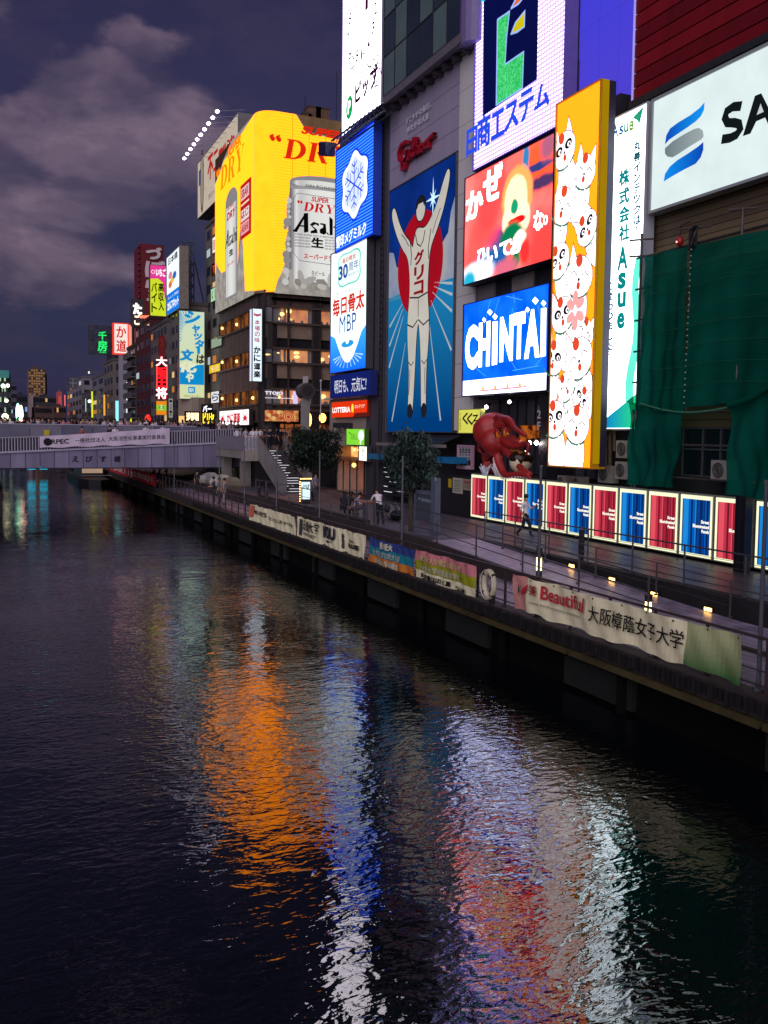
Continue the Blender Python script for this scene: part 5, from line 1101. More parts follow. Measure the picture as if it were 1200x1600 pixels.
def slab(name, x0, x1, y0, y1, lo, hi, mat, parent=brg):
    b = MB(); b.add([(x0, y0, ztop(x0)+lo), (x1, y0, ztop(x1)+lo), (x1, y0, ztop(x1)+hi), (x0, y0, ztop(x0)+hi), (x0, y1, ztop(x0)+lo), (x1, y1, ztop(x1)+lo), (x1, y1, ztop(x1)+hi), (x0, y1, ztop(x0)+hi)],
          [(0, 1, 2, 3), (1, 5, 6, 2), (5, 4, 7, 6), (4, 0, 3, 7), (3, 2, 6, 7), (0, 4, 5, 1)], mat); return b.build(name, parent)
slab('edge_beam', -7, 19.9, YB-.12, YB+.4, -.12, .02, D((176, 168, 190), .4, .1)); slab('deck', -7, 20.9, YB+.4, YB+5, -.5, -.06, DARK)
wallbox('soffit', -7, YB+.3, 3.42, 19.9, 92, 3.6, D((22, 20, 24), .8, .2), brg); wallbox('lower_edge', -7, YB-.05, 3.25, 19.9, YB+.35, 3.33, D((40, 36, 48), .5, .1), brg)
wallbox('main_deck', -7, YB+5, 5.2, 23, 92, 5.58, D((70, 66, 72), .7, .2), brg); wallbox('far_girder', -7, 91.7, 3.4, 21, 92, 5.2, girdm[0], brg)
slab('top_rail', -7, 19.9, YB-.05, YB+.07, 1.04, 1.12, D((170, 165, 180), .35, .1, metal=.4))
barm = D((176, 170, 184), .35, .1, metal=.3); dm = D((44, 40, 50), .5, .1)
slab('parapet_back', -7, 19.9, YB+.10, YB+.13, .02, 1.02, dm)
mesh0 = None; x = -6.5
bars = [];
while x < 19.9: bars.append(x); x += .215
for x in bars:
    if mesh0 is None: b = MB(); b.box(-.045, -.04, 0, .045, .04, 1.04, barm); mesh0 = b.build('parapet_bar', brg, off=(0, 0, 0)); q = mesh0
    else: q = mesh0.copy(); COL.objects.link(q)
    q.location = (x-10, 0, ztop(x)+.02-3.3)
# near parapet of the upper deck (grey panels)
i = 0; x = -6.8
while x < 17:
    wallbox('parapet_panel', x+.02, YB+5, 5.58, x+2.48, YB+5.06, 6.72, D(((112, 108, 124), (124, 120, 134), (104, 100, 118))[i % 3], .3, .15, .8), brg); x += 2.5; i += 1
wallbox('parapet_cap', -7, YB+4.96, 6.72, 17, YB+5.12, 6.80, D((170, 166, 180), .35, .1), brg)
wallbox('far_parapet', -7, 91.8, 5.58, 23, 91.95, 6.6, D((96, 90, 102), .5, .1), brg)
yn = thing('yellow_notice', 'small yellow notice on the grey upper parapet of the bridge', 'notice', onY(73, 676, YB+4.95)); a = onY(73, 676, YB+4.95); b = MB(); b.box(a.x-.22, YB+4.93, a.z-.3, a.x+.22, YB+4.97, a.z+.22, D((200, 180, 40), .5, .1)); b.build('sheet', yn)
# bridge name
B = Board(brg, (0, YB-.02, 0), (1, 0, 0), (0, -1, 0))
for ch, px in zip('えびす橋', (117, 138.5, 161, 182.5)):
    a = B.uv(px-4.5, 712.5); c = B.uv(px+5.5, 721.5); B.text('name_lettering', ch, a[0], c[1], c[0], a[1], D((24, 20, 34), .5, 0), .02, z=.02, shear=.1)
B.done()
# banner on the bridge
rf = thing('bridge_banner', 'long white banner with black lettering tied to the bridge parapet', 'banner', (7, YB-.2, ztop(7)))
a0, a1 = onY(62, 694, YB-.2), onY(265, 683, YB-.2)
wav = lambda x, y: .05*math.sin(x*1.3+y)+.02*math.sin(x*4.1-y*2)
B = Board(rf, (a0.x, YB-.22, 0), (1, 0, 0), (0, -1, 0), deform=wav); Wd = a1.x-a0.x
vs = []; nx_, ny_ = 60, 6
def bt(u): return B.uv(62+203*u, 682-13*u+0)[1], B.uv(62+203*u, 700-7*u)[1]
pts = []
for j in range(ny_+1):
    for i in range(nx_+1):
        u = i/nx_; t, l_ = bt(u); pts.append((Wd*u, l_+(t-l_)*j/ny_+(.04*math.sin(u*30) if j == 0 else 0)))
B.put('cloth', pts, [(j*(nx_+1)+i, j*(nx_+1)+i+1, (j+1)*(nx_+1)+i+1, (j+1)*(nx_+1)+i) for j in range(ny_) for i in range(nx_)], D((214, 196, 212), .8, .08, 1), 0)
def tline(s_, u0, u1, h0, h1, bold):
    t0, l0 = bt(u0); t1, l1 = bt(u1); B.text('lettering', s_, Wd*u0, l0+(t0-l0)*h0, Wd*u1, l0+(t0-l0)*h1, INK, bold, z=.03, rise=(l1-l0)*.8+(t1-t0)*.2)
tline('RPEC', .085, .215, .3, .7, .02); tline('一般社団法人', .26, .49, .32, .68, .0); tline('大阪活性化事業実行委員会', .515, .965, .34, .68, .0)
t, l_ = bt(.06); B.disc('emblem', (Wd*.058, l_+(t-l_)*.5), .3, INK, .03); B.disc('emblem', (Wd*.064, l_+(t-l_)*.52), .14, D((214, 196, 212), .8, .08, 1), .035); B.done()
# --- landing and stairs
st = thing('stairway', 'concrete and steel stairway with lit white step edges down to the promenade', 'stairs', (19.8, 59, ZU))
SX0, SX1, SY0, SY1, SZ0, SZ1 = 18.55, 20.75, 58.9, 65.6, ZU, 4.95
conc = D((128, 120, 112), .7, .2, 1.0, .01); nst = 17
for i in range(nst):
    y = SY0+(SY1-SY0)*i/nst; z = SZ0+(SZ1-SZ0)*(i+1)/nst
    wallbox('step', SX0+.12, y, z-.17, SX1-.1, y+.42, z, D((66, 62, 62), .7, .2), st)
    if True:
        u0 = random.uniform(.0, .35); u1 = u0+random.uniform(.35, .5); xx0 = SX0+.15+(SX1-SX0-.3)*u0; xx1 = SX0+.15+(SX1-SX0-.3)*min(u1, 1)
        wallbox('lit_nosing', xx0, y-.03, z-.045, xx1, y-.001, z-.005, E((225, 220, 235), 1.0), st)
for nm, xx in (('stringer', SX0), ('stringer', SX1-.12)):
    b = MB(); pr = [(SY0-.3, SZ0-.2), (SY0-.3, SZ0+1.15), (SY1+.1, SZ1+1.15), (SY1+.1, SZ1-.55), (SY0+.8, SZ0-.2)]
    b.add([(xx, y, z) for y, z in pr]+[(xx+.1, y, z) for y, z in pr], [(0, 1, 2, 3, 4), (9, 8, 7, 6, 5)]+[(k, 5+k, 5+(k+1) % 5, (k+1) % 5) for k in range(5)], D((124, 118, 116), .5, .2, .8)); b.build(nm, st)
    b = MB(); b.tube([(xx+.05, SY0-.3, SZ0+1.2), (xx+.05, SY1+.1, SZ1+1.2)], .035, STEEL, 6); b.build('handrail', st)
wallbox('landing', 17.6, 65.6, 4.3, 24, 76, 4.93, conc, st); wallbox('landing_beam', 17.5, 65.5, 4.15, 18.6, 66.3, 4.92, D((150, 140, 128), .7, .15), st)
for i in range(9): xx = 17.6+i*.11; wallbox('baluster', xx, 65.62, 4.93, xx+.05, 65.67, 5.95, D((190, 186, 190), .4, .1), st)
wallbox('baluster_rail', 17.55, 65.6, 5.95, 18.6, 65.7, 6.02, D((190, 186, 190), .4, .1), st)
wallbox('side_wall', 17.55, 65.7, 4.93, 17.65, 75, 6.0, D((120, 112, 122), .5, .15), st)
wallbox('column', 18.0, 68, 1.2, 18.7, 68.7, 4.3, conc, st); wallbox('column', 18.0, 74, 1.2, 18.7, 74.7, 4.3, conc, st)
bx_ = thing('underpass_wall', 'lit notice wall under the bridge end beside the dark underpass', 'wall', (20.6, 80, ZU)); a, c = YX(336, 20.6, 740), YX(367, 20.6, 740)
wallbox('wall', 20.6, c, ZU, 20.8, a, 4.2, D((120, 118, 104), .6, .2), bx_)
for i, px in enumerate((346, 358)):
    y = YX(px, 20.5, 733); f = thing('ceiling_lamp', 'bright strip lamp under the bridge end, %s one' % ('left', 'right')[i], 'lamp', (20.3, y, 4.1)); b = MB(); b.box(20.1, y-1.0, 3.95, 20.3, y+1.0, 4.05, E((236, 236, 190), 7)); b.build('tube', f)
# boxes, tarp heaps and bicycles under the bridge end
random.seed(8)
for i, (px, py, c, lb) in enumerate(((327, 748, (150, 146, 140), 'pale heap under a sheet by the underpass wall, left one'), (345, 752, (170, 166, 150), 'pale tent shaped sheet beside the underpass wall'), (360, 757, (120, 110, 90), 'brownish covered heap under the bridge end'))):
    a = onZ(px, py+6, ZU); h = thing('covered_heap', lb, 'covered goods', a, 'covered heaps under the bridge end'); b = MB()
    b.ball((a.x, a.y, a.z+.25), (.9, .8, .6), D(c, .6, .15), 9, 6, lambda d: 1+.15*math.sin(5*d.x+3*d.y)); b.build('sheet', h)
def bicycle(loc, rot, label):
    r_ = thing('bicycle', label, 'bicycle', (0, 0, 0), 'bicycles parked under the stairs')
    for xx in (-.52, .52):
        b = MB(); b.tube([(xx+.33*math.cos(t), 0, .34+.33*math.sin(t)) for t in [2*math.pi*j/16 for j in range(17)]], .02, BLACK, 5); w = b.build('wheel', r_, off=(0, 0, 0))
        b = MB(); [b.tube([(xx, 0, .34), (xx+.32*math.cos(t), 0, .34+.32*math.sin(t))], .004, STEEL, 3) for t in [2*math.pi*j/8 for j in range(8)]]; b.build('spokes', w, off=(0, 0, 0))
    b = MB(); F = STEEL
    for p, q in (((-.52, 0, .34), (-.1, 0, .32)), ((-.52, 0, .34), (-.2, 0, .75)), ((-.1, 0, .32), (-.22, 0, .85)), ((-.1, 0, .32), (.38, 0, .78)), ((-.2, 0, .72), (.36, 0, .84)), ((.52, 0, .34), (.35, 0, .98))): b.tube([p, q], .018, F, 6)
    b.build('frame', r_, off=(0, 0, 0)); b = MB(); b.ball((-.22, 0, .88), (.13, .07, .04), BLACK, 8, 5); b.build('saddle', r_, off=(0, 0, 0)); b = MB(); b.tube([(.28, -.25, 1.0), (.37, 0, 1.02), (.28, .25, 1.0)], .015, BLACK, 5); b.build('handlebar', r_, off=(0, 0, 0))
    r_.location = loc; r_.rotation_euler = (0, 0, rot)
a = onZ(405, 776, ZU); bicycle(a, 1.2, 'bicycle standing in the dark under the stairway, left one'); a = onZ(416, 776, ZU); bicycle(a, 1.4, 'bicycle standing in the dark under the stairway, right one')

# --- crab restaurant / beer billboard building
YK = 95.0; XK = 27.2
kb = thing('restaurant_building', 'corner restaurant building with warm lit window bands under the yellow beer billboard', 'building', (XK, YK, ZS))
def ZY(px, py, Y=YK): return onY(px, py, Y).z
yK1 = YX(341, XK, 540)
XR2 = 47.0
wallbox('core', XK+1.6, YK+1.6, ZS, XR2, yK1, 40, D((24, 20, 20), .7, .2), kb)
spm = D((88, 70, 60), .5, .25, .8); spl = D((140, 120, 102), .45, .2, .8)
zf = [ZY(413, y) for y in (465, 477.5, 503, 543, 566, 607, 631.5, 640, 659)]
XW = [XY(p, YK, 550) for p in (413, 451, 489, 500, 526, 560)]
XW[-1] = XR2
# south face spandrels and windows
def litroom(px0, px1, z0, z1, lamps, tone=0):
    gm = (GLOWM((228, 136, 60), (150, 80, 34), 1.3, .7, .3, .65, 4, (1, 1, .6)), GLOWM((236, 156, 76), (186, 104, 46), 1.15, .9, .3, .7, 4, (1, 1, .6)))[tone]
    w = MB(); w.box(px0, YK+.05, z0, px0+.09, YK+.2, z1, DARK); w.box(px1-.09, YK+.05, z0, px1, YK+.2, z1, DARK); w.box(px0, YK+.05, z0, px1, YK+.2, z0+.08, DARK); w.box(px0, YK+.05, z1-.08, px1, YK+.2, z1, DARK); f = w.build('window', kb)
    w = MB(); w.box(px0+.09, YK+1.4, z0, px1-.09, YK+1.45, z1, gm); w.build('room', f)
    w = MB(); w.box(px0+.09, YK+.2, z1-.05, px1-.09, YK+1.4, z1, D((120, 80, 50))); w.box(px0+.09, YK+.2, z0, px1-.09, YK+1.4, z0+.05, D((90, 60, 40))); w.build('floor_and_ceiling', f)
    w = MB(); w.box(px0+.09, YK+.11, z0+.08, px1-.09, YK+.12, z1-.08, GLASS); w.build('pane', f)
    for fx, fz, r, sq, s in lamps:
        w = MB(); X_ = px0+(px1-px0)*fx; Z_ = z0+(z1-z0)*fz; w.ball((X_, YK+.6, Z_), (r, r, r*sq), E((255, 205, 120), s), 10, 7); w.tube([(X_, YK+.6, Z_), (X_, YK+.6, z1)], .015, DARK, 4); w.build('lamp_shade', f)
    w = MB()
    for k_ in range(3): X_ = px0+(px1-px0)*random.uniform(.1, .9); w.ball((X_, YK+1.0, z0+.35), (.16, .14, .2), INK, 7, 5); w.box(X_-.3, YK+.9, z0, X_+.3, YK+1.1, z0+.25, INK)
    w.build('diners', f)
LPS = {0: [((.36, .24, .3, .8, 2.6), (.6, .28, .3, .8, 2.6), (.8, .6, .28, .8, 2.6)), ((.05, .8, .32, .8, 2.8), (.1, .3, .3, .5, 1.2)), ((.9, .6, .3, .7, 2.5),), ()],
       2: [((.2, .55, .5, .35, 2.3), (.55, .7, .4, .35, 2.3), (.3, .78, .25, .4, 2.3)), ((.38, .78, .33, .5, 2.6), (.4, .5, .33, .5, 2.6)), ((.2, .4, .3, .7, 2.4), (.8, .65, .35, .5, 2.6)), ()],
       4: [((.3, .35, .35, .5, 1.8), (.65, .5, .3, .8, 2.0)), ((.3, .5, .3, 1.2, 1.5),), ((.3, .6, .35, .8, 2.2),), ()]}
bands = ((1, 2, 0), (3, 4, 2), (5, 6, 4))
for a_, b_, key in bands:
    z1, z0 = zf[a_], zf[b_]
    for k_, (i0, i1) in enumerate(((0, 1), (1, 2), (3, 4), (4, 5))):
        litroom(XW[i0]+.06, XW[i1]-.06, z0, z1, LPS[key][k_], tone=0 if key != 2 else 1)
for (za, zb_) in ((zf[0]+.9, zf[0]), (zf[0], zf[1]), (zf[2], zf[3]), (zf[4], zf[5]), (zf[6], zf[7])):
    for i0, i1 in ((0, 1), (1, 2), (3, 4), (4, 5)):
        h = za-zb_
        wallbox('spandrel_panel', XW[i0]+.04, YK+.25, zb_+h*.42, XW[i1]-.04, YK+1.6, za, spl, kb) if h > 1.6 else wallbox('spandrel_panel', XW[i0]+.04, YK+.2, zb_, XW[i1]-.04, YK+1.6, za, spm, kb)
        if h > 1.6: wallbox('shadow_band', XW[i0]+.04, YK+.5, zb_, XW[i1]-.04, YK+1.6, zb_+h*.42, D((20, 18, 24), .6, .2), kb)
    for zz in (za, zb_): wallbox('ledge', XK+1.2, YK-.18, zz-.11, XR2, YK+.2, zz+.11, D((84, 70, 62), .4, .15), kb)
for xx in (XW[0], XW[1], XW[2], XW[3], XW[4]): wallbox('post', xx-.09, YK-.08, ZS+2.2, xx+.09, YK+.3, zf[0]+.9, D((60, 50, 46), .45, .15), kb)
wallbox('column', XW[2], YK-.02, ZS, XW[3], YK+1.4, zf[0]+.9, D((42, 36, 36), .5, .15), kb)
# rounded corner column and west face
b = MB(); b.tube([(XK+1.35, YK+1.35, ZS), (XK+1.35, YK+1.35, zf[0]+1.2)], 1.25, D((46, 40, 38), .5, .2), 20); b.build('corner_column', kb)
for (za, zb_) in ((zf[0]+.9, zf[1]), (zf[2], zf[3]), (zf[4], zf[5]), (zf[6], zf[8])):
    n = 9
    for i in range(n):
        y0 = YK+1.6+(yK1-YK-1.6)*i/n; y1 = YK+1.6+(yK1-YK-1.6)*(i+1)/n; wallbox('west_panel', XK+.12, y0+.08, zb_, XK+.6, y1-.08, za, spm, kb)
    for zz in (za, zb_): wallbox('ledge', XK-.1, YK+1.2, zz-.1, XK+.6, yK1, zz+.1, D((66, 56, 50), .4, .15), kb)
for a_, b_, key in bands:
    z1, z0 = zf[a_], zf[b_]; n = 5
    for i in range(n):
        y0 = YK+1.7+(yK1-YK-1.7)*i/n; y1 = YK+1.7+(yK1-YK-1.7)*(i+1)/n
        w = MB(); w.box(XK+.2, y0+.05, z0+.05, XK+.24, y1-.05, z1-.05, GLOWM((180, 104, 50), (60, 34, 20), .6, .7, .35, .65)); f = w.build('window', kb)
        w = MB(); w.ball((XK+.1, (y0+y1)/2, z0+(z1-z0)*random.uniform(.4, .8)), .2, E((255, 210, 130), 2.4), 8, 6)
        if i in (0, 2, 4): w.build('lamp_shade', f)
        w = MB(); w.box(XK+.05, y1-.09, z0, XK+.2, y1+.03, z1, DARK); w.build('mullion', f)
# painted screen over the entrance, shop glow at street level
r_, B, Wd, Hd = front_board('painted_screen', 'wide orange painted screen with round red motif above the restaurant entrance', 'sign', YK-.3, 413, 467, 640, 658.5, T=.2, face=GLOWM((232, 160, 96), (170, 88, 50), .85, 2.2, .42, .6, 5), rim=D((60, 40, 30), .5, 0))
for k_ in range(6): B.disc('motif', (Wd*.68, .12), .5+.0+.2*k_, (E((190, 60, 40), .8), E((236, 170, 110), .85))[k_ % 2], .03-.002*k_, 24) if False else None
for k_ in range(5): B.disc('motif', (Wd*.69, Hd*.42), .62-.11*k_, (E((190, 60, 40), .8), E((236, 170, 110), .85))[k_ % 2], .02+.004*k_, 24)
for k_ in range(7): B.disc('motif', (Wd*(.06+.07*k_), Hd*(.3+.25*(k_ % 3))), .22, (E((190, 80, 50), .8), E((236, 190, 120), .9))[k_ % 2], .02+.001*k_, 12)
B.done()
wallbox('entrance_glow', XW[0]+.2, YK+1.2, ZS, XR2, YK+1.4, zf[8]-.2, GLOWM((220, 120, 60), (70, 30, 18), .55, .8, .35, .6), kb)
for i in range(12): X_ = XW[0]+.3+i*1.1; wallbox('entrance_post', X_, YK+.6, ZS, X_+.12, YK+.8, zf[8], D((60, 36, 24), .5, .1), kb)
# crab sign boards
r_, B, Wd, Hd = front_board('crab_column_sign', 'vertical white lit sign with red and black brush characters at the building corner', 'sign', YK-.9, 393.5, 410, 481, 596.5, T=.9, face=E((222, 238, 250), 1.25), rim=D((60, 70, 90), .4, 0), bezel=.08)
B.box('side_face', -.01, .1, -.8, -.001, Hd-.1, -.1, E((225, 225, 250), 1.1))
rd2 = E((200, 70, 90), .9)
B.disc('crab_mark', (Wd*.5, Hd*.905), Wd*.2, rd2, .03, ry=Hd*.017); [B.stroke('crab_mark', [(Wd*.5, Hd*.905), (Wd*(.5+sg*.35), Hd*(.91+.012*k_))], .06, rd2, .035) for sg in (-1, 1) for k_ in (-1, 0, 1, 2)]
def vt(s_, x0_, x1_, ya, yb_, mat, bold=.02):
    n = len(s_); 
    for i, ch in enumerate(s_): hh = (ya-yb_)/n; B.text('lettering', ch, x0_, ya-hh*(i+.9), x1_, ya-hh*(i+.1), mat, bold, z=.03)
vt('本場の味', Wd*.26, Wd*.74, Hd*.85, Hd*.53, rd2); vt('かに道楽', Wd*.2, Wd*.8, Hd*.49, Hd*.05, INK, .04); B.done()
r_, B, Wd, Hd = canal_board('crab_shop_sign', 'white lit board with red characters between two red crabs above the bridge crowd', 'sign', XK-.6, 343, 390, 643, 667, 637.5, 662.5, T=.4, face=E((250, 240, 244), 1.45), rim=D((40, 36, 40), .4, 0))
rd3 = E((215, 40, 50), 1.0); B.text('lettering', 'かに道楽', Wd*.28, Hd*.2, Wd*.72, Hd*.8, rd3, .04)
for cx_ in (.12, .87):
    B.disc('crab_mark', (Wd*cx_, Hd*.45), Wd*.045, rd3, .03, ry=Hd*.16)
    for sg in (-1, 1):
        for k_ in range(4): B.stroke('crab_mark', [(Wd*cx_, Hd*.45), (Wd*(cx_+sg*.075), Hd*(.5-.12*k_)), (Wd*(cx_+sg*.065), Hd*(.38-.12*k_))], .09, rd3, .032)
        B.stroke('crab_mark', [(Wd*(cx_+sg*.02), Hd*.6), (Wd*(cx_+sg*.07), Hd*.72), (Wd*(cx_+sg*.03), Hd*.9)], .14, rd3, .032)
B.done()
r_, B, Wd, Hd = front_board('window_sign', 'white lettering and a pale screen glowing in the lowest window band', 'sign', YK-.12, 413, 465, 609, 631, T=.05, face=None, rim=D((40, 30, 26), .5, 0), bezel=0)
for o in list(r_.children): bpy.data.objects.remove(o)
B.parts = {}; B.text('lettering', 'TTOJO', Wd*.02, Hd*.6, Wd*.55, Hd*.9, E((235, 225, 240), 1.3), .03); B.rect('light_strip', Wd*.02, Hd*.42, Wd*.85, Hd*.45, E((240, 230, 240), 1.4), .02); B.rect('screen', Wd*.86, Hd*.05, Wd*1.0, Hd*.95, E((215, 195, 250), 1.1), .02); B.done()
# street clock column / lamps by the building
lp = thing('clock_column', 'stone grey street column with a round drum head before the restaurant', 'column', (onY(477, 660, 80).x, 80, ZS))
a = onY(477, 660, 80); X_ = a.x
wallbox('shaft', X_-.35, 79.7, ZS, X_+.35, 80.3, onY(477, 622, 80).z, D((150, 144, 140), .5, .1), lp); wallbox('shaft_top', X_-.2, 79.8, onY(477, 600, 80).z, X_+.2, 80.2, onY(477, 588, 80).z, D((190, 186, 180), .4, .1), lp)
b = MB(); zc = onY(477, 611, 80).z; b.tube([(X_, 79.3, zc), (X_, 80.7, zc)], .75, D((96, 88, 84), .35, .2, metal=.4), 20); b.build('drum', lp); b = MB(); b.tube([(X_, 79.28, zc), (X_, 79.3, zc)], .5, D((60, 56, 60), .3, .1), 20); b.build('face', lp)
for i, (px, py, lb) in enumerate(((481.5, 656, 'tall narrow amber flame shaped lamp beside the street column'), (504, 653, 'bright round amber lamp right of the street column'))):
    a = onY(px, py, 82); f = thing('amber_lamp', lb, 'lamp', a, 'amber street lamps'); b = MB(); b.ball(a, (.34, .3, .75 if i == 0 else .45), E((255, 170, 60), 9), 12, 8); b.build('globe', f); b = MB(); b.tube([(a.x, a.y, a.z-.4), (a.x, a.y, ZS)], .06, DARK, 6); b.build('post', f)
fpole = thing('flag_pole', 'thin pale flag pole in front of the restaurant windows', 'pole', onY(501, 655, 79)); a = onY(501, 660, 79); c = onY(501, 595, 79); b = MB(); b.tube([a, (a.x, a.y, c.z)], .05, D((190, 186, 190), .4, .1), 6); b.ball((a.x, a.y, c.z), .12, D((200, 198, 200), .3), 8, 6); b.build('pole', fpole)

# --- beer billboard wrapped round the corner
zb0 = (ZY(402, 457)+ZY(515, 465))/2; zb1 = ZY(402, 171)
bbx = thing('beer_billboard', 'giant yellow beer billboard wrapped round the building corner with a silver can', 'billboard', (XK, YK, zb0))
def arc(r, n=8): return [(XK-.35+r-r*math.cos(a), YK-.35+r-r*math.sin(a)) for a in [math.pi/2*i/n for i in range(n+1)]]
rc = 1.75
outer = [(XK-.35, yK1)]+arc(rc)+[(XR2, YK-.35)]
b = MB(); b.prism(outer+[(XR2, yK1)], zb0, zb1, D((120, 110, 90), .6, .1)); b.build('housing', bbx)
YEL = (415, 224, 40); YS = 1.0
ym1 = LEDM(YEL, (400, 206, 24), YS, 3.2, 0, .72); ytop = LEDM((250, 196, 12), (238, 166, 6), 1.0, 3.2, 0, .72)
b = MB(); H = zb1-zb0
for i in range(8):
    p, q = arc(rc+.03)[i], arc(rc+.03)[i+1]; p = (p[0]-.03, p[1]-.03); q = (q[0]-.03, q[1]-.03)
    b.add([(p[0], p[1], zb0+.3), (q[0], q[1], zb0+.3), (q[0], q[1], zb1), (p[0], p[1], zb1)], [(0, 1, 2, 3)[::1]], E(YEL, .98))
b.build('rounded_corner_panel', bbx)
XS = XK-.35+rc
B = Board(bbx, (XS, YK-.38, zb0), (1, 0, 0), (0, -1, 0)); Wd = XR2-XS
jag = []
random.seed(5)
for (px, py) in ((410, 456), (415, 456), (428, 444), (434, 437), (440, 426), (445, 410), (447, 396), (445, 380), (450, 360), (447, 330), (452, 300)): jag.append(B.uv(px, py))
B.rect('plaster', 0, 0, Wd, H, GLOWM((196, 190, 180), (150, 140, 134), .72, .8, .35, .7, 6), .004)
ylim = B.uv(525, 200)[0]
yel = [(0, H), (0, .15)]+jag+[(jag[-1][0]+1.2, jag[-1][1]), (Wd, H*.5), (Wd, H*.86), B.uv(480, 208), B.uv(462, 178)]
tp = B.uv(462, 178)[0]; yel[-1] = (tp, H); B.poly('yellow_panel', yel, ym1, .02)
B.poly('bare_panel', [(tp+.1, H), B.uv(480, 206), (Wd, H*.87), (Wd, H)], D((150, 118, 76), .6, .3, 1, streak=True), .03)
for k_ in range(1, 6): B.rect('panel_joint', Wd*.0+1.9*k_, H*.35, Wd*.0+1.9*k_+.05, H-.1, E((190, 150, 10), .8), .026)
R1 = E((222, 40, 16), 1.0)
OR1 = E((205, 20, 24), .9)
def serifD(B, part, x, y, w, h, mat, z, sh=.22):
    q = lambda a, b_: (x+a*w+sh*b_*h, y+b_*h)
    P = lambda pts: B.poly(part, [q(*p) for p in pts], mat, z)
    P([(0, 0), (.42, 0), (.42, .07), (.34, .07), (.34, .93), (.42, .93), (.42, 1), (0, 1), (0, .93), (.08, .93), (.08, .07), (0, .07)])
    n = 12; o_ = [(.40+.60*math.sin(math.pi*i/n), .5-.5*math.cos(math.pi*i/n)) for i in range(n+1)]; i_ = [(.40+.32*math.sin(math.pi*i/n), .5-.42*math.cos(math.pi*i/n)) for i in range(n+1)]
    for i in range(n): P([o_[i], o_[i+1], i_[i+1], i_[i]])
def serifR(B, part, x, y, w, h, mat, z, sh=.22):
    q = lambda a, b_: (x+a*w+sh*b_*h, y+b_*h)
    P = lambda pts: B.poly(part, [q(*p) for p in pts], mat, z)
    P([(0, 0), (.42, 0), (.42, .07), (.34, .07), (.34, .93), (.42, .93), (.42, 1), (0, 1), (0, .93), (.08, .93), (.08, .07), (0, .07)])
    n = 10; o_ = [(.40+.48*math.sin(math.pi*i/n), .74-.26*math.cos(math.pi*i/n)) for i in range(n+1)]; i_ = [(.40+.22*math.sin(math.pi*i/n), .74-.19*math.cos(math.pi*i/n)) for i in range(n+1)]
    for i in range(n): P([o_[i], o_[i+1], i_[i+1], i_[i]])
    P([(.42, .52), (.68, .52), (.92, .08), (1.0, .07), (1.0, 0), (.72, 0)])
def serifY(B, part, x, y, w, h, mat, z, sh=.22):
    q = lambda a, b_: (x+a*w+sh*b_*h, y+b_*h)
    P = lambda pts: B.poly(part, [q(*p) for p in pts], mat, z)
    P([(.3, 0), (.75, 0), (.75, .07), (.65, .07), (.65, .46), (.4, .46), (.4, .07), (.3, .07)]); P([(0, 1), (0, .93), (.08, .93), (.4, .44), (.62, .47), (.36, .93), (.44, .93), (.44, 1)]); P([(.65, .46), (.9, .93), (.8, .93), (.8, 1), (1.06, 1), (1.06, .93), (.99, .93), (.66, .44), (.5, .46)])
def DRY(B, part, x, y, w, h, mat, z, sh=.2, rise=0.0):
    lw = w/3.35; serifD(B, part, x, y, lw, h, mat, z, sh); serifR(B, part, x+lw*1.14, y+rise*.4, lw, h, mat, z+.002, sh); serifY(B, part, x+lw*2.28, y+rise*.8, lw, h, mat, z+.004, sh)
    for sg in (0, 1): B.disc(part, (x-lw*.18+sg*lw*.3-lw*.35, y+h*.90), lw*.12, mat, z+.006, 12); B.stroke(part, [(x-lw*.25+sg*lw*.3-lw*.4, y+h*.90), (x-lw*.28+sg*lw*.3-lw*.36, y+h*1.02), (x-lw*.12+sg*lw*.3-lw*.36, y+h*1.10)], lw*.09, mat, z+.007)
a = B.uv(443, 247); c = B.uv(443, 216); dw = B.uv(548, 230)[0]-a[0]; DRY(B, 'lettering', a[0], a[1], dw, c[1]-a[1], R1, .04)
a = B.uv(470, 209); B.text('lettering', 'SUPER', a[0], a[1], B.uv(535, 205)[0], B.uv(470, 196)[1], R1, .05, z=.07, shear=.25)
# can
cl_, cr_ = B.uv(452, 380)[0], B.uv(452, 380)[0]+8.6; ct_, cb_ = B.uv(480, 273)[1], B.uv(480, 443)[1]; cw = cr_-cl_
greys = ((120, 118, 124), (158, 156, 160), (205, 204, 204), (226, 226, 222), (218, 218, 216), (214, 212, 210), (206, 204, 206), (168, 166, 172), (132, 130, 138))
ed = [0, .03, .07, .13, .45, .7, .86, .93, .97, 1]
B.poly('can', [(cl_+cw*(.5-.5*math.cos(t)), ct_-.9+.9*math.sin(t)) for t in [math.pi*i/16 for i in range(17)]][::-1]+[(cl_, cb_), (cr_, cb_)], E((150, 148, 154), .8), .03)
ST = [(0, (96, 94, 100)), (.04, (150, 148, 154)), (.09, (236, 234, 232)), (.14, (206, 204, 204)), (.3, (232, 232, 228)), (.55, (240, 240, 236)), (.8, (214, 212, 212)), (.92, (160, 158, 164)), (1, (110, 108, 116))]
B.rect('can', cl_, cb_+.2, cr_, ct_-1.5, RAMPM(ST, .9, 0, cl_, cr_), .034)
B.poly('can', [(cl_+cw*.5+cw*.47*math.cos(a), ct_-1.0+.5*math.sin(a)) for a in [2*math.pi*i/24 for i in range(24)]], RAMPM(ST, .85, 0, cl_, cr_), .036)
B.poly('can', [(cl_+cw*.5+cw*.50*math.cos(a), ct_-1.55+.42*math.sin(a)) for a in [2*math.pi*i/24 for i in range(24)]], E((168, 166, 170), .8), .037)
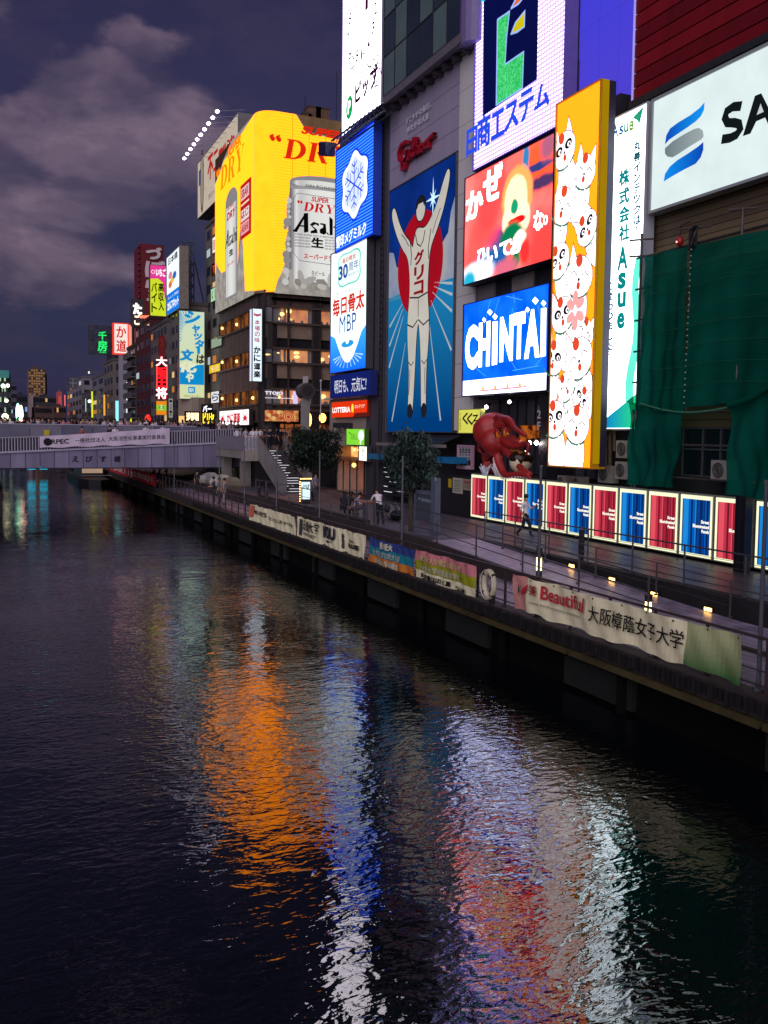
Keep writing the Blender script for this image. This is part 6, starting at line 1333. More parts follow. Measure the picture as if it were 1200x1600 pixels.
B.poly('can', [(cl_+cw*.5+cw*.49*math.cos(a), ct_-1.9+.42*math.sin(a)) for a in [2*math.pi*i/24 for i in range(24)]], RAMPM(ST, .92, 0, cl_, cr_), .038)
B.stroke('can_label', [(cl_+cw*.97, ct_-2.3), (cl_+cw*.1, ct_-2.1), (cl_+cw*.05, ct_-2.7), (cl_+cw*.05, cb_+3.2), (cl_+cw*.14, cb_+2.4), (cl_+cw*.97, cb_+2.1)], .06, E((110, 108, 112), .7), .045)
K1 = E((14, 14, 18), .5); tz = .05
vy = lambda py: B.uv(487, py)[1]
vx = lambda px: B.uv(px, 350)[0]
B.text('can_lettering', 'KARA 辛口 KUCHI', vx(477), vy(293), vx(522), vy(288), K1, .01, z=tz)
B.text('can_lettering', 'SUPER', vx(486), vy(315), vx(513), vy(307), OR1, .03, z=tz, shear=.2); DRY(B, 'can_lettering', vx(474), vy(331), vx(522)-vx(474), vy(317)-vy(331), OR1, tz+.002)
def ash(B, part, x, y, w, h, mat, z):
    q = lambda a, b_: (x+a*w, y+b_*h); P = lambda *pts: B.poly(part, [q(*p) for p in pts], mat, z)
    P((-.03, .0), (.05, -.02), (.25, .9), (.24, 1.05)); P((.20, 1.0), (.30, 1.05), (.31, .06), (.21, .0)); P((.08, .3), (.24, .3), (.24, .38), (.09, .38)); P((-.03, 0), (-.04, .12), (.05, .08), (.06, 0))
    P((.36, .0), (.52, .05), (.50, .25), (.40, .40), (.47, .50), (.54, .42), (.55, .56), (.42, .62), (.34, .46), (.45, .22), (.36, .12))
    P((.57, .06), (.66, .0), (.72, .1), (.70, .58), (.58, .60), (.57, .52), (.64, .50), (.64, .38), (.56, .26)); P((.72, .1), (.75, .0), (.78, .02), (.74, .16))
    P((.79, 0), (.86, .03), (.86, .85), (.78, 1.0)); P((.86, .42), (.94, .62), (.99, .52), (.99, .03), (.92, 0), (.93, .42)); P((1.03, .0), (1.10, .03), (1.10, .58), (1.03, .52)); P((1.03, .7), (1.10, .72), (1.09, .86), (1.04, .82))
ash(B, 'can_lettering', vx(460), vy(365), (vx(536)-vx(460))/1.1, (vy(335)-vy(365)), K1, tz)
B.text('can_lettering', '生', vx(487), vy(386), vx(505), vy(371), K1, .04, z=tz)
for k_ in range(5):
    yv = vy(369.5+4.6*k_)
    B.text('can_lettering', 'ASAHI SUPER DRY IS BREWED', vx(460), yv, vx(485 if k_ else 522), yv+.17, K1, .01, z=tz)
    if k_: B.text('can_lettering', 'BEER CRISP TASTE', vx(508), yv, vx(524), yv+.17, K1, .01, z=tz)
B.text('can_lettering', 'スーパードライ', vx(475), vy(405), vx(527), vy(397), OR1, .03, z=tz); B.text('can_lettering', '生ビール', vx(487), vy(430), vx(508), vy(423), K1, .01, z=tz)
random.seed(14)
for i in range(16): u = i/15; B.disc('splash_ice', (cl_-.15+random.uniform(-.35, .25), cb_+u*(ct_-cb_-3)), random.uniform(.15, .5), E(random.choice(((200, 200, 200), (160, 158, 156), (222, 222, 220))), .75), .041+.0007*i, 7, rot=i)
for i in range(18): B.disc('splash_ice', (cl_+cw*random.uniform(-.1, 1), cb_+random.uniform(-.6, .7)), random.uniform(.3, 1.0), E(random.choice(((190, 186, 180), (160, 152, 146), (214, 210, 204))), .72), .055+.0007*i, 8, ry=random.uniform(.2, .5), rot=i)
B.done()
B = Board(bbx, (XK-.38, yK1, zb0), (0, -1, 0), (-1, 0, 0)); WdL = yK1-(YK-.35+rc)
B.rect('plaster', 0, 0, WdL, H, GLOWM((196, 190, 180), (150, 140, 134), .72, .8, .35, .7, 6), .004)
yl = [(0, 4.8), (.6, 6.4), (1.6, 5.4), (2.8, 4.6), (9.2, 4.4), (10.0, 8.0), (11, 7.4), (12.0, .8), (WdL, .4), (WdL, H), (4.0, H*.93), (1.0, H*.86), (0, H*.84)]
yl = [(x_*WdL/15.0 if x_ < WdL else x_, y_) for x_, y_ in yl]; B.poly('yellow_panel', yl, LEDM((430, 236, 44), (415, 222, 34), 1.0, 3.2, 0, .6), .02)
B.poly('bare_panel', [(0, H), (0, H*.85), (1.0, H*.87), (4.0, H*.935), (WdL*.45, H)], D((90, 60, 34), .6, .2), .015)
DO = E((236, 110, 6), 1.7)
ux = lambda px: B.uv(px, 330)[0]
DRY(B, 'lettering', ux(345), B.uv(345, 298)[1], ux(380)-ux(345), B.uv(345, 264)[1]-B.uv(345, 298)[1], DO, .04); B.text('lettering', 'SUPER', ux(356), B.uv(358, 247)[1], ux(377), B.uv(358, 230)[1], DO, .05, z=.04, shear=.2)
cl_, cr_, ct_, cb_ = ux(352.5), ux(371.5), B.uv(362, 294)[1], .9; cw = cr_-cl_
B.poly('bottle', [(cl_+cw*(.5-.5*math.cos(t)), ct_-1.6+1.6*math.sin(t)) for t in [math.pi*i/16 for i in range(17)]][::-1]+[(cl_, cb_), (cr_, cb_)], E((150, 148, 150), .8), .03)
B.rect('bottle', cl_, cb_+.3, cr_, ct_-1.9, RAMPM(ST, .9, 0, cl_, cr_), .034)
uy = lambda py: B.uv(360, py)[1]
B.text('bottle_lettering', 'SUPER', ux(356), uy(326), ux(366), uy(321), OR1, .03, z=.05, shear=.2); B.text('bottle_lettering', 'DRY', ux(355), uy(342), ux(369), uy(330), OR1, .04, z=.05, shear=.2); ash(B, 'bottle_lettering', ux(353), uy(384), (ux(371)-ux(353))/1.1, uy(358)-uy(384), K1, .05); B.text('bottle_lettering', '生', ux(359), uy(400), ux(365), uy(391), K1, .05, z=.05); B.text('bottle_lettering', 'スーパー', ux(356), uy(415), ux(367), uy(410), OR1, .03, z=.05)
B.done()
pb = thing('red_bordered_plate', 'slim red bordered plate with white and pink bands on the billboard left face', 'sign', (XK-.5, YK+4, zb0+9))
p0, p1 = onX(375.5, 375, XK-.5), onX(391, 372, XK-.5); B = Board(pb, (XK-.5, p0.y, p0.z), (0, -1, 0), (-1, 0, 0)); w, h = p0.y-p1.y, ZX(376, 291, XK-.5)-p0.z
B.box('plate', 0, 0, -.3, w, h, 0, E((205, 30, 30), .85)); [B.rect('band', .25, h*q[0], w-.5, h*q[1], E(q[2], .95), .01) for q in ((.06, .28, (240, 170, 180)), (.31, .52, (240, 226, 226)), (.60, .64, (255, 220, 200)), (.70, .93, (240, 200, 205)))]
for t_, q in (('SBAR', (.74, .90)), ('はじ', (.36, .50)), ('ASAHI', (.10, .24))): B.text('lettering', t_, .5, h*q[0], w-.8, h*q[1], E((205, 40, 50), .8), .03, z=.02)
B.done()
# rooftop plant
rp = thing('rooftop_tanks', 'row of brown boxy water tanks on the beer billboard roof', 'tanks', (XS+8, YK+3, zb1))
for i, (px, w) in enumerate(((474, 1.0), (482, 1.5), (494, 1.6))):
    X_ = XY(px, YK+3, 165); wallbox('tank', X_, YK+3, zb1, X_+w, YK+4.6, zb1+(2.3 if i else 1.5), D((112, 84, 66), .6, .25, 2, streak=True), rp); wallbox('tank_rim', X_-.06, YK+2.94, zb1+(2.3 if i else 1.5), X_+w+.06, YK+4.66, zb1+(2.45 if i else 1.65), D((80, 64, 56), .5), rp)
for px in (447, 512, 520): X_ = XY(px, YK+3, 178); wallbox('vent_box', X_, YK+2, zb1, X_+1.2, YK+4, zb1+.7, DARK, rp)
b = MB(); X_ = XY(474, YK+3); b.tube([(X_, YK+3, zb1), (X_, YK+3, zb1+3.4)], .05, DARK, 5); b.build('aerial', rp)
rw = thing('lightning_rod', 'thin vertical rod rising behind the beer billboard roof', 'rod', (XY(526, YK+6, 150), YK+6, zb1)); b = MB(); X_ = XY(526, YK+6, 120); b.tube([(X_, YK+6, zb1), (X_, YK+6, zb1+8)], .04, DARK, 5); b.build('rod', rw)
# ================================================================== ROW BEYOND THE BRIDGE
def bldg(name, label, px0, px1, ytop, X, col, z0=ZS, depth=14, floors=None, winc=(30, 30, 36), lit=.15, west=True, cat='building', Yn=None, Yf=None, bays=5, bal=False):
    """building whose canal face spans the sight lines px0 (far) .. px1 (near) on the plane x=X"""
    yf = YX(px0, X, 600) if Yf is None else Yf; yn = YX(px1, X, 600) if Yn is None else Yn
    zt = ZX(px1, ytop, X) if Yn is None else onY(px1, ytop, yn).z
    r_ = thing(name, label, cat, (X, yn, z0), 'buildings along the right bank beyond the bridge')
    m = D(col, .7, .22, .5, 0, streak=True)
    wallbox('wall', X, yn, z0, X+depth, yf, zt, m, r_); wallbox('parapet', X-.15, yn-.15, zt, X+depth, yf+.1, zt+.5, D(tuple(int(c*.8) for c in col), .7, .2), r_)
    n = floors or max(3, int((zt-z0)/3.4)); fh = (zt-z0)/n; by = max(1, min(bays, int((yf-yn)/2.6)))
    wm_ = D(winc, .15, .2, .5, spec=.8); random.seed(int(px0*7+px1))
    protos = {}
    def win(kind, size, loc, face):
        k = (kind, size, face)
        if k not in protos:
            b = MB(); w, h = size
            mm = {'d': wm_, 'w': E((255, 214, 150), .75), 'c': E((220, 236, 240), .6), 'o': E((240, 150, 70), .6)}[kind]
            if face == 'w': b.box(-.05, -w/2, 0, 0, w/2, h, D((70, 68, 70), .5)); b.box(-.07, -w/2+.1, .1, -.051, -.04, h-.1, mm); b.box(-.07, .04, .1, -.051, w/2-.1, h-.1, mm)
            else: b.box(-w/2, -.05, 0, w/2, 0, h, D((70, 68, 70), .5)); b.box(-w/2+.1, -.07, .1, -.04, -.051, h-.1, mm); b.box(.04, -.07, .1, w/2-.1, -.051, h-.1, mm)
            q = b.build('window', r_, off=(0, 0, 0)); protos[k] = q
        else: q = protos[k].copy(); COL.objects.link(q)
        q.location = Vector(loc)-Vector((X, yn, z0))
    for j in range(1, n):
        for i in range(by):
            yy = yn+(yf-yn)*(i+.5)/by; k = random.choice('wco') if random.random() < lit else 'd'
            win(k, (round((yf-yn)/by*.62, 2), round(fh*.5, 2)), (X, yy, z0+fh*j+fh*.25), 'w')
        nx = max(1, int(min(depth, 8)/2.6))
        for i in range(nx):
            xx = X+min(depth, 8)*(i+.5)/nx; k = random.choice('wco') if random.random() < lit else 'd'
            win(k, (1.5, round(fh*.5, 2)), (xx, yn, z0+fh*j+fh*.25), 's')
        if bal: wallbox('balcony', X-.8, yn+.2, z0+fh*j-.1, X-.02, yf-.2, z0+fh*j+.05, D((110, 104, 100), .6), r_); wallbox('balcony_rail', X-.82, yn+.2, z0+fh*j+.05, X-.76, yf-.2, z0+fh*j+.95, D((84, 80, 80), .5), r_)
    return r_, yn, yf, zt, X
# building with flood lit sign behind the beer billboard
fb, yn, yf, zt, _ = bldg('tall_building', 'tall grey building with stacked small signs left of the yellow billboard', 322, 344, 330, 28.6, (112, 108, 96), floors=12, bays=3, lit=.2, Yn=117, depth=10)
r_, B, Wd, Hd = canal_board('floodlit_sign', 'beige floodlit sign with red kanji and a blue emblem behind the yellow billboard', 'sign', 31.8, 309, 372.5, 255, 343, 176, None, T=2.2, face=None, rim=D((130, 126, 122), .6, .1), bezel=.1)
B.rect('display', .1, .1, Wd-.1, Hd-.1, D((214, 196, 176), .7, .08, .4), .005); B.rect('display', .12, .12, Wd-.12, Hd-.12, E((206, 190, 172), .85), .008)
B.G('emblem', [(311, 268), (319, 256), (317, 284), (311, 292)], E((20, 90, 160), .8), .03); B.disc('emblem_ring', B.uv(316, 283), 1.3, E((50, 50, 56), .6), .035, ry=5.0); B.disc('emblem_ring', B.uv(316, 283), .95, E((190, 170, 150), .6), .04, ry=4.2)
B.T('lettering', '不', 325, 248, 284, 333, E((190, 40, 40), .85), bold=.04); B.T('lettering', '二', 334, 240, 268, 341, E((190, 40, 40), .85), bold=.04); B.T('lettering', '製油', 342, 236, 255, 366, E((190, 40, 40), .85), bold=.04); B.T('lettering', '食をつくる', 326, 304, 313, 340, E((60, 56, 56), .6)); B.done()
for i in range(10):
    px, py = 342-5.8*i, 174+7.6*i
    if i == 0: px, py = 339.5, 174
    px = (339.5, 332.5, 326, 319.5, 313.7, 308, 303, 297.5, 292.5, 288)[i]; py = (174, 184, 193, 202, 210.5, 218, 225.5, 233, 240.5, 247.5)[i]
    a = onX(px, py, 28.2); f = thing('sign_floodlight', 'bright white floodlight on a long arm before the beige sign, number %d from the top' % (i+1), 'floodlight', a, 'floodlights on arms'); 
    f['label'] = 'bright floodlight on a long arm before the beige sign, %s from the top' % ('first', 'second', 'third', 'fourth', 'fifth', 'sixth', 'seventh', 'eighth', 'ninth', 'lowest')[i]
    b = MB(); b.ball(a, (.26, .34, .2), E((235, 225, 255), 12), 10, 6); b.build('lamp_head', f); b = MB(); b.tube([a, (31.8, a.y-.5, a.z+.6)], .045, D((150, 146, 160), .5, 0), 5); b.build('arm', f)
for i, (nm, pa, pb, tl, bl, col, txt, tc_, lb) in enumerate((('small_sign', 332, 341, 372, 398, (245, 238, 232), '居酒', (210, 90, 60), 'white lit sign highest on the tall grey building'), ('small_sign', 331, 341, 414, 432, (60, 20, 16), '下足', (240, 90, 50), 'dark red sign with orange characters on the tall grey building'), ('small_sign', 329.5, 341, 452, 474, (170, 210, 170), 'くし', (60, 120, 60), 'pale green sign on the tall grey building'),
      ('small_sign', 330, 347, 530, 546, (160, 180, 150), '', (0, 0, 0), 'grey green blank board on the tall grey building'), ('small_sign', 327, 345, 571, 585, (236, 190, 20), '十三', (250, 240, 200), 'yellow lit strip sign low on the tall grey building'), ('small_sign', 330, 343, 612, 631, (226, 226, 232), 'ら', (90, 90, 100), 'white round cornered lit sign just above the yellow neon'))):
    r_, B, Wd, Hd = canal_board(nm, lb, 'sign', 27.2 if i > 2 else 27.9, pa, pb, tl, bl, T=.3, face=E(col, .8 if i in (3, 1) else 1.1), group='small signs on the tall grey building', rim=DARK, bezel=.08)
    if txt: B.text('lettering', txt, Wd*.15, Hd*.2, Wd*.85, Hd*.8, E(tc_, .9), .03)
    B.done()
for i, (pa, pb, t0, t1, txt, col, lb) in enumerate(((291, 310, 645, 657, '道頓堀', (255, 225, 170), 'pale yellow neon characters above the bridge crowd'), (317, 334, 645, 662, 'ビリヤ', (255, 220, 40), 'bright yellow neon characters left of the white crab board'), (317, 330, 634, 643, 'バー', (240, 240, 250), 'white round neon characters above the yellow neon'))):
    a = onY(pa, t1, 116); c = onY(pb, t0, 116); f = thing('neon_sign', lb, 'neon sign', (a.x, 116, a.z), 'neon signs above the crowd'); B = Board(f, (a.x, 116, a.z), (1, 0, 0), (0, -1, 0)); B.box('back_panel', -.2, -.2, -.2, c.x-a.x+.2, c.z-a.z+.2, -.02, BLACK); B.text('neon_lettering', txt, 0, 0, c.x-a.x, c.z-a.z, E(col, 2.4), .03, z=.08); B.done()
# shutter sign and the tower building behind it
sb_, yn, yf, zt, _ = bldg('apartment_block', 'grey block behind the cream and blue shutter sign', 262, 282, 566-90, 24.6, (104, 98, 92), floors=9, bays=3, Yn=126.5, depth=4)
b = MB(); b.tube([(26.6, 126, ZS), (26.6, 126, 11)], 2.3, D((140, 126, 110), .6, .15, streak=True), 16); b.build('round_column', sb_)
r_, B, Wd, Hd = front_board('shutter_sign', 'tall cream lit sign with blue brush kana and a sunburst', 'sign', 124.0, 279, 320.5, 484, 624, T=.8, face=GRADM((214, 222, 170), (206, 224, 196), .98, 1, 0, 12), rim=D((90, 90, 84), .5), bezel=.12)
CB = E((14, 140, 205), 1.0); DKN = E((60, 60, 50), .6)
B.poly('corner_print', [(.15, .17*Hd), (Wd-.15, .17*Hd), (Wd-.15, .40*Hd), (Wd*.55, .39*Hd), (Wd*.3, .33*Hd), (.15, .36*Hd)], CB, .02)
for i in range(20):
    a = R(60+7*i); cxx, cyy = Wd*.55, Hd*.72; B.stroke('rays', [(cxx+math.cos(a)*Wd*.42, cyy+math.sin(a)*Wd*.5), (max(.15, cxx+math.cos(a)*Wd*.9), min(Hd-.15, cyy+math.sin(a)*Wd*1.05))], [.03, .12], CB, .022) if i > 4 else None
for ch, q in zip('シャッターは', ((.26, .86, .80, .99), (.52, .75, .80, .84), (.58, .68, .88, .745), (.62, .585, 1.0-.05, .675), (.70, .52, .80, .60), (.68, .415, .95, .51))): B.text('lettering', ch, Wd*q[0], Hd*q[1], Wd*q[2], Hd*q[3], CB if ch != 'は' else DKN, .05, z=.03, shear=.1)
for ch, q in zip('文化や', ((.06, .44, .55, .56), (.05, .31, .68, .43), (.28, .2, .55, .30))): B.text('lettering', ch, Wd*q[0], Hd*q[1], Wd*q[2], Hd*q[3], CB if ch == '文' else E((226, 232, 196), 1.0), .06, z=.035, shear=.15)
B.rect('logo', Wd*.36, Hd*.075, Wd*.62, Hd*.145, E((20, 150, 205), 1.0), .03); B.text('logo_lettering', 'BX', Wd*.40, Hd*.09, Wd*.58, Hd*.13, E((220, 235, 220), 1.0), .04, z=.04); B.text('lettering', '文化シヤッター', Wd*.2, Hd*.028, Wd*.82, Hd*.055, DKN); B.done()
# lattice tower
lt = thing('lattice_tower', 'steel lattice frame holding up the white and blue sign', 'tower', (XY(295, 130, 450), 130, 22))
x0, x1 = XY(284, 130, 430), XY(303, 130, 430); zz0, zz1 = onY(290, 480, 130).z, onY(290, 378, 130).z
for xx in (x0, x1, (x0+x1)/2+.2):
    for yy in (130, 132): b = MB(); b.tube([(xx, yy, zz0), (xx, yy, zz1)], .1, STEEL, 5); b.build('leg', lt)
for k_ in range(6):
    za, zb_ = zz0+(zz1-zz0)*k_/6, zz0+(zz1-zz0)*(k_+1)/6; b = MB(); b.tube([(x0, 130, za), (x1, 130, zb_)], .06, STEEL, 4); b.tube([(x1, 130, za), (x0, 130, zb_)], .06, STEEL, 4); b.tube([(x0, 130, zb_), (x1, 130, zb_)], .07, STEEL, 4); b.build('brace', lt)
x2 = XY(319, 130, 450); b = MB(); b.tube([(x1, 130, zz0+7), (x2, 130, zz0+.5)], .1, STEEL, 5); b.tube([(x1, 130, zz0+.6), (x2, 130, zz0+.3)], .08, STEEL, 5); b.build('stay', lt)
wallbox('roof_unit', x0, 129, zz0-.9, x1+1.5, 132, zz0, D((90, 86, 84), .5), lt)
r_, B, Wd, Hd = canal_board('net_cafe_sign', 'tall white and blue lit sign above the pink and lime sign, facing the canal', 'sign', 24.3, 260.5, 281, 401, 494, 385, 483, T=1.2, face=E((232, 240, 246), 1.2), rim=D((120, 118, 112), .5), bezel=.12)
B.rect('blue_band', .12, .12, Wd-.12, Hd*.36, E((20, 120, 220), 1.1), .02); B.text('lettering', 'カルフネット', Wd*.08, Hd*.08, Wd*.92, Hd*.22, E((250, 250, 255), 1.3), .04); B.text('lettering', 'ネット予約', Wd*.1, Hd*.26, Wd*.9, Hd*.31, E((250, 250, 255), 1.2)); B.text('lettering', '日本橋', Wd*.15, Hd*.84, Wd*.85, Hd*.95, INK, .02)
for k_, c in enumerate(((230, 120, 60), (240, 200, 80), (60, 110, 190), (230, 140, 160))): B.disc('picture', (Wd*(.3+.16*(k_ % 3)), Hd*(.5+.05*k_)), Wd*.14, E(c, .95), .02+.002*k_, 14, ry=Hd*.06)
B.done()
r_, B, Wd, Hd = front_board('job_sign', 'pink and lime lit sign with black kanji 高収入, hanging over the canal', 'sign', 137.0, 234, 260, 413, 493.5, T=.8, face=E((206, 222, 40), 1.05), rim=D((90, 90, 60), .5), bezel=.08)
B.poly('pink_panel', [(.08, Hd*.72), (Wd*.5, Hd*.74), (Wd*.78, Hd*.66), (Wd*.9, Hd*.35), (Wd-.08, Hd*.33), (Wd-.08, Hd-.08), (.08, Hd-.08)], E((232, 60, 150), 1.0), .02)
B.disc('logo', (Wd*.2, Hd*.86), Wd*.12, E((255, 215, 235), 1.1), .03); B.disc('logo', (Wd*.2, Hd*.86), Wd*.08, E((232, 60, 150), 1.0), .035); B.text('lettering', 'いちご', Wd*.38, Hd*.79, Wd*.95, Hd*.93, E((255, 250, 255), 1.3), .04)
for s_, x_, yt_, h_ in (('高収入', .52, .66, .185), ('バイト', .1, .66, .2)):
    for k_, ch in enumerate(s_): B.text('lettering', ch, Wd*x_, Hd*(yt_-h_*(k_+.92)), Wd*(x_+.32), Hd*(yt_-h_*k_-.01), E((40, 40, 10), .5), .03, z=.03)
B.done()
# maroon tower sign
zt_ = thing('maroon_tower', 'tall maroon tower sign with huge white kana behind the lime sign', 'tower sign', (XY(230, 170, 600), 170, ZS))
xa, xb = XY(220, 170, 450), XY(256.5, 170, 450); z1 = onY(240, 382, 170).z
wallbox('tower_body', xa, 170, ZS, xb, 178, z1, D((112, 24, 36), .5, .15, streak=True), zt_)
for k_ in range(13): z_ = onY(220, 495, 170).z+(z1-onY(220, 495, 170).z)*k_/13; b = MB(); b.ball((xa-.1, 170.5, z_+.5), (.45, .5, .4), D((84, 20, 30), .5), 7, 5); b.build('edge_bulb', zt_)
B = Board(zt_, (xa, 169.95, 0), (1, 0, 0), (0, -1, 0))
for ch, q in zip('づぼらや', ((229, 386, 404, 251), (228, 407, 432, 256), (228, 434, 455, 254), (230, 458, 480, 254))): B.T('lettering', ch, q[0], q[1], q[2], q[3], D((226, 208, 208), .5, 0), bold=.08, z=.2)
B.done()
# facades further along
rows = [('narrow_building', 'narrow grey building with the red neon sign, beside the round column', 236, 262, 502, 24.2, (98, 90, 88), dict(floors=8, bays=5, depth=5)),
        ('dark_red_building', 'dark maroon building below the maroon tower sign', 212, 236, 497, 24.6, (74, 22, 28), dict(floors=8, bays=3, lit=.05, depth=12)),
        ('brown_building', 'brown balconied building left of the maroon building', 199, 212, 540, 24.4, (70, 60, 56), dict(floors=9, bays=4, bal=True, depth=9)),
        ('grey_block', 'grey block with tall window strips right of the dark brick tower', 163, 177, 563, 24.8, (108, 100, 92), dict(floors=6, bays=3, depth=14)),
        ('arched_building', 'pale building with an arched top in front of the dark brick tower', 144, 163, 585, 25.0, (110, 106, 112), dict(floors=6, bays=2, lit=.1, depth=8)),
        ('low_block', 'low grey block left of the arched building', 128, 144, 612, 24.8, (96, 90, 92), dict(floors=5, bays=4, depth=12)),
        ('stepped_block', 'pale block with a framed billboard shell on its roof', 105, 128, 590, 25.2, (126, 118, 124), dict(floors=6, bays=5, depth=20))]
for nm, lb, p0, p1, yt, X, c, kw in rows: bldg(nm, lb, p0, p1, yt, X, c, **kw)
bldg('dark_tower', 'dark brick tower with green neon characters on its crown', 137, 176, 508, 34, (30, 30, 38), Yn=260, Yf=290, floors=14, bays=3, lit=.0, depth=9)
B0 = thing('green_neon_sign', 'green neon characters 千房 on the dark brick tower', 'neon sign', onY(160, 550, 259)); B = Board(B0, (XY(153, 259.5, 540), 259.6, onY(153, 552, 259.6).z), (1, 0, 0), (0, -1, 0))
for ch, q in zip('千房', ((154, 518, 530, 166), (153, 532, 548, 167))): B.T('neon_lettering', ch, q[0], q[1], q[2], q[3], E((40, 230, 110), 1.3), bold=.03, z=.1)
B.T('neon_lettering', 'CHIBO', 155, 549, 551.5, 166, E((40, 230, 110), 1.2), bold=.03, z=.1); B.done()
cw_ = thing('crown_cladding', 'grey brick cladding panels round the crown of the dark tower', 'cladding', (XY(137, 259.9, 540), 259.9, 40)); xa, xb = XY(137, 259.9, 540), XY(176, 259.9, 540); za, zb_ = onY(137, 554, 259.9).z, onY(137, 507, 259.9).z
for j in range(7):
    for i in range(7): wallbox('panel', xa+(xb-xa)*i/7+.06, 259.8, za+(zb_-za)*j/7+.06, xa+(xb-xa)*(i+1)/7-.06, 259.95, za+(zb_-za)*(j+1)/7-.06, D(random.choice(((62, 58, 66), (52, 50, 60), (72, 66, 72))), .5, .1), cw_)
# crab chain sign
r_, B, Wd, Hd = front_board('red_kanji_sign', 'white lit box sign with red border and huge red characters on a pale column', 'sign', 180, 177, 201, 504, 553, T=1.6, face=E((240, 226, 220), 1.1), rim=E((240, 60, 40), 1.1), bezel=.2)
for ch, q in zip('か道', ((182, 510, 527, 197), (182, 531, 549, 197))): B.T('lettering', ch, q[0], q[1], q[2], q[3], E((215, 20, 14), 1.0), bold=.02, z=.03)
for k_ in range(5): B.rect('stripe', .4+Wd*.18*k_, .3, .45+Wd*.18*k_, Hd-.3, E((250, 190, 180), 1.1), .02)
B.box('side_face', Wd+.0, .2, -1.5, Wd+.6, Hd-.2, -.1, E((245, 150, 130), 1.1)); 
B.done(); x_ = XY(193.5, 180, 600); wallbox('column', x_-.8, 180.2, ZS, x_+.8, 181.6, onY(193, 554, 180).z, D((150, 146, 156), .5, .1), r_)
# white neon brush sign near the lime sign
f = thing('white_neon_sign', 'scribbled white neon characters left of the lime sign', 'neon sign', onY(215, 500, 158)); B = Board(f, (XY(208, 158, 490), 158, onY(208, 507, 158).z), (1, 0, 0), (0, -1, 0)); B.box('back_panel', -.4, -.3, -.3, 1.9, 4.3, -.02, D((60, 56, 60), .5)); B.T('neon_lettering', 'た', 208.5, 474, 490, 221, E((255, 250, 245), 2.6), bold=.05, z=.1); B.T('neon_lettering', 'ご', 210, 491, 507, 219, E((255, 225, 190), 2.4), bold=.03, z=.1); B.done()
f = thing('red_lantern_row', 'row of small red lights on the roof edge below the maroon tower', 'lights', onY(226, 496, 156))
for k_ in range(7): a = onY(219+k_*2.1, 494.5+(k_ % 2), 156); b = MB(); b.ball(a, .22, E((255, 110, 80), 2.2), 6, 4); b.build('lantern', f)
# red neon gyoza sign
f = thing('red_neon_sign', 'vertical sparkling red neon sign with white hot characters and a green yellow board below', 'neon sign', onY(252, 640, 128)); X0_ = XY(244, 128, 600)
B = Board(f, (X0_, 128, onY(244, 623, 128).z), (1, 0, 0), (0, -1, 0)); a = B.uv(261, 570); B.box('back_panel', 0, 0, -.5, a[0], a[1], -.02, D((60, 8, 12), .5))
for ch, q in zip('大阪王将', ((243.5, 557, 572, 261), (245, 574, 589, 260), (245, 590, 604, 260), (243.5, 605, 623, 261))):
    B.T('neon_glow', ch, q[0], q[1], q[2], q[3], E((235, 24, 34), 1.9), bold=.04, z=.06); 
    if ch in '大将': B.T('neon_tube', ch, q[0]+.4, q[1]+.5, q[2]-.5, q[3]-.4, E((255, 205, 200), 3.0), bold=.02, z=.1)
for k_ in range(26):
    for sx_ in (0.05, 1.0): b_ = B.uv(244+16.5*sx_, 573+k_*1.35); B.disc('bulbs', b_, .09, E((255, 60, 60), 2.4), .08, 6)
B.done()
B = Board(f, (X0_, 128, onY(244, 648, 128).z), (1, 0, 0), (0, -1, 0)); a = B.uv(260, 627); B.box('lower_board', 0, 0, -.4, a[0], a[1], -.02, DARK); B.rect('lower_board', 0, 0, a[0], a[1], E((240, 140, 30), 1.0), .01); B.rect('lower_board', 0, a[1]*.3, a[0], a[1]*.72, E((150, 200, 50), 1.0), .015); B.disc('lower_board', (a[0]/2, a[1]*.55), a[0]*.26, E((30, 170, 90), 1.0), .02); B.text('lettering', '王', a[0]*.35, a[1]*.4, a[0]*.65, a[1]*.7, E((240, 240, 160), 1.1), .03, z=.03); B.done()
r_, B, Wd, Hd = front_board('black_white_strip_sign', 'narrow pale vertical sign with black marks beside the orange board', 'sign', 127.6, 263, 270.5, 622, 653, T=.3, face=E((170, 166, 160), .7), rim=DARK, bezel=.05); B.disc('print', (Wd/2, Hd*.85), Wd*.3, INK, .02); vt('ステーキ', Wd*.25, Wd*.75, Hd*.7, Hd*.08, INK); B.done()
r_, B, Wd, Hd = front_board('arched_red_sign', 'dim dark red arched sign above the sparkling neon sign', 'sign', 128.2, 248, 258.5, 529, 556, T=.3, face=None, rim=D((120, 22, 26), .5), bezel=0); B.disc('arch', (Wd*.5, Hd), Wd*.5, D((120, 22, 26), .5), .01); B.text('lettering', '王', Wd*.3, Hd*.6, Wd*.7, Hd*.95, D((180, 60, 50), .5)); B.done()
a = onY(231, 654, 122); f = thing('red_lantern', 'glowing red lantern shape above the crowd in the middle of the bridge', 'lantern', a); b = MB(); b.ball(a, (.4, .35, .5), GLOWM((255, 60, 40), (200, 20, 20), 1.6, 3), 10, 8, lambda d: 1+.12*math.sin(9*d.z)); b.build('shade', f)
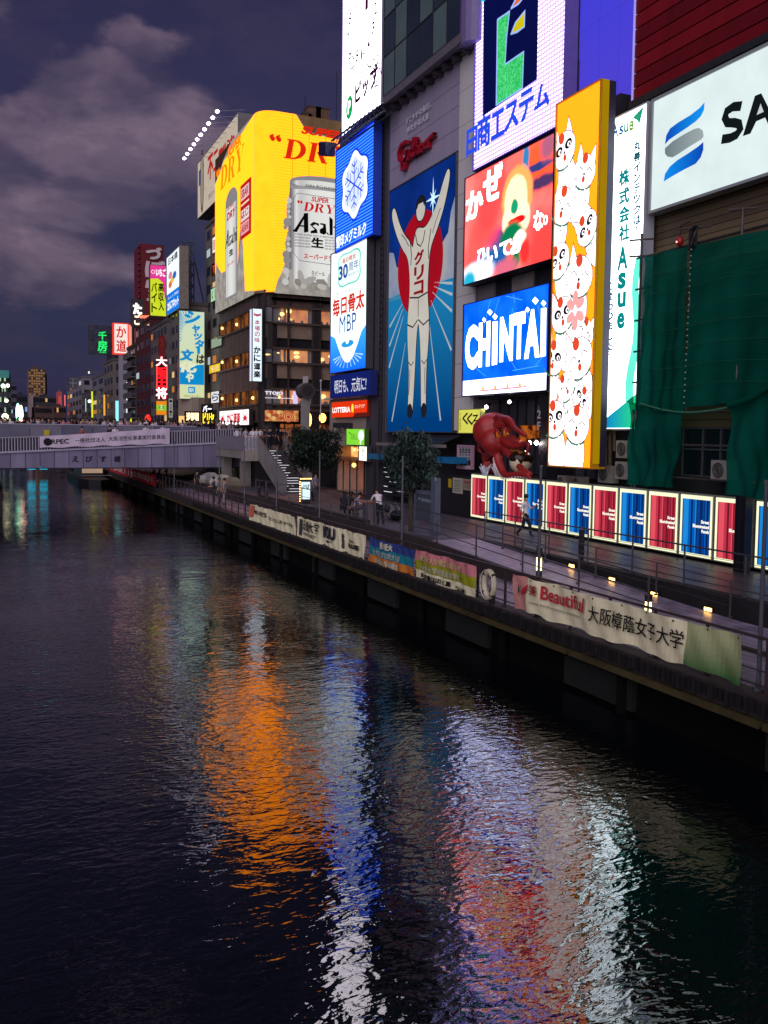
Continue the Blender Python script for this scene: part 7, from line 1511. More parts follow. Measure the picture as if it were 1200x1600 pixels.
for i, (px, py, X_, c, h, w, lb) in enumerate(((139, 582, 24.6, (240, 250, 230), .7, .8, 'bright round street light before the dark tower'), (144, 633, 24.6, (220, 230, 40), 7, .8, 'tall yellow lit strip sign left of the arched building'), (134, 633, 24.5, (190, 240, 235), 3.6, .4, 'slim pale teal strip sign left of the yellow strip'), (183, 642, 24.5, (150, 240, 250), 4.2, 1.2, 'pale cyan vertical sign under the grey block'), (163, 633, 24.7, (240, 160, 60), 4.8, .8, 'orange vertical strip sign on the arched building'), (101.5, 635, 25.0, (255, 110, 110), 8.0, .7, 'slim white and red vertical sign before the far low blocks'), (204, 660, 24.2, (210, 220, 40), 1.5, .8, 'small yellow green glow right of the pale column'), (198, 602, 24.1, (225, 235, 240), 1.2, .5, 'short white tube light, upper one on the brown building'), (198, 620, 24.1, (225, 235, 240), 1.4, .5, 'short white tube light, middle one on the brown building'), (198, 640, 24.1, (225, 235, 240), 1.4, .5, 'short white tube light, lowest one on the brown building'), (284.5, 655, 24.3, (255, 200, 120), 1.0, 1.6, 'warm lit shop sign right of the round column'))):
    a = onX(px, py, X_-.4); h *= .5; w *= .62; f = thing('lit_sign', lb, 'sign', a, 'small lit signs beyond the bridge'); b = MB(); b.box(a.x-w/2, a.y, a.z-h, a.x+w/2, a.y+.3, a.z+h, DARK); b.build('housing', f); b = MB(); b.box(a.x-w/2+.05, a.y-.06, a.z-h+.05, a.x+w/2-.05, a.y-.01, a.z+h-.05, E(c, 1.15)); b.build('display', f)
r_, B, Wd, Hd = front_board('billboard_shell', 'unlit framed billboard shell with four dark squares on the far pale roof', 'billboard', 205, 106, 122, 589, 607, T=.5, face=D((170, 170, 180), .6, .1), rim=STEEL, bezel=.2)
for i in range(2):
    for j in range(2): B.rect('dark_square', Wd*(.1+.42*i), Hd*(.1+.42*j), Wd*(.46+.42*i), Hd*(.46+.42*j), D((84, 84, 96), .6), .02)
B.done()
# centre and left: towers that close the view
def tower(name, label, px0, px1, ytop, Y, col, depth=20, grid=None, litc=(255, 196, 120), lit=.6, s=.7, z0=1.5):
    xa, xb = XY(px0, Y, 620), XY(px1, Y, 620); zt = onY((px0+px1)/2, ytop, Y).z
    r_ = thing(name, label, 'building', ((xa+xb)/2, Y, z0), 'buildings closing the view down the canal')
    wallbox('wall', xa, Y, z0, xb, Y+depth, zt, D(col, .7, .2, .3), r_); wallbox('roof_plant', xa+(xb-xa)*.3, Y+1, zt, xa+(xb-xa)*.6, Y+6, zt+(zt-z0)*.05, D(tuple(int(c*.8) for c in col), .7), r_)
    if grid:
        nx, nz = grid; random.seed(int(px0)+3)
        pr = {}
        for j in range(nz):
            for i in range(nx):
                k = 'l' if random.random() < lit else 'd'
                if k not in pr:
                    b = MB(); w = (xb-xa)/nx*.7; h = (zt-z0)/nz*.45; b.box(-w/2, -.15, 0, w/2, 0, h, E(litc, s) if k == 'l' else D((24, 24, 30), .3)); pr[k] = b.build('window', r_, off=(0, 0, 0)); q = pr[k]
                else: q = pr[k].copy(); COL.objects.link(q)
                q.location = (xa+(xb-xa)*(i+.5)/nx-(xa+xb)/2, 0, (zt-z0)*(j+.35)/nz)
    return r_
tower('apartment_tower', 'tall brown apartment tower with rows of lit windows in the far distance', 45, 71, 577, 520, (120, 88, 70), grid=(7, 26), lit=.7, s=.28)
tower('apartment_tower', 'darker side wing right behind the brown apartment tower', 66, 73.5, 584, 530, (60, 50, 52))
tower('low_building', 'dark low building with a flat roof left of the apartment tower', 24, 43, 617, 300, (44, 48, 62), grid=(4, 5), lit=.12, litc=(150, 190, 255))
tower('low_building', 'pale slim block below the apartment tower', 48, 54, 617, 330, (150, 132, 130))
tower('low_building', 'wide brown block in the middle distance below the apartment tower', 54, 84, 635, 300, (92, 66, 62), grid=(9, 4), lit=.1)
tower('low_building', 'dark grey terraced block behind the wide brown block', 52, 88, 620, 330, (58, 56, 66), grid=(8, 6), lit=.15)
tower('low_building', 'reddish block by the slim red and white sign', 84, 103, 634, 290, (98, 70, 64), grid=(5, 4), lit=.08)
tower('low_building', 'blue grey block between the left edge building and the dark low building', 17, 26, 601, 260, (78, 74, 88), grid=(3, 8), lit=.12, litc=(160, 220, 240))
tower('left_bank_building', 'building at the left edge with a teal lit top floor', -12, 17, 585, 170, (66, 66, 70), grid=(8, 8), lit=.25, litc=(200, 240, 200), s=.7)
a = onY(-5, 590, 169.8); c = onY(14, 585, 169.8); f = thing('teal_lit_storey', 'teal lit glass storey on the top of the left edge building', 'lit storey', a); wallbox('glazing', a.x, 169.7, a.z, c.x, 169.95, a.z+1.3, E((80, 150, 150), .5), f)
tower('distant_tower', 'distant pink lit slim tower in the centre of the skyline', 90.5, 97, 612, 700, (190, 90, 90), grid=(1, 2), lit=1, litc=(230, 90, 90), s=.6)
for i, (px, py, s_, c, lb) in enumerate(((5, 603, .3, (210, 255, 210), 'upper green white lamp at the left edge'), (12, 602.5, .25, (240, 250, 230), 'upper white lamp right of the green one at the left edge'), (10, 626, .25, (235, 240, 200), 'middle lamp cluster at the left edge'), (8, 651, .45, (250, 240, 190), 'big lamp glow just above the bridge at the left edge'), (28, 645, .3, (150, 250, 200), 'pale green light left of the low dark building'), (33, 648, .3, (250, 190, 170), 'pink light beside the pale green one'), (140, 627, .22, (250, 250, 210), 'small lamp below the round street light'))):
    a = onY(px, py, 140); f = thing('street_light', lb, 'lamp', a, 'far street lights'); b = MB(); b.ball(a, (s_, s_, s_ if i not in (4, 5) else 1.4), E(c, 5), 8, 6); b.build('globe', f); b = MB(); b.tube([(a.x, a.y+.2, 1.5), (a.x, a.y+.2, a.z)], .08, DARK, 5); b.build('post', f)
# neon tubes hung low over the far canal that show up as cyan streaks
for i, px in enumerate((49, 68)):
    a = onZ(px, 735, 0); f = thing('cyan_canal_light', 'vertical cyan light on the canal wall beyond the bridge, %s one' % ('left', 'right')[i], 'light', (a.x, 128, 2.2)); X_ = XY(px, 128, 730)
    wallbox('tube', X_-.5, 128, 1.0, X_+.5, 128.3, 3.0, E((30, 180, 215), 1.2), f)
bt_ = thing('moored_barge', 'dark moored boat with a pale cabin just beyond the bridge', 'boat', (11.2, 118, 0))
b = MB(); hull = [(9.4, 108), (10.2, 104.5), (11.4, 103.5), (12.6, 105), (12.8, 124), (9.4, 124)]; b.prism(hull, -.2, .8, D((26, 24, 26), .5)); b.build('hull', bt_)
wallbox('cabin', 9.9, 110, .8, 12.4, 120, 2.3, D((50, 48, 52), .5), bt_); wallbox('cabin_window', 10.0, 109.93, 1.3, 12.3, 109.99, 2.0, E((250, 210, 180), .4), bt_); wallbox('deck_rail', 9.4, 104.5, 1.25, 12.7, 104.6, 1.3, D((150, 146, 140), .5), bt_)
for i, (yy0, yy1, lb) in enumerate(((78, 92, 'red cloth banner on the quay rail just under the bridge'), (93, 112, 'red cloth banner on the quay rail beyond the first red one'))):
    f = thing('red_banner', lb, 'banner', (13.1, yy0, ZL)); B = Board(f, (13.12, yy1, ZL+.05), (0, -1, 0), (-1, 0, 0), deform=lambda x, y: .04*math.sin(x*2)); B.grid('cloth', 0, 0, yy1-yy0, 1.0, 30, 2, D((196, 34, 44), .8, .1)); B.text('lettering', '道頓堀川', 1, .25, (yy1-yy0)-1, .8, D((230, 190, 180), .8, 0), .02, z=.06); B.done()
# ================================================================== BANNERS ON THE CANAL RAILING
XBn = 13.18
CREAM = (228, 219, 178)
def wavef(seed, amp=.045):
    def f(x, y): return amp*math.sin(x*2.3+seed+y*1.7)+amp*.6*math.sin(x*5.1-y*2.2+seed*2)+amp*.35*math.sin(x*9.7+y*6+seed)
    return f
def rail_banner(name, label, pl, tl, bl, pr, tr_, br_, seed, cols, edge=.05):
    """cloth banner between sight lines pl and pr, tied along the top rail, lower edge sagging"""
    a, b_, c, d = onX(pl, tl, XBn), onX(pl, bl, XBn), onX(pr, tr_, XBn), onX(pr, br_, XBn)
    yl, yr = (a.y+b_.y)/2, (c.y+d.y)/2; zt, zb = (a.z+c.z)/2, (b_.z+d.z)/2
    r_ = thing(name, label, 'banner', (XBn, (yl+yr)/2, zb), 'cloth banners on the canal railing'); f = wavef(seed)
    B = Board(r_, (XBn-.05, yl, zb), (0, -1, 0), (-1, 0, 0), deform=f); w, h = yl-yr, zt-zb
    nx = int(w*9); ny = 8
    for (y0, y1, x0, x1, m) in cols:
        pts = []
        n = max(2, int(nx*(x1-x0)))
        for j in range(ny+1):
            for i in range(n+1):
                u = x0+(x1-x0)*i/n; v = y0+(y1-y0)*j/ny; yy = v*h
                if v == 0: yy += edge*(math.sin(u*w*3.1+seed)+.6*math.sin(u*w*7+seed))
                if v == 1: yy -= .03*abs(math.sin(u*w*2.2+seed))
                pts.append((u*w, yy))
        B.put('cloth', pts, [(j*(n+1)+i, j*(n+1)+i+1, (j+1)*(n+1)+i+1, (j+1)*(n+1)+i) for j in range(ny) for i in range(n)], m, 0)
    for i in range(int(w/.9)+1): B.disc('eyelet', (.06+i*.9 if .06+i*.9 < w else w-.06, h-.06), .025, INK, .03, 6)
    return r_, B, w, h
CM = D(CREAM, .85, .1, 1.2)
r_, B, w, h = rail_banner('cloth_banner', 'leftmost cream cloth banner with a red mark and thin black lettering', 393, 787, 814, 464, 807, 839, 1.0, [(0, 1, 0, 1, CM)])
B.poly('print', [(w*.01, h*.25), (w*.08, h*.3), (w*.09, h*.95), (w*.03, h*.95)], D((196, 96, 66), .8, .2), .03); B.text('lettering', 'MOI RSRTS', w*.10, h*.5, w*.40, h*.74, INK, .03, z=.07); B.text('lettering', 'アミューズエンターテイメント', w*.43, h*.42, w*.98, h*.62, INK, .03, z=.07); B.done()
r_, B, w, h = rail_banner('cloth_banner', 'cream cloth banner with big black kanji 近畿大学 and KDU emblem', 466, 807, 840, 573, 835, 873, 2.2, [(0, 1, 0, 1, CM)])
B.rect('print', w*.03, h*.12, w*.085, h*.9, D((60, 62, 74), .8, .1), .03); B.text('lettering', '近畿大学', w*.12, h*.42, w*.36, h*.92, INK, .01, z=.07); B.text('lettering', 'KINDAI UNIVERSITY', w*.12, h*.2, w*.33, h*.34, INK, .02, z=.07)
B.text('lettering', 'KDU', w*.44, h*.38, w*.62, h*.92, D((40, 36, 60), .8, 0), .07, z=.07); B.poly('print', [(w*.46, h*.28), (w*.6, h*.3), (w*.48, h*.18)], D((40, 36, 60), .8, 0), .06)
for k_ in range(3): B.disc('print', (w*.72, h*(.3+.2*k_)), .11, D((70, 66, 60), .8), .06, 9, ry=.13, rot=k_)
B.text('lettering', 'OSAKA', w*.79, h*.55, w*.89, h*.66, INK, .03, z=.07); B.text('lettering', 'BLUE', w*.78, h*.3, w*.94, h*.5, INK, .06, z=.07); B.done()
r_, B, w, h = rail_banner('cloth_banner', 'cloth banner in blue, teal and orange stripes with white kanji', 577, 838, 878, 651, 858, 903, 3.1, [(.66, 1, 0, 1, D((44, 62, 128), .8, .15, 1.2)), (.33, .66, 0, 1, D((20, 120, 140), .8, .12, 1.2)), (0, .33, 0, 1, D((196, 116, 40), .8, .15, 1.2))])
WP = D((200, 196, 170), .8, 0); B.text('lettering', '東大阪大', w*.33, h*.7, w*.56, h*.93, WP, .05, z=.08); B.text('lettering', '東大阪大学短期大学部', w*.15, h*.38, w*.72, h*.60, WP, .0, z=.08); B.text('lettering', '東大阪大学幼稚園', w*.18, h*.07, w*.70, h*.28, WP, .02, z=.08); B.done()
r_, B, w, h = rail_banner('cloth_banner', 'cloth banner in pink, olive and cream stripes with school names', 651, 858, 903, 747, 882, 930, 4.4, [(.62, 1, 0, 1, D((204, 124, 128), .8, .12, 1.2)), (.27, .62, 0, 1, D((150, 150, 20), .8, .15, 1.2)), (0, .27, 0, 1, CM)])
B.text('lettering', '東大阪大学敬愛高等学校', w*.13, h*.66, w*.80, h*.86, D((206, 190, 120), .8, 0), .005, z=.08); B.text('lettering', '東大阪大学柏原高等学校', w*.12, h*.33, w*.78, h*.54, WP, .005, z=.08); B.text('lettering', '輝く学園 はばたく翼', w*.12, h*.05, w*.62, h*.22, INK, .04, z=.08); B.text('lettering', '村上学園', w*.7, h*.06, w*.88, h*.16, INK, .02, z=.08); B.done()
gm_, gt = newmat('green_fade_cloth'); gp = gt.nodes['Principled BSDF']; gp.inputs['Roughness'].default_value = .85
gc = gt.nodes.new('ShaderNodeTexCoord'); gs = gt.nodes.new('ShaderNodeSeparateXYZ'); gt.links.new(gc.outputs['Object'], gs.inputs[0]); g2 = gt.nodes.new('ShaderNodeMapRange'); gt.links.new(gs.outputs[1], g2.inputs[0]); g2.inputs[1].default_value = 0; g2.inputs[2].default_value = .75
g3 = gt.nodes.new('ShaderNodeMix'); g3.data_type = 'RGBA'; gt.links.new(g2.outputs[0], g3.inputs[0]); g3.inputs[6].default_value = (*lin((52, 100, 44)), 1); g3.inputs[7].default_value = (*lin((176, 178, 128)), 1); gt.links.new(g3.outputs[2], gp.inputs['Base Color'])
r_, B, w, h = rail_banner('cloth_banner', 'longest cream banner with red Beautiful lettering, pink left end and green right end', 804, 899, 956, 1160, 987, 1058, 5.0, [(0, 1, 0, .09, D((206, 140, 130), .85, .1, 1.2)), (0, 1, .09, .82, CM), (0, 1, .82, 1, gm_)], edge=.03)
RB = D((190, 34, 56), .8, 0); RB2 = D((176, 60, 50), .8, 0); gy_ = D((90, 86, 84), .8, 0)
B.poly('print', [(w*.06, h*.45), (w*.075, h*.65), (w*.115, h*.85), (w*.10, h*.6)], RB, .07); B.poly('print', [(w*.035, h*.4), (w*.04, h*.62), (w*.052, h*.78), (w*.048, h*.55)], D((30, 70, 50), .8, 0), .07)
B.text('lettering', '美', w*.12, h*.56, w*.16, h*.84, RB2, .02, z=.07); B.text('lettering', 'Beautiful', w*.175, h*.5, w*.41, h*.88, RB, .02, z=.07); B.text('lettering', "OSAKA SHOIN WOMEN'S UNIVERSITY", w*.12, h*.3, w*.39, h*.37, gy_, .0, z=.07)
B.text('lettering', '大阪樟蔭女子大学', w*.435, h*.34, w*.82, h*.76, INK, .006, z=.07); B.done()
# life ring
lr = thing('life_ring', 'white life ring with dark straps on a post between the banners', 'life ring', (13.05, YX(764, 13.05, 915), ZL)); c = onX(764.5, 913, 13.0)
b = MB(); b.tube([(c.x, c.y+.27*math.cos(t), c.z+.36*math.sin(t)) for t in [2*math.pi*j/24 for j in range(25)]], .085, D((196, 188, 160), .6, .15), 10, cap=False); b.build('ring', lr, smooth=True)
b = MB()
for k_ in range(4): t = math.pi/4+k_*math.pi/2; p = (c.x, c.y+.27*math.cos(t), c.z+.36*math.sin(t)); q = (c.x, c.y+.30*math.cos(t+.16), c.z+.39*math.sin(t+.16)); b.tube([p, q], .096, D((50, 44, 40), .7), 10)
b.build('strap', lr); b = MB(); b.box(c.x+.05, c.y-.09, ZL, c.x+.15, c.y+.09, c.z-.1, D((50, 46, 50), .5)); b.build('post', lr); b = MB(); b.tube([(c.x-.1, c.y+.35*math.cos(t), c.z+.42*math.sin(t)) for t in [2*math.pi*j/20 for j in range(21)]], .012, D((220, 210, 180), .8), 4); b.build('rope', lr)

# ================================================================== STREET FURNITURE OF THE TERRACE
a = onZ(648, 832, ZU); bo_ = thing('booth', 'grey metal information board frame with a taller pillar at its right', 'booth', a)
X_ = 16.7; y0, y1 = YX(648, X_, 790), YX(684, X_, 790); gm = D((98, 106, 122), .4, .12, metal=.3)
def zat(py, px=665): return ZX(px, py, X_)
wallbox('pillar', X_-.12, y1, ZU, X_+.12, YX(677, X_, 790), zat(745), gm, bo_); wallbox('frame_post', X_-.05, y0-.12, ZU, X_+.05, y0, zat(767), gm, bo_); wallbox('frame_top', X_-.05, YX(677, X_, 790), zat(773), X_+.05, y0, zat(767), gm, bo_)
wallbox('panel', X_-.02, YX(677, X_, 790)+.02, zat(815), X_+.02, y0-.13, zat(774), D((66, 74, 82), .3, .1), bo_)
B = Board(bo_, (X_-.06, y0, ZU), (0, -1, 0), (-1, 0, 0)); B.T('lettering', 'Information', 659, 777, 783, 674, D((170, 180, 180), .5, 0)); B.disc('lettering', B.uv(656, 779), .05, D((170, 180, 180), .5, 0), .03); B.done()
B = Board(bo_, (X_-.13, y1, ZU), (0, -1, 0), (-1, 0, 0)); B.disc('mark', B.uv(681.5, 749), .08, D((190, 195, 205), .5, 0), .02); B.text('mark', '①', B.uv(679.5, 749)[0], B.uv(680, 751)[1], B.uv(683.5, 749)[0], B.uv(680, 747)[1], INK, z=.03); B.done()
# awnings and dark stair of the runner sign building
aw = thing('dark_awning', 'dark ribbed awning roof under the blue runner billboard', 'awning', (XB-.8, YX(690, XB-.6, 690), ZX(690, 690, XB-.6)))
ya_, yb_ = YX(654, XB, 690), YX(722, XB, 690); zt2, zb2 = ZX(690, 679, XB-.1), ZX(690, 693, XB-1.3)
for i in range(26):
    y0 = ya_+(yb_-ya_)*i/26; y1 = ya_+(yb_-ya_)*(i+.8)/26; b = MB(); b.add([(XB-.05, y0, zt2), (XB-.05, y1, zt2), (XB-1.3, y1, zb2), (XB-1.3, y0, zb2), (XB-.05, y0, zt2-.07), (XB-.05, y1, zt2-.07), (XB-1.3, y1, zb2-.07), (XB-1.3, y0, zb2-.07)], [(0, 1, 2, 3), (7, 6, 5, 4), (0, 3, 7, 4), (1, 5, 6, 2), (3, 2, 6, 7)], D((40, 38, 42), .5, .2)); b.build('rib', aw)
wallbox('gutter', XB-1.5, yb_-.6, zb2-.22, XB-1.25, YX(592, XB-1.3, 695), zb2-.05, D((120, 114, 112), .4, .1), aw)
for i, (p0, p1, yy, c, lb) in enumerate(((576, 600, 712, (40, 110, 150), 'small blue awning box beside the lit cafe'), (676, 709, 717, (20, 110, 160), 'long blue awning box under the dark ribbed awning'))):
    a, c_ = onX(p0, yy, XB-1.1), onX(p1, yy, XB-1.1); f = thing('blue_awning', lb, 'awning', a); wallbox('canvas', XB-1.2, c_.y, a.z-.18, XB-.3, a.y, a.z+.14, D(c, .5, .1), f)
ds = thing('dark_staircase', 'dark building stairway with thin white step edges behind the second tree', 'stairs', (XB-.4, YX(614, XB, 750), ZU))
for i in range(7):
    py = (730, 737, 744.5, 752, 759, 767, 767)[i]; px = (600, 600, 603, 609, 600, 600, 620)[i]; w_ = (5, 8, 10, 13, 5, 12, 10)[i]
    a, c_ = onX(px, py, XB-.3), onX(px+w_, py, XB-.3); wallbox('step', XB-.28, YX(640, XB-.3, 750), a.z-.22, XB+.4, YX(596, XB-.3, 750), a.z-.03, D((34, 34, 38), .6), ds); wallbox('lit_nosing', XB-.32, c_.y, a.z-.03, XB-.28, a.y, a.z, E((225, 228, 240), 1.2), ds)
for px in (584, 592, 640, 660, 676): yy = YX(px, XB-.2, 740); wallbox('grille_post', XB-.25, yy-.05, ZU, XB-.15, yy+.05, ZU+3.4, D((60, 58, 62), .5), ds)
# lit menu stand near the first tree
a = onZ(478, 788, ZU); f = thing('lit_menu_stand', 'white lit menu stand framed with small bulbs beside the first tree', 'sign', a); y_ = a.y
x0, x1 = XY(469, y_, 770), XY(485.5, y_, 770); zt = onY(478, 749, y_).z; wallbox('casing', x0, y_, ZU, x1, y_+.2, zt, DARK, f); wallbox('display', x0+.05, y_-.02, ZU+.3, x1-.05, y_-.005, zt-.15, E((215, 240, 250), 1.2), f)
B = Board(f, (x0, y_-.03, ZU), (1, 0, 0), (0, -1, 0)); B.text('lettering', 'けば', .15, .9, x1-x0-.12, zt-ZU-.3, INK, .03); B.done()
b = MB()
for k_ in range(9): b.ball((x0-.03, y_-.05, ZU+.2+k_*(zt-ZU-.2)/9), .035, E((255, 180, 100), 7), 6, 4); b.ball((x0+(x1-x0)*k_/8, y_-.05, zt+.04), .035, E((255, 180, 100), 7), 6, 4)
b.build('bulbs', f)
# table with the leaning man, goods at his feet
a = onZ(573, 800, ZU); tX, tY = 16.35, YX(573, 16.35, 790); f = thing('counter_table', 'narrow brown topped counter where the man in the white shirt leans', 'table', (tX, tY, ZU))
wallbox('tabletop', tX-.3, tY-.6, ZU+.95, tX+.3, tY+.9, ZU+1.0, D((150, 92, 62), .5), f); [wallbox('leg', tX-.05+dx, tY+dy-.04, ZU, tX+.03+dx, tY+dy+.04, ZU+.95, STEEL, f) for dx in (-.2, .2) for dy in (-.5, .8)]
a = onZ(612, 812, ZU); f = thing('bag_cart', 'silver wire cart with a dark bag by the second tree', 'cart', a); b = MB(); [b.tube([(a.x+dx, a.y-.5, a.z+.1), (a.x+dx, a.y-.5, a.z+.6), (a.x+dx, a.y-.1, a.z+.82), (a.x+dx, a.y+.35, a.z+.6), (a.x+dx, a.y+.4, a.z+.1)], .022, D((190, 186, 190), .3, 0, metal=.7), 6) for dx in (-.15, .15)]; b.build('hoop', f)
b = MB(); b.ball((a.x, a.y-.55, a.z+.27), (.3, .35, .28), BLACK, 9, 6); b.build('bag', f); b = MB(); b.ball((a.x, a.y+.1, a.z+.25), (.3, .4, .24), D((120, 110, 106), .6), 9, 6); b.build('bundle', f)
f = thing('planter_kerb', 'low dark concrete planter edge running beside the seated people', 'planter', (15.95, 45, ZU)); wallbox('edge', 15.9, 38, ZU, 16.1, 56, ZU+.2, D((50, 46, 46), .8, .3), f)

# ================================================================== TREES
def tree(px, base_py, X, top_py, rpx, label, n=5200, seed=1, cols=((18, 32, 18), (28, 48, 26), (12, 22, 14))):
    random.seed(seed); Y = YX(px, X, base_py); 
    Z = (Vector((X, Y, 4))-CAM).dot(vdir); rad = rpx*Z/FPX; zt = ZX(px, top_py, X); zb = ZU+1.6
    t = thing('street_tree', label, 'tree', (X, Y, ZU), 'trees on the terrace'); bark = D((74, 62, 50), .9, .4, 4, .02); H = zt-ZU
    tk_ = MB(); tk_.tube([(X, Y, ZU), (X+.04, Y+.03, ZU+H*.25), (X-.03, Y, ZU+H*.45), (X, Y, ZU+H*.62)], [.11, .09, .07, .04], bark, 8)
    tips = []
    for i in range(16):
        a = i*2.4; h0 = ZU+H*random.uniform(.3, .58); r = rad*random.uniform(.4, .85); tip = (X+math.cos(a)*r, Y+math.sin(a)*r, h0+H*random.uniform(.12, .38)); tips.append(tip)
        mid = (X+math.cos(a)*r*.5, Y+math.sin(a)*r*.5, h0+(tip[2]-h0)*.7); tk_.tube([(X, Y, h0), mid, tip], [.04, .025, .01], bark, 5)
    tk_.build('trunk', t)
    cl = MB(); mats = [D(c, .6, .3, 5) for c in cols]
    cz = (zt+zb+.5)/2; hz = (zt-zb-.3)/2; centers = []
    for i in range(84):
        while True:
            d = Vector((random.uniform(-1, 1), random.uniform(-1, 1), random.uniform(-1, 1)))
            if .35 < d.length < 1: break
        k = 1+.3*math.sin(3*math.atan2(d.y, d.x)+seed+2*d.z)
        centers.append((Vector((X+d.x*rad*k, Y+d.y*rad*k, cz+d.z*hz)), random.uniform(.12, .32)*rad))
    for c, r in centers:
        m = random.choice(mats)
        for j in range(n//84):
            g = Vector((random.gauss(0, .5), random.gauss(0, .5), random.gauss(0, .5)))*r; p = c+g
            L_ = random.uniform(.15, .25); dr = Vector((random.uniform(-1, 1)*.6, random.uniform(-1, 1)*.6, -random.uniform(.2, 1.0))).normalized(); sd = dr.cross(Vector((random.uniform(-1, 1), random.uniform(-1, 1), .4))).normalized()*L_*.2
            mm = m if random.random() < .75 else random.choice(mats); cl.add([p, p+dr*L_*.5+sd, p+dr*L_, p+dr*L_*.5-sd], [(0, 1, 2, 3)], mm)
    for i in range(46):      # loose hanging sprays that break the outline
        a_ = random.uniform(0, 6.28); r = rad*random.uniform(.75, 1.12); c = Vector((X+math.cos(a_)*r, Y+math.sin(a_)*r, cz+hz*random.uniform(-1.0, .6)))
        for j in range(34):
            p = c+Vector((random.gauss(0, .05), random.gauss(0, .05), -j*.013)); L_ = random.uniform(.12, .2); dr = Vector((random.uniform(-.8, .8), random.uniform(-.8, .8), -.8)).normalized(); sd = dr.orthogonal().normalized()*L_*.17
            cl.add([p, p+dr*L_*.5+sd, p+dr*L_, p+dr*L_*.5-sd], [(0, 1, 2, 3)], random.choice(mats))
    cl.build('crown', t); return t
tree(489, 790, 18.4, 662, 39, 'dark bushy tree right of the stairway, before the amber lamps', seed=3, n=9100)
tree(641, 832, 16.6, 673, 37, 'bushy tree with grey green leaves below the runner billboard', seed=5, n=9100, cols=((34, 54, 46), (20, 36, 30), (56, 80, 70)))
# ================================================================== PEOPLE
SKIN = D((176, 128, 104), .6, .08); HAIRM = D((18, 14, 14), .5, .2); SHOE = D((24, 22, 24), .5, .1)
def human(joints, seg, fingers=None, sub=1):
    """joints: name -> (pos, radius); seg: list of (a, b, region). returns mesh + per-face region by nearest limb"""
    names = list(joints); me = bpy.data.meshes.new('person')
    me.from_pydata([joints[n][0] for n in names], [(names.index(a), names.index(b)) for a, b, _ in seg], [])
    o = bpy.data.objects.new('tmp', me); COL.objects.link(o)
    sk = o.modifiers.new('skin', 'SKIN')
    lay = me.skin_vertices[0].data
    for i, n in enumerate(names):
        r = joints[n][1]; lay[i].radius = r if isinstance(r, tuple) else (r, r)
    lay[names.index('pelvis')].use_root = True
    ss = o.modifiers.new('sub', 'SUBSURF'); ss.levels = sub; ss.render_levels = sub
    dg = bpy.context.evaluated_depsgraph_get(); dg.update()
    m2 = bpy.data.meshes.new_from_object(o.evaluated_get(dg)); bpy.data.objects.remove(o)
    J = {n: Vector(joints[n][0]) for n in names}
    regs = ['skin', 'top', 'legs', 'shoes']
    V_ = [v.co.copy() for v in m2.vertices]; F_ = []; G_ = []
    for p in m2.polygons:
        c = Vector(p.center); best = None; bd = 1e9
        for a, b, r in seg:
            A, Bv = J[a], J[b]; d = Bv-A; t = max(0, min(1, (c-A).dot(d)/max(d.length_squared, 1e-9))); ds = (A+d*t-c).length
            if ds < bd: bd = ds; best = r
        F_.append(tuple(p.vertices)); G_.append(regs.index(best))
    # five tapered fingers on each hand, rooted inside the palm
    for hand, wrist, dirn in (fingers or []):
        H_, W_ = J[hand], J[wrist]; d = (H_-W_).normalized(); side = d.cross(Vector(dirn)).normalized(); bend = Vector(dirn).normalized()
        for k in range(5):
            mb = MB(); off = side*(.028-.019*min(k, 3)) if k < 4 else side*.036-d*.05; L_ = (.07, .08, .075, .06, .055)[k]; dd = d if k < 4 else (d+side*.9).normalized()
            p0 = H_+off+d*.0; mb.tube([p0-dd*.02, p0+dd*L_*.5, p0+dd*L_*.85+bend*L_*.35, p0+dd*L_*.95+bend*L_*.6], [.010, .009, .008, .006], SKIN, 6)
            k0 = len(V_); V_ += [Vector(v) for v in mb.v]; F_ += [tuple(k0+i for i in f) for f in mb.f]; G_ += [0]*len(mb.f)
    me = bpy.data.meshes.new('person'); me.from_pydata([tuple(v) for v in V_], [], F_); me.polygons.foreach_set('material_index', G_); me.polygons.foreach_set('use_smooth', [True]*len(F_)); me.update()
    bpy.data.meshes.remove(m2); return me, J
SEG = [('pelvis', 'spine', 'top'), ('spine', 'chest', 'top'), ('chest', 'neck', 'top'), ('neck', 'jaw', 'skin'), ('jaw', 'head', 'skin')]
for s_ in 'lr': SEG += [('chest', 'sh'+s_, 'top'), ('sh'+s_, 'el'+s_, 'top'), ('el'+s_, 'wr'+s_, 'skin'), ('wr'+s_, 'ha'+s_, 'skin'), ('pelvis', 'hip'+s_, 'legs'), ('hip'+s_, 'kn'+s_, 'legs'), ('kn'+s_, 'an'+s_, 'legs'), ('an'+s_, 'to'+s_, 'shoes')]
def pose(**kw):
    """default: standing, facing -y"""
    P = dict(pelvis=((0, 0, .93), (.15, .11)), spine=((0, 0, 1.12), (.135, .1)), chest=((0, .01, 1.33), (.16, .11)), neck=((0, .0, 1.47), .055), jaw=((0, -.02, 1.545), (.066, .07)), head=((0, -.01, 1.66), (.078, .092)))
    for s_, k in (('l', 1), ('r', -1)):
        P['sh'+s_] = ((.19*k, .01, 1.40), .06); P['el'+s_] = ((.24*k, .03, 1.12), .05); P['wr'+s_] = ((.25*k, -.05, .88), .034); P['ha'+s_] = ((.25*k, -.07, .80), (.036, .02))
        P['hip'+s_] = ((.09*k, 0, .86), .105); P['kn'+s_] = ((.10*k, -.01, .48), .078); P['an'+s_] = ((.10*k, .02, .09), .055); P['to'+s_] = ((.11*k, -.13, .04), .035)
    for k, v in kw.items(): P[k] = (v, P[k][1])
    return P
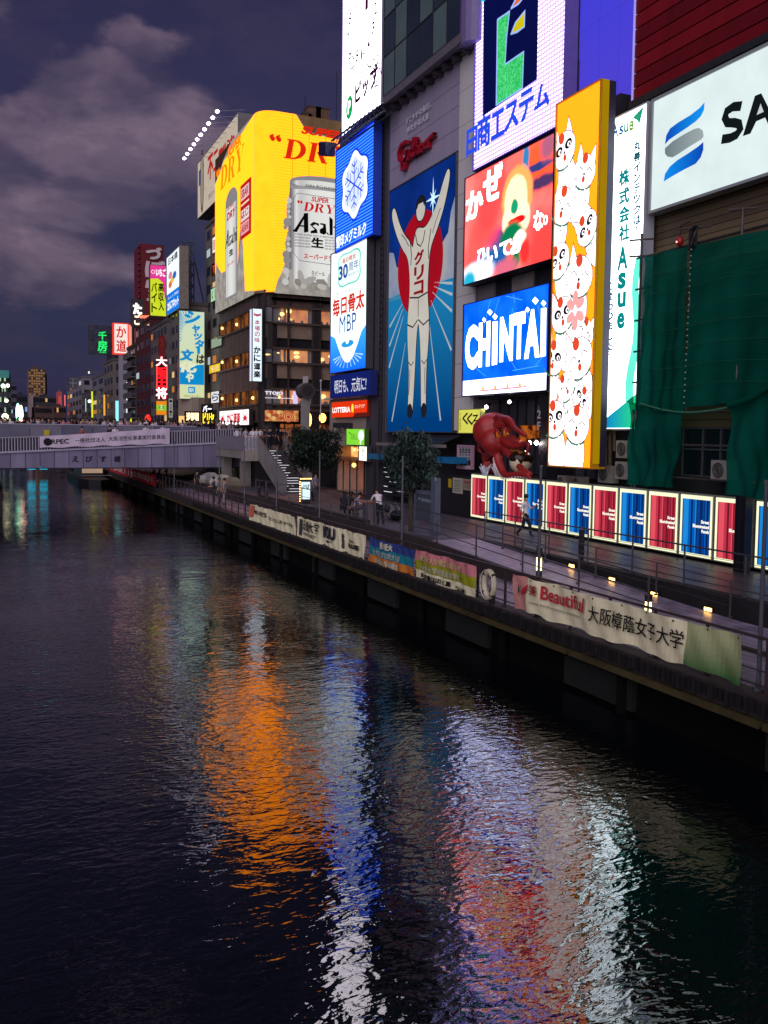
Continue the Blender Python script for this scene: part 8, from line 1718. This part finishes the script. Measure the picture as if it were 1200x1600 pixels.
def hair_mesh(J, longh=False):
    h = J['head']; u = (J['head']-J['neck']).normalized(); mb = MB(); c = h+u*.035
    mb.ball(c, (.099, .112, .105), HAIRM, 14, 9, lambda d: .99 if (d.z > -.05 or d.y > .15) else .84)
    if longh: mb.tube([c+Vector((0, .05, .0)), c+Vector((0, .10, -.14)), c+Vector((0, .11, -.30))], [.09, .085, .05], HAIRM, 10)
    me = bpy.data.meshes.new('hair'); me.from_pydata([tuple(v) for v in mb.v], [], mb.f); me.materials.append(HAIRM); me.polygons.foreach_set('use_smooth', [True]*len(mb.f)); me.update(); return me
def face_bits(J, me_h):
    pass
FI = [('hal', 'wrl', (0, -1, .3)), ('har', 'wrr', (0, -1, .3))]
POSES = {
 'stand': (pose(), FI), 
 'lean': (pose(ell=(.26, -.10, 1.14), elr=(-.26, -.10, 1.14), wrl=(.16, -.33, 1.1), wrr=(-.16, -.33, 1.1), hal=(.10, -.40, 1.1), har=(-.10, -.40, 1.1)), []),
 'phone': (pose(ell=(.22, -.16, 1.22), wrl=(.10, -.30, 1.42), hal=(.06, -.32, 1.50), elr=(-.22, -.16, 1.22), wrr=(-.10, -.30, 1.42), har=(-.06, -.32, 1.50)), []),
 'walk': (pose(hipl=(.09, 0, .86), knl=(.10, -.16, .50), anl=(.10, -.20, .10), tol=(.10, -.36, .05), hipr=(-.09, 0, .86), knr=(-.10, .06, .47), anr=(-.10, .33, .15), tor=(-.10, .24, .04), ell=(.23, -.12, 1.16), wrl=(.13, -.30, 1.24), hal=(.10, -.36, 1.30), elr=(-.25, .12, 1.14), wrr=(-.25, .0, .93), har=(-.25, -.05, .87)), [('hal', 'wrl', (0, -1, .2)), ('har', 'wrr', (0, -1, .3))]),
 'counter': (pose(pelvis=(0, .0, .92), spine=(0, -.06, 1.10), chest=(0, -.20, 1.27), neck=(0, -.29, 1.39), jaw=(0, -.34, 1.45), head=(0, -.37, 1.56), shl=(.19, -.22, 1.34), shr=(-.19, -.22, 1.34), ell=(.25, -.38, 1.10), elr=(-.25, -.38, 1.10), wrl=(.16, -.60, 1.08), wrr=(-.14, -.60, 1.08), hal=(.12, -.68, 1.08), har=(-.10, -.68, 1.08), knl=(.10, .05, .48), knr=(-.10, .10, .48), anl=(.10, .10, .09), anr=(-.10, .30, .10), tol=(.1, -.04, .04), tor=(-.1, .16, .04)), [('hal', 'wrl', (0, 0, -1)), ('har', 'wrr', (0, 0, -1))]),
 'sit': (pose(pelvis=(0, .1, .42), spine=(0, .08, .60), chest=(0, -.02, .80), neck=(0, -.08, .93), jaw=(0, -.13, .99), head=(0, -.14, 1.10), shl=(.19, -.02, .87), shr=(-.19, -.02, .87), ell=(.24, -.16, .64), elr=(-.24, -.16, .64), wrl=(.12, -.34, .60), wrr=(-.12, -.34, .60), hal=(.07, -.41, .62), har=(-.07, -.41, .62), hipl=(.1, .05, .40), hipr=(-.1, .05, .40), knl=(.13, -.38, .46), knr=(-.13, -.38, .46), anl=(.13, -.40, .09), anr=(-.13, -.42, .09), tol=(.14, -.55, .04), tor=(-.14, -.57, .04)), [('hal', 'wrl', (0, 0, -1)), ('har', 'wrr', (0, 0, -1))])}
PM = {}
for k_, (ps, fi) in POSES.items():
    me, J = human(ps, SEG, fi); PM[k_] = (me, hair_mesh(J), hair_mesh(J, True), J)
def person(kind, loc, rot, top, legs, label, group=None, longh=False, scale=1.0, skirt=False):
    me, h1, h2, J = PM[kind]
    while len(me.materials) < 4: me.materials.append(SKIN)
    o = bpy.data.objects.new('person', me); COL.objects.link(o); o.location = loc; o.rotation_euler = (0, 0, rot); o.scale = (scale,)*3
    for i, m in enumerate((SKIN, D(top, .8, .12, 6), D(legs, .8, .12, 6), SHOE)): o.material_slots[i].link = 'OBJECT'; o.material_slots[i].material = m
    tag(o, label, 'person', group); h = bpy.data.objects.new('hair', h2 if longh else h1); COL.objects.link(h); h.parent = o
    return o
a = onZ(821, 836, ZU); pw = person('walk', (20.2, YX(821, 20.2, 815), ZU), R(-150), (214, 212, 216), (26, 26, 34), 'man in a white shirt and dark trousers walking past the lit panels, phone in hand')
pw.rotation_euler = (0, 0, R(35))
ph = MB(); ph.box(-.035, -.01, -.07, .035, .0, .07, BLACK); q = ph.build('phone'); q.location = Vector(pw.location)+Matrix.Rotation(R(35), 3, 'Z') @ Vector((.09, -.43, 1.32)); tag(q, 'dark phone held up by the walking man', 'phone')
mn = person('counter', (16.5, YX(588, 16.5, 800)-.35, ZU), R(180), (222, 214, 214), (22, 24, 36), 'man in a white shirt leaning over the brown counter by the railing')
bag = thing('shoulder_bag', 'dark bag hanging at the hip of the man leaning on the counter', 'bag', (16.7, mn.location.y-.3, ZU+.55)); b = MB(); b.ball((16.75, mn.location.y-.32, ZU+.72), (.12, .17, .22), BLACK, 10, 7); b.build('body', bag); b = MB(); b.tube([(16.73, mn.location.y-.32, ZU+.9), (16.6, mn.location.y-.1, ZU+1.3)], .015, BLACK, 5); b.build('strap', bag)
for i, (px, py, k_, rz, top, legs, lb) in enumerate(((537, 812, 'sit', 2.3, (30, 26, 34), (34, 28, 40), 'long haired seated person in dark clothes, left of the bare legged one'), (546, 812, 'sit', 2.0, (22, 22, 26), (150, 108, 94), 'seated person in black with bare legs by the railing'), (558, 806, 'sit', 1.2, (150, 160, 196), (60, 60, 80), 'seated person in a pale blue top nearest the leaning man'))):
    X_ = 16.6+.25*i; Y_ = YX(px, X_, py-20); person(k_, (X_, Y_, ZU), rz, top, legs, lb, 'people resting on the terrace', longh=i != 2)
    f = thing('stool', ('low stool under the leftmost seated person', 'low stool under the bare legged seated person', 'low stool under the pale blue seated person')[i], 'stool', (X_, Y_, ZU), 'stools on the terrace'); rv = Matrix.Rotation(rz, 3, 'Z') @ Vector((0, .1, 0)); b = MB(); b.tube([(X_+rv.x, Y_+rv.y, ZU+.29), (X_+rv.x, Y_+rv.y, ZU+.33)], .2, DARK, 12); b.build('seat', f)
    for t in (.8, 2.4, 4.0, 5.5): b = MB(); b.tube([(X_+rv.x+.16*math.cos(t), Y_+rv.y+.16*math.sin(t), ZU), (X_+rv.x+.13*math.cos(t), Y_+rv.y+.13*math.sin(t), ZU+.3)], .014, STEEL, 5); b.build('leg', f)
for i, (px, py, X_, k_, rz, top, legs, lb) in enumerate(((334, 797, 13.95, 'lean', -1.6, (56, 50, 66), (40, 36, 46), 'person in a dark top by the canal rail, left of the tall pole'), (343, 800, 14.0, 'stand', -1.3, (120, 112, 116), (70, 66, 76), 'person in a grey top beside the tall pole by the canal rail'), (351, 804, 14.2, 'stand', -2.2, (150, 142, 140), (150, 140, 134), 'person in pale clothes by the canal rail right of the tall pole'),
      (240, 748, 14.3, 'stand', -1.2, (200, 190, 190), (40, 36, 44), 'person in a white top on the quay below the bridge, left of two'), (249, 750, 14.6, 'stand', -2.0, (190, 182, 178), (150, 120, 110), 'person in a cream top on the quay below the bridge'), (260, 752, 14.4, 'lean', -1.5, (30, 28, 40), (26, 26, 34), 'person in navy on the quay below the bridge, right of two pale ones'), (308, 768, 15.0, 'stand', .4, (60, 54, 60), (50, 44, 50), 'dim person standing near the pale heaps below the bridge'))):
    person(k_, (X_, YX(px, X_, py-18), ZL), rz, top, legs, lb, 'people on the lower quay')
for i, (px, py, k_, rz, top, legs, lb, lh) in enumerate(((421, 704, 'lean', .2, (26, 28, 50), (24, 26, 44), 'person in navy with a backpack standing at the top left of the stairs', False), (438, 704, 'stand', .5, (24, 22, 28), (26, 24, 30), 'long haired person in black at the top of the stairs', True), (444.5, 705, 'stand', -.5, (60, 48, 50), (110, 80, 70), 'person in a brown top at the top right of the stairs', False))):
    Y_ = 66.6+.4*i; p = person(k_, (XY(px, Y_, 690), Y_, 4.93), rz, top, legs, lb, 'people at the head of the stairs', longh=lh)
for i, (px, lb, top, kk) in enumerate(((395, 'person in a white shirt leaning on the white landing balusters, left one', (226, 220, 226), 'lean'), (401, 'person in a white top leaning on the white landing balusters, right one', (206, 200, 210), 'lean'), (384, 'person in a pale top behind the girder end at the landing', (180, 170, 180), 'stand'), (371, 'person in a white top near the girder end, left of the landing people', (214, 208, 212), 'stand'))):
    person(kk, (XY(px, 66.3 if i < 2 else 70, 690), 66.3 if i < 2 else 70, 4.93), .1, top, (40, 40, 50), lb, 'people on the landing')
a = onZ(492, 785, ZU); person('stand', (18.4, YX(493, 18.4, 770), ZU), .5, (150, 140, 150), (80, 76, 90), 'person in grey standing under the first tree beside the lit menu stand')
person('sit', (17.6, YX(478, 17.6, 790), ZU+.1), .5, (24, 22, 26), (30, 28, 34), 'dark seated person before the lit menu stand')
# the crowd on the bridge: heads and shoulders over the parapets
random.seed(33)
TOPS = [('white', (222, 212, 218)), ('white', (206, 198, 204)), ('black', (24, 22, 26)), ('navy', (30, 32, 56)), ('grey', (110, 104, 112)), ('beige', (176, 150, 130)), ('pink', (190, 120, 130)), ('black', (30, 26, 30))]
def spot(px, row):
    w = (('at the far left of the bridge' if px < 14 else 'at the bridge left end'), 'left of the white banner', 'over the banner start', 'over the left part of the banner', 'over the middle of the banner', 'over the right part of the banner', 'just right of the banner end', 'over the ribs', 'over the last ribs', 'below the white crab board')
    return w[max(0, min(9, int((px+6)/38)))]+(' rear' if row else '')
px = -6.0; k_ = 0
while px < 372:
    for row, (Y_, z_) in enumerate(((YB+6.0, 5.58), (YB+8.2, 5.58))):
        if row and random.random() < .35: continue
        nm, c = random.choice(TOPS); pp = px+random.uniform(-2, 2)+row*3; X_ = XY(pp, Y_, 660)
        if X_ > 21 and Y_ < YB+2: continue
        kd = random.choice(('stand', 'lean', 'phone', 'stand')); fw = random.random() < .7; kinds = {'stand': 'upright', 'lean': 'leaning', 'phone': 'phone raised'}[kd]+(' facing us' if fw else ' turned away')
        lh_ = random.random() < .4; kinds += ' long hair' if lh_ else ''
        person(kd, (X_, Y_+random.uniform(-.3, .5), z_-.0), random.uniform(-.8, .8) if fw else 3+random.random(), c, (40, 38, 46), '%s-topped pedestrian %s, %s' % (nm, spot(px, row), kinds), 'crowd on the bridge', longh=lh_, scale=random.uniform(.94, 1.04))
    px += random.uniform(5.5, 9.5)
for i, (px, c, lb) in enumerate(((128, (150, 90, 80), 'dark haired person whose head shows just above the left part of the white banner'), (172, (30, 30, 40), 'dark haired person above the middle of the white banner, left of the white hat'), (180, (226, 216, 220), 'person in white with a pale hat above the middle of the white banner'), (228, (220, 212, 216), 'person in white above the right part of the white banner'), (255, (190, 180, 186), 'person in a pale top above the right end of the white banner'))):
    Y_ = YB+1.2; X_ = XY(px, Y_, 680); person('lean', (X_, Y_, ztop(X_)-.06), .1, c, (40, 38, 46), lb, 'people at the bridge parapet', scale=1.02)
for i in range(12):
    px = 405+i*9+random.uniform(-2, 2); Y_ = 84+random.uniform(0, 6); nm, c = random.choice(TOPS)
    person('stand', (XY(px, Y_, 670), Y_, ZS), random.uniform(0, 6), c, (30, 30, 38), 'pedestrian in a %s top passing before the restaurant, number %s from the stairs' % (nm, ('one', 'two', 'three', 'four', 'five', 'six', 'seven', 'eight', 'nine', 'ten', 'eleven', 'twelve')[i]), 'pedestrians before the restaurant', longh=random.random() < .5)
